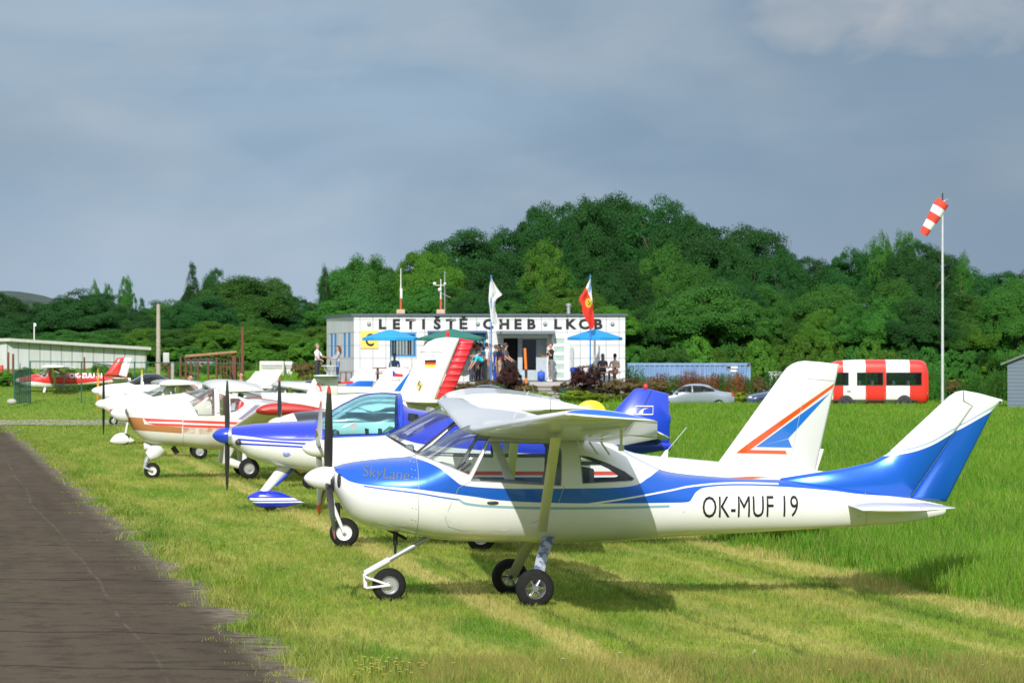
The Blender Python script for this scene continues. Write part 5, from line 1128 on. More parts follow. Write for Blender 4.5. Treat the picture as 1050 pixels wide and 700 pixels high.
# ------------------------------------------------------------------ vehicles
def car(px0, px1, D, label, paint, glassm, heading=1, z0=None, psi=0.0, length=4.5, nose_left=True, name='parked_car'):
    X0 = wp(px0, 400, D).x; X1 = wp(px1, 400, D).x; X = (X0 + X1) / 2; t = empty(name, (X, D, gz(X, D) if z0 is None else z0), label, 'car'); t.rotation_euler.z = R(psi) + (0 if nose_left else math.pi); L = length
    top = [(-L / 2, .62), (-L / 2 + .12, .74), (-L / 2 + .9, .92), (-L / 2 + 1.25, .98), (-L / 2 + 1.75, 1.25), (-L / 2 + 2.25, 1.43), (0.35, 1.45), (1.0, 1.36), (1.5, 1.12), (1.75, 1.03), (L / 2 - .12, .98), (L / 2, .88)]
    bot = [(-L / 2, .34), (-L / 2 + .3, .22), (L / 2 - .4, .24), (L / 2, .4)]
    b = Body(top, bot, [(-L / 2, .66), (-L / 2 + .5, .84), (0, .89), (L / 2 - .5, .86), (L / 2, .74)], 60, 40, [(-L / 2, 3), (-L / 2 + 1.2, 4), (-L / 2 + 1.9, 3.0), (1.3, 3.0), (1.8, 4), (L / 2, 3.4)])
    bm = b.bm(.02)
    wins = [[(-.98, 1.0), (-.55, 1.26), (-.02, 1.34), (-.02, 1.0)], [(.06, 1.0), (.06, 1.34), (.6, 1.32), (1.1, 1.17), (1.22, 1.04)], [(-1.3, 1.0), (-1.02, 1.0), (-.56, 1.29), (-.25, 1.45), (-.75, 1.47)], [(1.2, 1.14), (1.62, 1.04), (1.45, 1.25), (1.02, 1.42), (.98, 1.33)]]
    panes(t, bm, wins, ['side_window', 'side_window', 'windscreen', 'rear_window'], [glassm] * 4, DARK, .014)
    finish(bm, 'body', paint, t, angle=45)
    for x_, nm in ((-L / 2 + .85, 'front_wheel'), (L / 2 - .85, 'rear_wheel')):
        for sg in (-1, 1): wheel(t, (x_, sg * .79, .32), .32, .2, ALU, 5, 'wheel', .66); mb = MB(); mb.lathe([(.38, -.01), (.38, .01)], (x_, sg * (b.side(x_, .45) - .02), .33), 'y', 24); mb.build('wheel_arch', DARK, t)
    for sg in (-1, 1):
        mb = MB(); mb.ball((-L / 2 + .16, sg * .58, .66), (.13, .17, .07)); mb.build('headlight', flat('lamp_glass', (.6, .62, .62), .1), t)
        mb = MB(); mb.ball((L / 2 - .1, sg * .66, .84), (.12, .13, .1)); mb.build('tail_light', flat('red_lamp', (.45, .015, .01), .2), t)
        mb = MB(); mb.ball((-.82, sg * .98, 1.0), (.09, .11, .07)); mb.build('wing_mirror', paint, t)
        mb = MB(); mb.tube([(.0, sg * (b.side(0, .9) + .003), .98), (0.02, sg * (b.side(0, .6) + .003), .4)], .006, 4); mb.tube([(.25, sg * (b.side(.25, .85) + .012), .86), (.42, sg * (b.side(.42, .85) + .012), .86)], .013, 5); mb.build('door_handle', GREY, t)
    for y_ in (-.36, .36):
        for x_ in (-.25, .7): mb = MB(); mb.box((x_, y_, .75), (.14, .48, .7), bev=.05); mb.ball((x_, y_, 1.16), (.06, .13, .1)); mb.build('seat', SEATG, t)
    return t
silver = flat('silver_blue_paint', (.28, .32, .39), .3, .25, .6, var=.03); navy = flat('dark_blue_paint', (.03, .055, .13), .25, .2, .7, var=.05); blk = flat('black_car_paint', (.012, .014, .02), .2, .2, .7)
CG = glass('car_glass', (.40, .52, .48))
car(665, 750, 186, 'silver saloon car in front of the reddish weeds and blue container', silver, CG, psi=4, length=4.55, z0=-.34)
car(762, 846, 188, 'dark blue car half hidden behind the tall arrow-marked fin', navy, CG, psi=14, z0=-.30)
car(443, 538, 156, 'black car showing only its roof above the white wings', blk, CG, psi=-3, length=4.3, z0=wp(490, 394, 156).z - 1.45)
# red and white striped van
def van():
    D = 180.0; k = F / D; p = wp(893, 416, D); L = (948 - 832) / k; t = empty('van', (p.x - .06, D, -.2), 'red and white striped minibus parked by the windsock mast', 'van'); t.rotation_euler.z = R(2); h = wp(893, 368.4, D).z + .2; q = L / 2
    top = [(-q, .95), (-q + .1, 1.12), (-q + .55, 1.55), (-q + .95, h - .16), (-q + 1.3, h - .05), (0, h), (q - .5, h - .02), (q - .12, h - .12), (q, h - .45)]; bot = [(-q, .4), (-q + .2, .3), (q - .2, .3), (q, .4)]
    b = Body(top, bot, [(-q, .78), (-q + .4, .86), (0, .88), (q - .2, .86), (q, .8)], 60, 48, [(-q, 4), (-q + 1.2, 5), (q - .3, 5), (q, 4)])
    m = Mat('red_white_stripe_paint', rough=.35, coat=.4); x, y, z = m.obj(); X = lambda px: wp(px, 400, D).x - t.location.x
    st = None
    for a, b_ in ((852, 862.5), (885.2, 906.3), (930.5, 960)):
        s_ = (x - X(a)).step(.02) * (x * -1 + X(b_)).step(.02); st = s_ if st is None else st.max(s_)
    gut = ((z - (h - .56)).abs() * -1 + .012).step(.006).max(((z - .78).abs() * -1 + .008).step(.006)); c = m.mix(st, (.76, .76, .74), (.66, .03, .02)); c = m.mix(gut * .6, c, (.12, .1, .1)); m.set('col', c)
    bm = b.bm(.02); zw0, zw1 = wp(893, 394.8, D).z + .2, wp(893, 382, D).z + .2
    panes(t, bm, [[(X(a), zw0), (X(b_), zw0), (X(b_), zw1), (X(a), zw1)] for a, b_ in ((850, 867.5), (876.5, 903), (906.5, 942.5))] + [[(-q + .12, 1.14), (-q + .6, 1.14), (-q + .98, h - .22), (-q + .3, h)]], ['side_window'] * 3 + ['windscreen'], [CG] * 4, DARK, .02)
    finish(bm, 'body', m.m, t, angle=45)
    for x_ in (X(865), X(925)):
        for sg in (-1, 1): wheel(t, (x_, sg * .78, .31), .31, .2, GREY, 5, 'wheel', .62); mb = MB(); mb.lathe([(.40, -.01), (.40, .01)], (x_, sg * .862, .36), 'y', 24); mb.build('wheel_arch', DARK, t)
    for sg in (-1, 1): mb = MB(); mb.box((q - .03, sg * .76, .72), (.08, .12, .3), bev=.02); mb.build('tail_light', flat('red_lamp', (.35, .01, .01), .2), t)
    mb = MB(); mb.tube([(X(853), -.86, 1.35), (X(851), -1.05, 1.4)], .02, 6); mb.box((X(850.5), -1.1, 1.35), (.1, .14, .3), bev=.03); mb.build('wing_mirror', DARK, t)
    for sg in (-1, 1): mb = MB(); mb.ball((-q + .08, sg * .6, .85), (.06, .16, .13)); mb.build('headlight', flat('lamp_glass', (.6, .62, .62), .1), t)
    mb = MB(); mb.box((0, -.872, .5), (L * .8, .03, .06)); mb.build('rubbing_strip', DARK, t)
    for px in (886, 905): mb = MB(); mb.tube([(X(px), -.872, .4), (X(px), -.872, zw1 + .05)], .006, 4); mb.build('door_seam', GREY, t)
    mb = MB(); mb.box((X(868), -.885, wp(893, 401, D).z + .2), (.2, .03, .05), bev=.01); mb.build('door_handle', DARK, t)
    for x_ in (X(880), X(893), X(915), X(930)): mb = MB(); mb.box((x_, 0, 1.15), (.14, 1.3, .7), bev=.05); mb.build('seat', SEATG, t)
van()
# shipping container and small white hut
D = 196.0; a, b = wp(643, 372, D), wp(768, 372, D); t = empty('shipping_container', ((a.x + b.x) / 2, D, -.05), 'long light blue shipping container behind reddish weeds', 'container'); W_ = b.x - a.x; h = a.z + .05
cb = Mat('container_blue', rough=.5); n = cb.noise(1.5, 5).ramp(.35, .7); cb.set('col', cb.mix(n, (.14, .24, .44), (.20, .31, .52)))
mb = MB(); pts = []; N = int(W_ / .28)
for k in range(N):
    x_ = -W_ / 2 + .06 + (W_ - .12) * k / N; s_ = (W_ - .12) / N; pts += [(x_, 0), (x_ + s_ * .3, 0), (x_ + s_ * .5, .05), (x_ + s_ * .8, .05)]
rr = [[Vector((x_, y_ - 1.2, z_)) for x_, y_ in pts] for z_ in (.12, h - .14)]; mb.rings(rr, False, False, closed=False); mb.build('corrugated_side', cb.m, t, smooth=False)
mb = MB()
for z_ in (.06, h - .07): mb.box((0, -1.18, z_), (W_, .1, .14))
for x_ in (-W_ / 2 + .06, W_ / 2 - .06): mb.box((x_, -1.18, h / 2), (.13, .12, h - .28))
mb.build('frame', cb.m, t, smooth=False); mb = MB(); mb.box((0, .05, h / 2), (W_ - .02, 2.3, h - .04)); mb.build('box', cb.m, t, smooth=False)
for px, w2, py in ((746.5, .8, 376.5), (743, .3, 376.8), (748, .45, 380)):
    q = wp(px + 3, py, D); mb = MB(); mb.box((q.x - t.location.x, -1.252, q.z + .05), (w2 * .75, .004, .13)); mb.build('painted_mark', WHITE, t, smooth=False)
mb = MB(); mb.box((W_ / 2 - .1, -1.25, h - .1), (.16, .02, .16)); mb.build('corner_casting', RUST, t, smooth=False)
p = wp(799, 397, 199); t = empty('white_cabin', (p.x, 199, 0), 'small white cabin just behind the dark blue car', 'cabin'); mb = MB(); mb.box((0, 0, .85), (1.2, 1.4, 1.6), bev=.02); mb.build('wall', CREAM, t); mb = MB(); mb.box((0, 0, 1.68), (1.32, 1.5, .08)); mb.build('roof', GREY, t, smooth=False)
# windsock
D = 176.0; p = wp(966.5, 413, D); t = empty('windsock', (p.x, D, 0), 'red and white banded windsock on a tall white mast', 'windsock'); ht = wp(966.5, 199, D).z
mb = MB(); mb.tube([(0, 0, 0), (0, 0, ht - .45)], [.075, .05], 12); mb.build('mast', flat('pale_grey_mast', (.5, .52, .54), .4), t); mb = MB(); mb.tube([(0, 0, ht - .47), (0, 0, ht + .05)], .035, 8); mb.build('mast_tip', DARK, t)
ctr = [wp(*q, D) - Vector((p.x, D, 0)) for q in ((967.5, 206.5), (963.5, 211.5), (960.5, 217.5), (957, 223.5), (953.2, 229.5), (946.8, 240))]; rad = [.33, .36, .34, .31, .27, .22]
sm = Mat('sock_bands', rough=.8); x, y, z = sm.obj(); dd = (ctr[-1] - ctr[0]); tq = (x - ctr[0].x) * (dd.x / dd.length_squared) + (z - ctr[0].z) * (dd.z / dd.length_squared)
rd = (tq * -1 + .2).step(.01).max((tq - .40).step(.01) * (tq * -1 + .62).step(.01)).max((tq - .82).step(.01)); sm.set('col', sm.mix(rd, (.80, .80, .80), (.78, .06, .035)))
mb = MB(); mb.tube([c_ + Vector((0, .04 * (i % 2), 0)) for i, c_ in enumerate(ctr)], rad, 20, cap=True); mb.build('sock', sm.m, t)
mb = MB(); q = ctr[0]; ring = [q + Vector((.26 * math.cos(k * .449), .31 * math.sin(k * .449), .15 * math.cos(k * .449))) for k in range(15)]; mb.tube(ring, .02, 6); mb.tube([(0, 0, q.z), q], .02, 6); mb.build('hoop', GREY, t)
# grey wooden shed at the right
D = 168.0; a = wp(1033, 415, D); zt = wp(1033, 372, D).z; t = empty('wooden_shed', (a.x, D, 0), 'grey boarded shed at the right edge of the field', 'shed'); t.rotation_euler.z = R(-9)
sb = Mat('grey_boards', rough=.8); x, y, z = sb.obj(); w_ = (z * 5.6)._m('FRACT'); sb.set('col', sb.mix((w_ - .1).step(.08), (.045, .06, .085), (.15, .19, .25))); sb.bump(w_, .6, .04)
mb = MB(); mb.prism([(0, 0), (5, 0), (5, zt), (2.5, zt + .95), (0, zt)], 0, 4); mb.build('wall', sb.m, t, smooth=False)
mb = MB(); mb.prism([(-.32, zt - .12), (2.5, zt + 1.0), (5.3, zt - .12), (5.3, zt - .02), (2.5, zt + 1.11), (-.32, zt - .02)], -.2, 4.2); mb.build('roof', flat('shed_roof', (.13, .14, .15), .7), t, smooth=False)
mb = MB(); mb.box((1.6, -.03, .75), (.85, .06, 1.5)); mb.build('door', flat('grey_door', (.12, .15, .19), .8), t, smooth=False)
# ------------------------------------------------------------------ left: hangar, fences, posts
D = 186.0; a, b = wp(7, 349, D), wp(150, 358, D + 5); zg = gz(-25, D) - .1
t = empty('hangar', (a.x, D, zg), 'long low hangar of white corrugated sheet behind the red aircraft', 'hangar')
hm = Mat('corrugated_sheet', rough=.55); x, y, z = hm.obj(); w_ = ((x * 1.55 + y * .5)._m('FRACT')); n = hm.noise(1.2, 4, .6, hm.vec(x * 4, y * 2, z * .5)).ramp(.45, .8); c = hm.mix((w_ - .12).step(.08), (.28, .31, .32), (.54, .57, .57)); c = hm.mix(n * .5, c, (.42, .36, .26)); hm.set('col', c)
B = Vector((b.x - a.x, 5, 0)); z1, z2 = wp(7, 349.5, D).z - zg, wp(150, 358.5, D + 5).z - zg
mb = MB(); back = Vector((-.6, .8, 0)) * 9; c0_, c1_ = Vector((0, 0, 0)), B; lft = Vector((-2.0, 1.5, 0))
mb.rings([[c0_, c1_, c1_ + Vector((-4, 9, 0)), lft + Vector((-3, 9, 0)), lft], [c0_ + Vector((0, 0, z1)), c1_ + Vector((0, 0, z2)), c1_ + Vector((-4, 9, z2)), lft + Vector((-3, 9, z1)), lft + Vector((0, 0, z1))]]); mb.build('wall', hm.m, t, smooth=False)
up = Vector((0, 0, .16)); mb = MB(); e0, e1 = Vector((.25, -.4, z1 - .02)), B + Vector((.3, -.3, z2 - .02))
mb.rings([[e0, e1, B + Vector((-4, 9.3, z2)), lft + Vector((-3.2, 9.3, z1)), lft + Vector((-.5, -.3, z1 - .02))], [q + up for q in (e0, e1, B + Vector((-4, 9.3, z2)), lft + Vector((-3.2, 9.3, z1)), lft + Vector((-.5, -.3, z1 - .02)))]]); mb.build('roof', flat('pale_roof_sheet', (.50, .50, .47), .6), t, smooth=False)
p = wp(1, 385, 176); mb = MB(); mb.box((p.x - .4, 176, p.z - .1), (1.0, .4, 1.25), bev=.03); mb.box((p.x - .4, 175.78, p.z + .35), (1.02, .04, .12)); tag(mb.build('red_cabinet', flat('faded_red', (.45, .05, .03), .6)), 'faded red cabinet at the left edge beside the hangar', 'cabinet')
def post(px, py0, py1, D_, r, mat, name, label, cat, group=None, sq=False, lean=0.0, sink=.4):
    p_ = wp(px, py1, D_); h_ = wp(px, py0, D_).z - p_.z; mb = MB()
    if sq: mb.box((0, 0, h_ / 2 - sink / 2), (r * 2, r * 2, h_ + sink), bev=.01)
    else: mb.tube([(0, 0, -sink), (lean, 0, h_)], [r, r * .8], 8)
    o = mb.build(name, mat); o.location = p_; return tag(o, label, cat, group)
pw = flat('weathered_pole_wood', (.36, .32, .26), .85, var=.2, scale=8)
t = empty('utility_pole', wp(162.3, 392, 165), 'tall weathered wooden pole with small cap, behind the wire fence', 'pole'); k_ = 165 / F
mb = MB(); mb.tube([(0, 0, -.5), (0, 0, (392 - 311) * k_)], [.12, .085], 10); mb.build('pole_shaft', pw, t); mb = MB(); mb.box((0, 0, (392 - 310.5) * k_), (.22, .2, .1), bev=.02); mb.build('pole_cap', DARK, t)
t = empty('lamp_post', wp(35, 348, 190), 'thin lamp post rising behind the hangar roof', 'lamp post'); k_ = 190 / F; mb = MB(); mb.tube([(0, 0, -2), (0, 0, 17 * k_)], .03, 8); mb.build('post_shaft', CREAM, t); mb = MB(); mb.box((.05, 0, 15 * k_), (.13, .12, .16), bev=.03); mb.build('lamp_head', WHITE, t)
# rusty steel pen with long top beam
RG = 'rusty steel posts of the old pen'
names = ['leftmost rusty post of the pen, beside the grey meter box', 'rusty post under the left end of the long top beam', 'rusty post left of the pale boxes inside the pen', 'rusty post right in front of the pale boxes', 'rusty post at the right side of the pale boxes', 'short rusty post before the right end of the pen', 'thick rusty post under the right end of the beam']
for (px, y0, y1), lb in zip(((185, 366, 396), (190.5, 365, 396), (196, 365.5, 396), (203, 365, 396), (213.5, 364, 396), (222, 364, 396), (240, 360.5, 396)), names): post(px, y0, y1, 172, .055 if px < 240 else .10, RUST, 'rusty_post', lb, 'post', RG, True)
a, b = wp(190, 365.3, 171.8), wp(243, 360.8, 171.8); mb = MB(); mb.tube([a, b], .07, 6); tag(mb.build('top_beam', flat('light_rust', (.30, .17, .09), .85, var=.3)), 'long light rusty beam lying across the pen posts', 'beam')
a, b = wp(223, 367, 172.2), wp(249, 370, 172.2); mb = MB()
for k in range(9): q = a.lerp(b, k / 8); mb.box((q.x, q.y, (q.z + 1.0) / 2), (.05, .05, q.z - .6))
for z_ in (1.25, 2.0): mb.box(((a.x + b.x) / 2, a.y + .05, z_), (b.x - a.x, .04, .08))
tag(mb.build('slatted_gate', RUST, smooth=False), 'rusty slatted gate panel at the right side of the pen', 'gate')
post(248.6, 335, 398, 170, .085, flat('red_brown_pole', (.16, .05, .03), .8), 'steel_pole', 'tall red-brown steel pole at the right end of the pen', 'pole')
for px0, px1, y0, y1, lb in ((191, 218, 369.5, 379, 'pale boxy trailer seen between the rusty posts'),):
    a, b = wp(px0, y1, 181), wp(px1, y0, 181); t = empty('box_trailer', ((a.x + b.x) / 2, 181, a.z), lb, 'trailer'); mb = MB(); mb.box((0, .8, (b.z - a.z) / 2), (b.x - a.x, 1.6, b.z - a.z), bev=.03); mb.build('trailer_body', flat('pale_grey_sheet', (.42, .45, .48), .5), t); mb = MB(); mb.box((0, .75, b.z - a.z + .05), (b.x - a.x + .1, 1.7, .12)); mb.build('roof', DARK, t, smooth=False)
for px0, px1, y0, y1, lb in ((266, 291, 370, 379.7, 'weathered white tank box lying on the grass bank, larger one'), (290.5, 298.6, 370.3, 379.5, 'smaller white tank box at the right of the larger one')):
    a, b = wp(px0, y1, 178), wp(px1, y0, 178); dy = 0 if px0 < 280 else .9; t = empty('tank_box', ((a.x + b.x) / 2, 178 + dy, a.z), lb, 'tank'); mb = MB(); mb.box((0, .5, (b.z - a.z) / 2 - .2), (b.x - a.x, 1.0, b.z - a.z + .4), bev=.05); mb.build('tank_body', flat('weathered_white', (.58, .57, .52), .7, var=.2, scale=5), t); mb = MB(); mb.box((0, -.01, (b.z - a.z) * .55), ((b.x - a.x) * .86, .06, .05)); mb.box((0, -.01, (b.z - a.z) * .3), ((b.x - a.x) * .86, .06, .05)); mb.build('rail', GREY, t, smooth=False)
t = empty('meter_box', wp(170.5, 392, 160), 'grey meter box on a post left of the rusty pen', 'meter box'); k_ = 160 / F; mb = MB(); mb.box((0, 0, 25 * k_), (.28, .2, .5), bev=.02); mb.build('box', flat('grey_cabinet', (.42, .43, .42), .6), t); mb = MB(); mb.tube([(.1, .12, -.4), (.1, .12, 31 * k_)], .05, 6); mb.build('post', RUST, t)
post(176, 371, 392, 160.5, .11, flat('concrete_post', (.34, .32, .28), .9), 'concrete_post', 'stubby concrete post beside the grey meter box', 'post', sq=True)
for px, y0, lb in ((8.5, 361, 'left one of two rusty posts standing at the hangar corner'), (13.5, 362.5, 'right one of two rusty posts standing at the hangar corner')): post(px, y0, 396, 168, .05, RUST, 'rusty_post', lb, 'post', sq=True)
post(86.5, 366, 400, 166, .05, RUST, 'rusty_post', 'thin rusty post above the fuselage of the red aircraft', 'post')
# wire fence with green posts and an open panel
GRN = flat('green_fence_paint', (.02, .10, .075), .5); Df = 150.0
t = empty('wire_fence', (wp(30, 413, Df).x, Df, gz(-20, Df)), 'green wire fence with top rail in front of the red aircraft', 'fence'); ox = t.location
ztop = wp(30, 370.3, Df).z - ox.z
for px in (31, 83.5, 138, 150, 200): X = wp(px, 400, Df).x - ox.x; mb = MB(); mb.tube([(X, 0, -.3), (X, 0, ztop)], .032, 6); mb.build('fence_post', GRN, t)
mb = MB(); mb.tube([(0, 0, ztop), (wp(250, 370, Df).x - ox.x, 0, ztop - .1)], .022, 6); mb.build('rail', GRN, t)
mb = MB(); Xe = wp(250, 400, Df).x - ox.x
for k in range(int(Xe / .3) * 1): mb.tube([(k * .3, .01, .1), (k * .3, .01, ztop)], .0035, 3)
for k in range(7): mb.tube([(0, .012, .15 + k * (ztop - .2) / 6), (Xe, .012, .15 + k * (ztop - .2) / 6 - .0)], .0035, 3)
tag(mb.build('wire_mesh', GRN, t), None)
A, Bp = wp(14.5, 415, 146), wp(31, 413, 149.9); t = empty('fence_gate', A, 'open green mesh gate panel turned towards the path', 'gate'); dv = Bp - A; dv.z = 0; h0 = wp(14.5, 380, 146).z - A.z; mb = MB(); N = 9
for k in range(N + 1): q = dv * (k / N); mb.tube([q + Vector((0, 0, .05)), q + Vector((0, 0, h0 * (1 + .06 * k / N)))], .03 if k in (0, N) else .018, 6)
for u_ in (.05, .35, .65, 1.0): mb.tube([Vector((0, 0, h0 * u_)), dv + Vector((0, 0, h0 * u_ * 1.06))], .018, 6)
mb.build('gate_frame', GRN, t); mb = MB()
for k in range(int(dv.length / .13)): q = dv * (k * .13 / dv.length); mb.tube([q + Vector((0, 0, .05)), q + Vector((0, 0, h0))], .008, 3)
mb.build('gate_mesh', GRN, t)
mb = MB(); q = wp(12, 414, 146); mb.ball((q.x, q.y, q.z + .1), (.2, .15, .13), 10, 7); tag(mb.build('stone', flat('pale_stone', (.4, .4, .38), .9)), 'pale stone lying at the foot of the open gate', 'stone')
mb = MB(); q = wp(106, 377, 172); mb.tube([q + Vector((-.5, 0, .1)), q + Vector((.3, 0, 0)), q + Vector((1.3, 0, -.25))], .16, 8); tag(mb.build('old_pipe', DARK), 'dark old pipe lying behind the tail of the red aircraft', 'pipe')
# distant houses and hills
for px0, px1, y0, y1, D_, lb in ((150, 171, 315, 333, 420, 'grey-roofed house far behind the wooden pole'), (122, 134, 326, 340, 400, 'pale house glimpsed through the trees left of the pole')):
    a, b = wp(px0, y1, D_), wp(px1, y0, D_); t = empty('house', ((a.x + b.x) / 2, D_, 0), lb, 'house'); W_ = b.x - a.x; hh = a.z + .3
    mb = MB(); mb.box((0, 3, hh / 2), (W_ * .94, 6, hh)); mb.build('wall', flat('pale_render', (.5, .48, .45), .9), t, smooth=False)
    mb = MB(); mb.prism([(-.3, hh), (3, b.z), (6.3, hh)], -W_ / 2, W_ / 2, axis='x'); mb.build('roof', flat('grey_roof', (.25, .24, .25), .8), t, smooth=False)
    for k in range(3): mb = MB(); mb.box((-W_ * .3 + W_ * .3 * k, -.03, hh - 1.3), (.8, .06, 1.1)); mb.build('window', DARK, t, smooth=False)
hl = flat('wooded_hill', (.030, .055, .045), .95, var=.5, scale=.03); mb = MB(); rr = []  # bluish tone mixed into the hill colour in place of distance haze
for Yh, f_ in ((2600, 0), (2750, .75), (3000, 1.0), (3500, .8)):
    row = []
    for k in range(301):
        X = -1500 + k * 10.0; pxh = X / 3000 * F + CX; base = 72 - 48 * sstep(25, 150, pxh) + (14 * sstep(140, 152, pxh) * (1 - sstep(165, 260, pxh))) * 1.0; hgt = max(0, (base + 1.5 * math.sin(k * .24) + 1.2 * math.sin(k * .61) + U(-.9, .9))) * (1 - .55 * sstep(350, 700, pxh)); row.append(mb.v((X, Yh, 2 + hgt * f_ * 3000 / F * 1.0)))
    rr.append(row)
for r0, r1 in zip(rr, rr[1:]):
    for k in range(300): mb._f([r0[k], r0[k + 1], r1[k + 1], r1[k]])
tag(mb.build('hills', hl), None, None, None, 'structure')
# ------------------------------------------------------------------ trees
def leaf_mat(name, a, b, tr=.3):
    m = Mat(name, rough=.6, spec=.15); n = m.noise(.9, 3, .6); r_ = m.attr('rnd'); c = m.mix(n.ramp(.3, .7), a, b); c = m.mix(r_.ramp(.5, 1) * .5, c, tuple(min(1, x * 1.7) for x in b))
    o = m.objrand(); h = m.node('ShaderNodeHueSaturation'); m.nt.links.new(c.k, h.inputs['Color']); m.nt.links.new((o * .5 + .75).k, h.inputs['Value']); m.nt.links.new((o * .02 + .49).k, h.inputs['Hue']); return leafy(m, V(m.nt, h.outputs[0]), tr)
LD = leaf_mat('dark_leaves', (.013, .062, .013), (.027, .102, .020)); LM = leaf_mat('mid_leaves', (.025, .108, .015), (.055, .165, .022)); LL = leaf_mat('light_leaves', (.042, .14, .012), (.085, .20, .02))
LP = leaf_mat('dark_purple_leaves', (.035, .012, .012), (.06, .025, .02), .2); LR = leaf_mat('reddish_weeds', (.13, .06, .02), (.22, .09, .035), .3); LY = leaf_mat('bright_yellow_green_leaves', (.14, .24, .015), (.22, .30, .02)); LB = leaf_mat('brownish_leaves', (.10, .075, .03), (.16, .12, .045))
BARK = flat('bark', (.10, .08, .06), .9, var=.3, scale=3)
def crown(kind, seed, leaf, mat, ncl, per):
    g = np.random.default_rng(seed); C_ = []
    # a crown one metre high and about one wide; scaled on use
    rx, zc, rz = {'broad': (.50, .58, .42), 'tall': (.26, .54, .46), 'loose': (.40, .60, .40), 'bush': (.62, .42, .55), 'cone': (.30, .52, .48), 'weed': (.7, .4, .5), 'flat': (.9, .4, .45)}[kind]
    lob = g.normal(0, 1, (7, 3)); lob /= np.linalg.norm(lob, axis=1)[:, None]; amp = g.uniform(-.22, .28, 7)
    d = g.normal(0, 1, (ncl, 3)); d /= np.linalg.norm(d, axis=1)[:, None]; d[:, 2] = np.abs(d[:, 2]) * np.sign(d[:, 2] + .45)
    f = 1 + (np.exp(-((d[:, None, :] - lob[None]) ** 2).sum(2) / .25) * amp).sum(1); rad = np.where(g.uniform(0, 1, ncl) < .3, g.uniform(.2, .7, ncl), g.uniform(.8, 1., ncl)) * f
    if kind == 'loose': rad = g.uniform(.25, 1., ncl) ** .6 * f
    cen = d * rad[:, None] * [rx, rx, rz] + [0, 0, zc]
    if kind == 'cone': s_ = np.clip(1.25 - (cen[:, 2]), .12, 1.1); cen[:, :2] *= s_[:, None] * 1.5
    cr = g.uniform(.06, .125, ncl) * (1.0 if kind not in ('loose',) else .85)
    if kind == 'bush' or kind == 'weed' or kind == 'flat': cr *= 1.25
    ld = g.normal(0, 1, (ncl, per, 3)); ld /= np.linalg.norm(ld, axis=2)[:, :, None]; ld[..., 2] = np.where(ld[..., 2] < -.35, -ld[..., 2], ld[..., 2]); dt_ = (ld * d[:, None, :]).sum(2, keepdims=True); ld = np.where(dt_ < -.15, ld - 2 * dt_ * d[:, None, :], ld)
    pos = cen[:, None, :] + ld * cr[:, None, None] * g.uniform(.6, 1.1, (ncl, per, 1)) * [1.15, 1.15, .85]
    if kind == 'weed':
        q = g.uniform(0, 1, (ncl, per)); top_ = g.uniform(.45, 1., (ncl, 1)); bx = g.normal(0, .33, (ncl, 1)); by = g.normal(0, .33, (ncl, 1)); ln_ = g.normal(0, .12, (ncl, 1)); pos = np.stack([bx + ln_ * q + g.normal(0, .035, q.shape), by + g.normal(0, .035, q.shape), q * top_], 2)
    nrm = ld * .7 + d[:, None, :] * .4 + g.normal(0, .45, ld.shape) + [0, 0, .25]; nrm /= np.linalg.norm(nrm, axis=2)[:, :, None]
    P = pos.reshape(-1, 3); N_ = nrm.reshape(-1, 3); P[:, 2] *= 1.0 / (np.percentile(P[:, 2], 99.6) if kind not in ('flat', 'weed') else 1.0); k = P[:, 2] > -.05; P, N_ = P[k], N_[k]; n = len(P)
    a = g.normal(0, 1, (n, 3)); t1 = np.cross(N_, a); t1 /= np.linalg.norm(t1, axis=1)[:, None]; t2 = np.cross(N_, t1); s_ = leaf * g.uniform(.6, 1.3, n)[:, None]
    if kind in ('broad', 'bush', 'cone', 'tall'): s_ = s_ * np.where(np.repeat(rad < .72, per)[k], 1.9, 1.0)[:, None]
    Q = np.stack([P + t1 * s_, P + t2 * s_ * .62, P - t1 * s_, P - t2 * s_ * .62], 1)
    me = bpy.data.meshes.new('crown'); me.vertices.add(n * 4); me.vertices.foreach_set('co', Q.reshape(-1).astype(np.float32)); me.loops.add(n * 4); me.loops.foreach_set('vertex_index', np.arange(n * 4, dtype=np.int32)); me.polygons.add(n); me.polygons.foreach_set('loop_start', np.arange(n, dtype=np.int32) * 4)
    at = me.attributes.new('rnd', 'FLOAT', 'POINT'); at.data.foreach_set('value', np.repeat(g.uniform(0, 1, n), 4).astype(np.float32)); me.update(calc_edges=True); me.materials.append(mat); return me, cen
def trunk(kind, cen, seed):
    g = random.Random(seed); mb = MB(); h = .62 if kind != 'tall' else .8
    mb.tube([(0, 0, -.06), (.005, 0, .05), (-.008, .01, .25), (.01, 0, h)], [.032, .022, .017, .005], 7)
    for _ in range(7):
        c = cen[g.randrange(len(cen))]; z0 = g.uniform(.18, h * .85); mb.tube([(0, 0, z0), (c[0] * .5, c[1] * .5, z0 + (c[2] - z0) * .6), tuple(c)], [.010, .007, .003], 5)
    mb.build('trunk_tmp', BARK); o = bpy.data.objects['trunk_tmp']; me = o.data; me.name = 'trunk'; bpy.data.objects.remove(o); return me
LIB = {}
def kindlib(key, kind, mat, leaf, ncl, per, n=3):
    LIB[key] = []
    for i in range(n): me, cen = crown(kind, hash(key) % 1 + 17 * i + len(key) * 5 + sum(map(ord, key)), leaf, mat, ncl, per); LIB[key].append((me, trunk(kind, cen, i) if kind not in ('bush', 'weed', 'flat') else None))
kindlib('broad_dark', 'broad', LD, .0086, 220, 440, 3); kindlib('broad_mid', 'broad', LM, .0088, 220, 430, 3); kindlib('broad_light', 'broad', LL, .0092, 200, 380, 2)
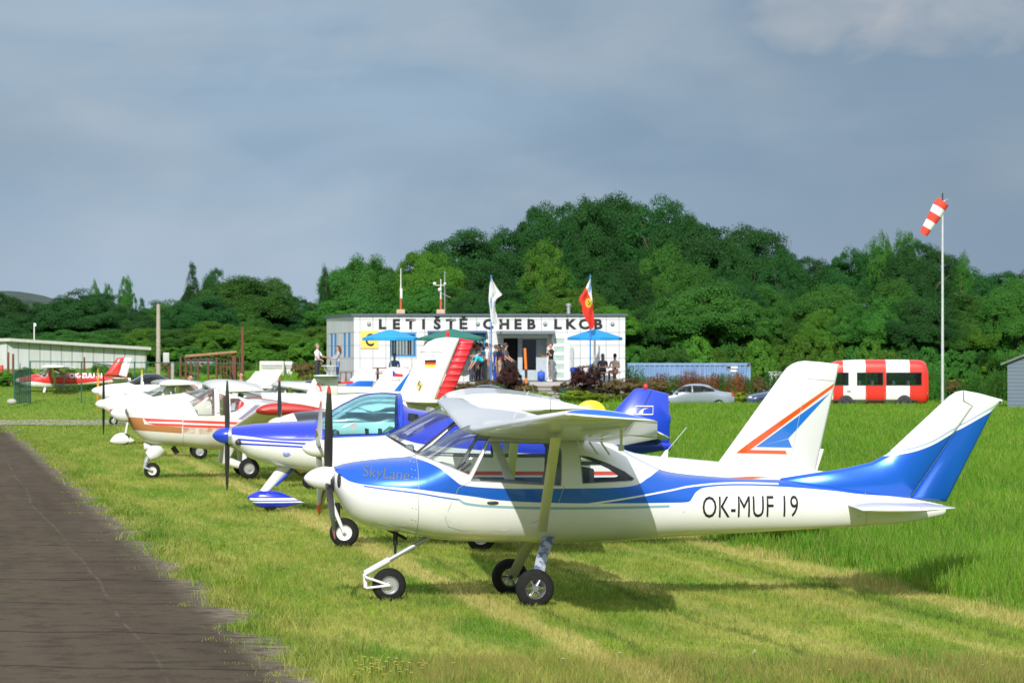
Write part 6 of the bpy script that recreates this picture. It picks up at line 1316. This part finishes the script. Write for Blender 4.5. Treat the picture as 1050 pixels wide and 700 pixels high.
kindlib('poplar', 'tall', LD, .0085, 160, 200, 2); kindlib('loose', 'loose', LM, .0095, 130, 190, 2); kindlib('cone', 'cone', LD, .009, 170, 190, 1); kindlib('birch', 'loose', LL, .009, 150, 170, 1)
kindlib('bush_mid', 'bush', LM, .023, 120, 190, 2); kindlib('bush_light', 'bush', LL, .024, 120, 190, 2); kindlib('purple', 'bush', LP, .02, 110, 120, 2); kindlib('juniper', 'flat', LY, .03, 90, 100, 2); kindlib('weeds', 'weed', LR, .026, 130, 80, 2); kindlib('weeds_green', 'weed', LM, .024, 130, 80, 1); kindlib('brown_low', 'flat', LB, .032, 90, 90, 2); kindlib('teal', 'flat', leaf_mat('blue_green_leaves', (.03, .11, .075), (.05, .15, .10)), .05, 40, 40, 1); kindlib('yellow_bush', 'bush', LY, .03, 60, 60, 1)
def plant_(key, px, ytop, D_, wd, name, label, cat, group=None, var=0, zbase=None, wpx=None):
    X = wp(px, 380, D_).x; z0 = gz(X, D_) if zbase is None else zbase; h = wp(px, ytop, D_).z - z0; me, tr = LIB[key][var % len(LIB[key])]; w_ = (wd * h if wpx is None else wpx / F * D_) / (1.25 if tr is None else 1.0)
    rz = U(0, 6.28)
    if tr is None:
        o = link(name, me); o.location = (X, D_, z0 - .03); o.scale = (w_, w_, h * 1.02); o.rotation_euler.z = rz; return tag(o, label, cat, group)
    t = empty(name, (X, D_, z0), label, cat, group); t.rotation_euler.z = rz; t.scale = (w_, w_, h * 1.02); o = link('crown', me, t); q = link('trunk', tr, t); q.scale = (h / w_ * .7, h / w_ * .7, 1); return t
def plant(*a, **k):
    o = plant_(*a, **k); o['kind'] = 'thing'; return o
skyl = pchip(*zip((-60,296),(3,300),(12,310),(28,313),(42,312),(55,304),(75,301),(95,303),(140,312),(165,313),(180,306),(210,296),(228,290),(245,287),(270,288),(285,290),(300,299),(318,311),(332,308),(345,290),(360,276),(375,267),(400,272),(415,278),(430,263),(445,252),(460,245),(490,238),(510,243),(528,236),(545,222),(570,214),(600,208),(630,203),(660,208),(690,214),(715,226),(740,241),(755,243),(762,237),(775,243),(800,260),(818,281),(835,270),(860,262),(890,256),(905,247),(925,246),(950,258),(975,264),(1000,272),(1030,277),(1110,276)))
MARKS = [(0,'the left edge'),(40,'the lamp post behind the hangar'),(80,'the red aircraft tail'),(118,'the hangar roof end'),(162,'the weathered wooden pole'),(200,'the pen posts'),(230,'the long rusty beam'),(262,'the red-brown steel pole'),(300,'the white tank boxes'),(335,'the left corner of the terminal'),(372,'the yellow C board'),(410,'the thin roof mast'),(452,'the orange weather mast'),(487,'the wall lamp after LETIŠTĚ'),(504,'the white flag'),(535,'the CHEB letters'),(566,'the entrance canopy'),(603,'the red and white flag'),(640,'the right end of the terminal'),(680,'the left end of the blue container'),(720,'the silver car'),(757,'the right end of the blue container'),(800,'the dark blue car'),(835,'the arrow-marked fin'),(880,'the striped minibus'),(920,'the rear of the minibus'),(966,'the windsock mast'),(1010,'the rightmost blue tail'),(1045,'the grey shed')]
def near_mark(px): return min(MARKS, key=lambda m_: abs(m_[0] - px))[1]
used = {}
def forest(px, ytop, D_, key, wpx, row, group, var):
    adj = {'broad_dark': 'dark green broad tree', 'broad_mid': 'mid green broad tree', 'broad_light': 'light green tree', 'loose': 'loose-crowned tree', 'poplar': 'slim upright tree', 'cone': 'pointed dark tree', 'birch': 'pale birch-like tree', 'bush_mid': 'green bush', 'bush_light': 'light green bush'}[key]
    lb = f'{adj} {row} {near_mark(px)}'; nm = 'bush' if 'bush' in key else 'tree'
    plant(key, px, ytop, D_, 1, 'leafy_bush' if nm == 'bush' else 'broadleaf_tree', lb, nm, group, var, wpx=wpx)
random.seed(21)
i = 0; px = -30
while px < 1090:                                # rear row: makes the skyline
    big = 420 < px < 820; st = U(34, 46) if big else U(26, 36); y = skyl(px) + U(-1, 7)
    forest(px, y, U(262, 285) if big else U(245, 262), 'broad_dark' if (rnd() < .72 or big) else 'broad_mid', st * U(1.9, 2.4), 'in the rear row above', 'trees of the rear row of the wood', i); px += st; i += 1
px = -20
while px < 1090:                                # middle row
    st = U(30, 42); s_ = skyl(px); y = s_ + (352 - s_) * U(.30, .5)
    forest(px, y, U(232, 243), random.choice(['broad_dark', 'broad_mid', 'broad_mid', 'broad_dark', 'loose']), st * U(1.7, 2.3), 'mid-wood above', 'trees in the middle of the wood', i); px += st; i += 1
px = -15
while px < 1085:                                # front trees
    st = U(30, 44); s_ = skyl(px); y = s_ + (352 - s_) * U(.56, .80); 
    forest(px, y, U(217, 226), random.choice(['broad_mid', 'broad_mid', 'broad_light', 'broad_light', 'broad_dark']), st * U(1.5, 2.0), 'at the wood front beyond', 'trees at the front of the wood', i); px += st; i += 1
px = 150
while px < 1080:                                # bushes along the foot of the wood
    st = U(16, 26); y = U(345, 362)
    if not (335 < px < 640): forest(px, y, U(203, 212), random.choice(['bush_mid', 'bush_light', 'bush_light']), st * U(1.3, 1.8), 'at the wood foot beyond', 'bushes along the foot of the wood', i)
    px += st; i += 1
for px, y, D_, key, wpx, lb, v_ in ((197, 273, 250, 'cone', 30, 'tall pointed tree standing above the round trees left of the pen', 0), (218, 279, 255, 'broad_dark', 26, 'small dark tree crown beside the tall pointed tree', 1), (333, 276, 236, 'poplar', 21, 'slim poplar rising left of the terminal', 0), (97, 290, 300, 'loose', 17, 'leftmost of the thin-crowned trees above the hangar', 0), (111, 293, 302, 'loose', 15, 'second of the thin-crowned trees above the hangar', 1), (130, 286, 296, 'loose', 25, 'tallest of the thin-crowned trees above the hangar', 1), (145, 308, 280, 'cone', 22, 'small dark conical tree left of the wooden pole', 0), (560, 250, 229, 'birch', 62, 'pale birch-like tree with visible stem above the CHEB letters', 0), (640, 211, 288, 'broad_dark', 120, 'great domed tree at the top of the wood', 2), (82, 301, 232, 'broad_dark', 85, 'wide dark domed tree above the hangar roof', 0), (205, 306, 228, 'broad_dark', 75, 'wide dark round tree right of the wooden pole', 1), (250, 288, 236, 'broad_mid', 105, 'wide mid green round tree above the rusty pen', 2), (768, 243, 256, 'broad_dark', 62, 'dark broad tree in the dip of the skyline above the container end', 1), (800, 262, 250, 'broad_dark', 55, 'dark broad tree on the skyline above the dark blue car', 0), (560, 219, 268, 'broad_dark', 62, 'dark broad tree on the left shoulder of the great dome', 1), (600, 211, 272, 'broad_dark', 70, 'dark broad tree on top of the hill above the red flag', 2), (690, 218, 270, 'broad_dark', 66, 'dark broad tree on the right shoulder of the great dome', 0), (720, 295, 214, 'broad_mid', 110, 'wide rounded tree at the front behind the silver car', 2), (905, 243, 250, 'loose', 40, 'ragged tall tree on the skyline above the minibus', 0), (930, 241, 252, 'loose', 42, 'ragged tall tree on the skyline left of the windsock', 1), (988, 262, 250, 'loose', 26, 'thin twiggy tree on the skyline right of the windsock', 0), (1040, 290, 205, 'broad_mid', 60, 'mid green tree right behind the grey shed', 1), (375, 267, 240, 'broad_mid', 70, 'full rounded tree behind the left half of the terminal', 0), (440, 262, 238, 'broad_light', 70, 'olive-light tree behind the roof masts', 1)):
    plant(key, px, y, D_, 1, 'broadleaf_tree' if key not in ('cone', 'poplar') else ('conifer_tree' if key == 'cone' else 'poplar_tree'), lb, 'tree', None, v_, wpx=wpx)
# planting around the terminal
for px, y, D_, wpx, key, lb, nm in ((522, 373, 161.1, 25, 'purple', 'tall dark purple shrub left of the orange banded pole', 'shrub'), (601, 374, 161.4, 32, 'purple', 'large dark purple shrub right of the steps', 'shrub'), (505, 386, 161.6, 26, 'brown_low', 'low brownish shrub at the foot of the white flag pole', 'shrub'), (488, 388, 162.1, 26, 'brown_low', 'low brownish shrub below the bending man', 'shrub'), (470, 390, 162.4, 26, 'brown_low', 'low brownish shrub behind the red ribbed rudder', 'shrub'), (508, 393, 160.1, 26, 'bush_mid', 'small green shrub beneath the white flag', 'shrub'), (547, 399, 159.4, 26, 'juniper', 'bright green juniper left of the steps', 'juniper'), (606, 401, 158.8, 44, 'juniper', 'broad bright green juniper under the large purple shrub', 'juniper'), (590, 398, 160.0, 24, 'juniper', 'small bright juniper at the right side of the steps', 'juniper'), (583, 389, 162.0, 24, 'brown_low', 'low rusty shrub beside the top of the steps', 'shrub'), (578, 396, 160.8, 14, 'teal', 'small blue-green shrub at the edge of the steps', 'shrub'), (532, 388, 161.6, 22, 'brown_low', 'low brown shrub between purple shrub and banded pole', 'shrub'), (626, 387, 162.1, 34, 'brown_low', 'low brown shrub below the seated women', 'shrub'), (655, 384, 162.6, 40, 'brown_low', 'low brown shrub at the right corner of the terminal', 'shrub'), (672, 386, 163.6, 30, 'brown_low', 'low brown shrub left of the reddish weeds', 'shrub'), (648, 372, 178, 22, 'weeds_green', 'tall green weeds between terminal and container', 'weeds'), (757, 401, 187.5, 24, 'yellow_bush', 'bright yellow-green bush between the two cars', 'bush')):
    plant(key, px, y, D_, 1, {'shrub': 'shrub', 'juniper': 'juniper_shrub', 'weeds': 'tall_weeds', 'bush': 'leafy_bush'}[nm], lb, nm, None, i, wpx=wpx, zbase=(wp(px, 0, D_).z * 0 + (gz(wp(px, 0, D_).x, D_) if D_ > 165 else min(PZ, gz(0, D_) + .05)))); i += 1
random.seed(5); px = 662; k = 0
while px < 772:
    y = 379 + 4 * abs(math.sin(px * .12)) + U(-2, 3); plant('weeds' if k % 3 else 'weeds_green', px, y, U(189.5, 192), 1, 'tall_weeds', ('reddish' if k % 3 else 'green') + ' tall weeds before the blue container', 'weeds', 'tall weeds in front of the blue container', k, wpx=U(15, 22)); px += U(7, 10); k += 1
px = 775; k = 0
while px < 1060:
    plant('weeds_green' if k % 4 else 'brown_low', px, U(376, 386), U(192, 199), 1, 'tall_weeds', 'mixed tall weeds at the wood edge near ' + near_mark(px), 'weeds', 'tall weeds along the wood edge', k, wpx=U(18, 30)); px += U(13, 20); k += 1
px = 2; k = 0
while px < 330:
    if 256 < px < 308: px += 10; continue
    D_ = U(162, 171) if px < 165 else U(174, 186); plant(random.choice(['weeds_green', 'brown_low', 'bush_light']), px, U(374, 384) if px < 165 else U(366, 374), D_, 1, 'tall_weeds', 'rough tall weeds on the bank near ' + near_mark(px), 'weeds', 'tall weeds on the bank at the left', k, wpx=U(18, 28)); px += U(9, 13); k += 1
# ------------------------------------------------------------------ people
SKIN = flat('skin', (.45, .25, .17), .6, var=.05); HAIRD = flat('dark_hair', (.03, .02, .014), .7); HAIRB = flat('brown_hair', (.09, .045, .02), .7); HAIRG = flat('grey_hair', (.25, .23, .21), .7); EYEM = flat('eye', (.02, .015, .01), .3)
clo = {}
def cl(c):
    if c not in clo: clo[c] = flat('cloth_%d' % len(clo) if False else 'clothing_fabric', c, .85, var=.12, scale=10)
    return clo[c]
def person(loc, face, label, shirt, trousers, shoes=(.02, .02, .02), hair=HAIRD, pose='stand', h=1.75, long_hair=False, sleeves=.55, shorts=False, armL=(.1, 0, 0), armR=(.1, 0, 0), lean=0.0, cap=None, overall=None, elbowL=.15, elbowR=.15, stripes=None):
    # local frame: the figure faces -y; x is its left-right; arm*=(swing forward, spread), elbow = bend
    s = h / 1.75; bm = bmesh.new(); sk = bm.verts.layers.skin.verify(); reg = {}
    pts = []
    def P(p, r, rg, parent=None):
        v = bm.verts.new(Vector(p) * s); v[sk].radius = (r[0] * s, r[1] * s) if isinstance(r, tuple) else (r * s, r * s); pts.append((Vector(p) * s, rg))
        if parent is not None: bm.edges.new((parent, v)); 
        return v
    hipz = .93 if pose != 'sit' else .48
    def bend(p):                                   # lean the trunk forward about the hips
        q = Vector(p) - Vector((0, 0, hipz)); c, n = math.cos(lean), math.sin(lean); return Vector((q.x, q.y * c - q.z * n, q.z * c + q.y * n)) + Vector((0, 0, hipz))
    pel = P((0, 0, hipz), (.155, .115), 'leg'); pel[sk].use_root = True
    w1 = P(bend((0, .0, hipz + .17)), (.14, .10), 'shirt', pel); ch = P(bend((0, .01, hipz + .38)), (.165, .115), 'shirt', w1); nb = P(bend((0, .015, hipz + .52)), (.09, .075), 'shirt', ch)
    nk = P(bend((0, .005, hipz + .59)), .052, 'skin', nb); hd = P(bend((0, -.015, hipz + .66)), (.072, .085), 'skin', nk); h2 = P(bend((0, -.01, hipz + .74)), (.078, .098), 'skin', hd); h3 = P(bend((0, 0, hipz + .805)), (.055, .07), 'skin', h2)
    hands = []
    for sg, (sw, sp, _), el in ((-1, armL, elbowL), (1, armR, elbowR)):
        sh = bend((sg * .19, .01, hipz + .47)); a = P(sh, .062, 'shirt', ch)
        d = Vector((sg * math.sin(sp), -math.sin(sw) * math.cos(sp), -math.cos(sw) * math.cos(sp))); e = sh + d * .28; ev = P(sh + d * .15, .052, 'shirt', a); ev = P(e, .043, 'shirt' if sleeves > .6 else 'skin', ev)
        sw2 = sw + el; d2 = Vector((sg * math.sin(sp) * .3 - sg * .25 * math.sin(el), -math.sin(sw2), -math.cos(sw2))).normalized(); wv = P(e + d2 * .25, .027, 'shirt' if sleeves > .9 else 'skin', ev); pm_ = e + d2 * .31; P(pm_, (.036, .022), 'skin', wv); hands.append((pm_, d2, sg))
    for sg in (-1, 1):
        hp = P((sg * .09, 0, hipz - .05), .098, 'leg', pel)
        if pose == 'sit': kn = (sg * .12, -.44, .50); an = (sg * .12, -.42, .09)
        else: kn = (sg * .10, -.02, .50); an = (sg * .105, .02, .09)
        kv = P(tuple((Vector(kn) * .5 + Vector((sg * .09, 0, hipz - .05)) * .5)), .082, 'leg', hp); kv = P(kn, .06, 'skin' if shorts else 'leg', kv); av = P(tuple(Vector(kn) * .5 + Vector(an) * .5), .055, 'skin' if shorts else 'leg', kv); av = P(an, .042, 'skin' if shorts else 'leg', av); ft = P((an[0], an[1] - .05, .04), (.042, .04), 'shoe', av); P((an[0], an[1] - .17, .032), (.042, .03), 'shoe', ft)
    me = bpy.data.meshes.new('person_tmp'); bm.to_mesh(me); bm.free(); o = bpy.data.objects.new('person_tmp', me); col.objects.link(o)
    o.modifiers.new('skin', 'SKIN').use_smooth_shade = True; sd_ = o.modifiers.new('sub', 'SUBSURF'); sd_.levels = 1; sd_.render_levels = 1
    dg = bpy.context.evaluated_depsgraph_get(); body = bpy.data.meshes.new_from_object(o.evaluated_get(dg)); bpy.data.objects.remove(o); bpy.data.meshes.remove(me)
    b = bmesh.new(); b.from_mesh(body); bpy.data.meshes.remove(body); mbb = MB(); mbb.bm.free(); mbb.bm = b
    mats = [SKIN, cl(shirt), cl(trousers), cl(shoes), EYEM] + ([cl(stripes)] if stripes else []); ix = {'skin': 0, 'shirt': 1, 'leg': 2, 'shoe': 3}
    import mathutils
    kd = mathutils.kdtree.KDTree(len(pts))
    for i_, (p, rg) in enumerate(pts): kd.insert(p, i_)
    kd.balance()
    for f in b.faces:
        c = f.calc_center_median(); f.material_index = ix[pts[kd.find(c)[1]][1]]; f.smooth = True
        if stripes and f.material_index == 1 and (c.z * 11) % 1 > .55: f.material_index = 5
        if overall and f.material_index == 1 and c.z < (hipz + .36) * s and abs(c.x) < .16 * s: f.material_index = 2
    mbb.mi = 0
    for pm_, d2, sg in hands:                      # palm with four unequal fingers and a thumb
        pm_ = pm_ * s; side = d2.cross(Vector((0, 1, 0))); side = side.normalized() if side.length > .1 else Vector((1, 0, 0)); nrm_ = side.cross(d2)
        for k, ln in enumerate((.062, .07, .066, .052)):
            q = pm_ + side * (.03 - .02 * k) * s; mbb.tube([q - d2 * .02 * s, q + d2 * .035 * s, q + d2 * (.035 + ln * .5) * s + nrm_ * .012 * s, q + d2 * (.03 + ln * .8) * s + nrm_ * .035 * s], [.0095 * s, .009 * s, .008 * s, .006 * s], 6)
        mbb.tube([pm_ + side * .02 * s - d2 * .03 * s, pm_ + side * .045 * s, pm_ + side * .055 * s + d2 * .03 * s], [.011 * s, .01 * s, .007 * s], 6)
    R_ = lambda p: bend(p) * s
    n0 = len(b.faces); mbb.tube([R_((0, -.095, hipz + .745)), R_((0, -.122, hipz + .705)), R_((0, -.1, hipz + .70))], [.006 * s, .014 * s, .010 * s], 6)
    for sg in (-1, 1): mbb.ball(R_((sg * .078, .0, hipz + .725)), (.012 * s, .022 * s, .032 * s), 8, 6)
    mbb.mi = 4
    for sg in (-1, 1): mbb.ball(R_((sg * .03, -.098, hipz + .748)), (.013 * s, .008 * s, .008 * s), 8, 5)
    mbb.ball(R_((0, -.104, hipz + .668)), (.025 * s, .006 * s, .006 * s), 8, 5)
    for f in b.faces: f.smooth = True
    t = finish(b, 'person', mats, None, angle=60, normals=False); t.location = loc; t.rotation_euler.z = face; tag(t, label, 'person')
    hb = MB(); rr = []
    for i_ in range(7):
        a = math.pi * .62 * i_ / 6; ring = []
        for k in range(14):
            q = 2 * math.pi * k / 14; rx, ry, rz_ = .088, .112, .12; cut = .45 if math.sin(q) < -.3 else 1.0; aa = a * cut
            ring.append(R_((rx * math.sin(aa) * math.cos(q) if i_ else .001 * math.cos(q), .004 + (ry * math.sin(aa) * math.sin(q) if i_ else .001 * math.sin(q)), hipz + .745 + rz_ * math.cos(aa))))
        rr.append(ring)
    hb.rings(rr, True, False)
    if long_hair: hb.tube([R_((0, .06, hipz + .8)), R_((0, .095, hipz + .66)), R_((0, .11, hipz + .50)), R_((0, .10, hipz + .40))], [.07 * s, .085 * s, .075 * s, .03 * s], 10)
    hb.build('hair', hair, t)
    if cap:
        cb_ = MB(); cb_.rings([[R_(((.094 - .0 * i_) * math.sin(a) * math.cos(q), .004 + .118 * math.sin(a) * math.sin(q), hipz + .755 + .125 * math.cos(a))) for q in [2 * math.pi * k / 14 for k in range(14)]] for i_, a in enumerate((1.45, 1.1, .7, .3, .05))], False, True); cb_.ball(R_((0, -.14, hipz + .785)), (.07 * s, .07 * s, .01 * s), 10, 5); cb_.build('cap', cl(cap), t)
    return t
def at_ground(px, D_, z=None): p = wp(px, 390, D_); return (p.x, D_, PZ if z is None else z)
PI = math.pi
person(at_ground(325.5, 167), R(65), 'man in white T-shirt and dark trousers talking at the garden table', (.72, .72, .74), (.03, .035, .04), hair=HAIRG, armR=(.5, .2, 0), armL=(.25, .15, 0), elbowR=1.0, elbowL=.9, h=1.78)
person(at_ground(346.5, 167), R(-75), 'woman in grey hooded top and jeans beside the blue slit windows', (.38, .38, .40), (.10, .18, .36), (.5, .5, .5), HAIRB, long_hair=True, sleeves=1, armL=(.6, .1, 0), armR=(.5, .1, 0), elbowL=1.1, elbowR=1.2, h=1.68)
person(at_ground(404.5, 165.2), 0, 'man in denim jacket seated at the dark picnic table', (.14, .24, .42), (.06, .08, .12), pose='sit', sleeves=1, armL=(.5, .15, 0), armR=(.5, .15, 0), elbowL=1.0, elbowR=1.0)
person(at_ground(565, 166.4), R(-60), 'man in black T-shirt and grey trousers smoking by the entrance', (.012, .012, .014), (.20, .19, .20), (.6, .6, .6), HAIRB, armL=(.35, .1, 0), armR=(.55, .1, 0), elbowL=1.2, elbowR=2.1, h=1.82)
person(at_ground(618, 165.2), R(185), 'woman with long grey hair in dark clothes seated at the brown table', (.12, .12, .15), (.06, .06, .08), hair=HAIRG, pose='sit', long_hair=True, sleeves=1, armL=(.5, .1, 0), armR=(.5, .1, 0), elbowL=.9, elbowR=.9)
person(at_ground(630.5, 165.2), R(200), 'woman in light pink top seated at the right end of the brown table', (.80, .62, .56), (.16, .10, .14), hair=HAIRD, pose='sit', armL=(.4, .2, 0), armR=(.5, .1, 0), elbowL=.9, elbowR=.9)
person(at_ground(497, 165.4), R(-70), 'man in turquoise shirt bending forward outside the terminal', (.02, .50, .60), (.015, .015, .017), hair=HAIRD, lean=1.15, armL=(.4, .1, 0), armR=(.5, .1, 0), h=1.8)
person(at_ground(493, 166.6), R(160), 'man in black and blue striped shirt seen from behind', (.015, .02, .03), (.04, .04, .05), hair=HAIRD, stripes=(.04, .22, .42), h=1.80)
person(at_ground(499, 167.2), R(150), 'man in white T-shirt standing behind the bending man', (.72, .72, .72), (.15, .13, .11), hair=HAIRD, h=1.82)
person(at_ground(486.5, 166.9), R(170), 'person in white shirt and red cap next to the striped shirt', (.66, .66, .66), (.05, .05, .06), cap=(.6, .02, .02), h=1.72)
person(at_ground(508.5, 166.3), R(120), 'person in bright blue overalls and dark grey shirt', (.09, .10, .11), (.015, .06, .42), overall=True, hair=HAIRB, h=1.72)
person(at_ground(518.5, 166.4), R(70), 'man in dark grey T-shirt with grey hair before the dark doorway', (.09, .09, .10), (.03, .025, .03), hair=HAIRG, armL=(.3, .1, 0), armR=(.3, .1, 0), elbowL=.7, elbowR=.7, h=1.8)
person(at_ground(514, 167.0), R(20), 'person in dark pink top between overalls and grey T-shirt', (.38, .04, .08), (.35, .33, .32), hair=HAIRD, h=1.62)
person(at_ground(482.5, 165.6), R(100), 'person in white vest crouching low behind the red ribbed rudder', (.7, .7, .7), (.05, .06, .09), hair=HAIRB, lean=.7, h=1.6)
person(at_ground(502.5, 166.0), R(-100), 'person in grey shirt right behind the blue flag pole', (.25, .27, .3), (.10, .12, .2), hair=HAIRB, h=1.76)
person(at_ground(511.5, 165.6), R(-60), 'person in tan shorts and navy top beside the blue overalls', (.03, .05, .13), (.38, .30, .2), hair=HAIRD, shorts=True, h=1.74)
person(at_ground(489.5, 167.4), R(10), 'person in red T-shirt at the back of the group', (.5, .03, .03), (.05, .05, .07), hair=HAIRD, h=1.84)
for px, D_, lb, sh in ((195.3, 100, 'person whose bare-shouldered back shows above the white wing, left one', (.42, .22, .15)), (247.3, 116, 'person whose head shows left of the red-striped white fin', (.40, .30, .28))):
    yt = 384 if px < 200 else 381.5; p = wp(px, yt, D_); person((p.x, D_, max(0, p.z - 1.76)), R(20), lb, sh, (.06, .07, .09), hair=HAIRB, h=1.76 if p.z > 1.76 else p.z)
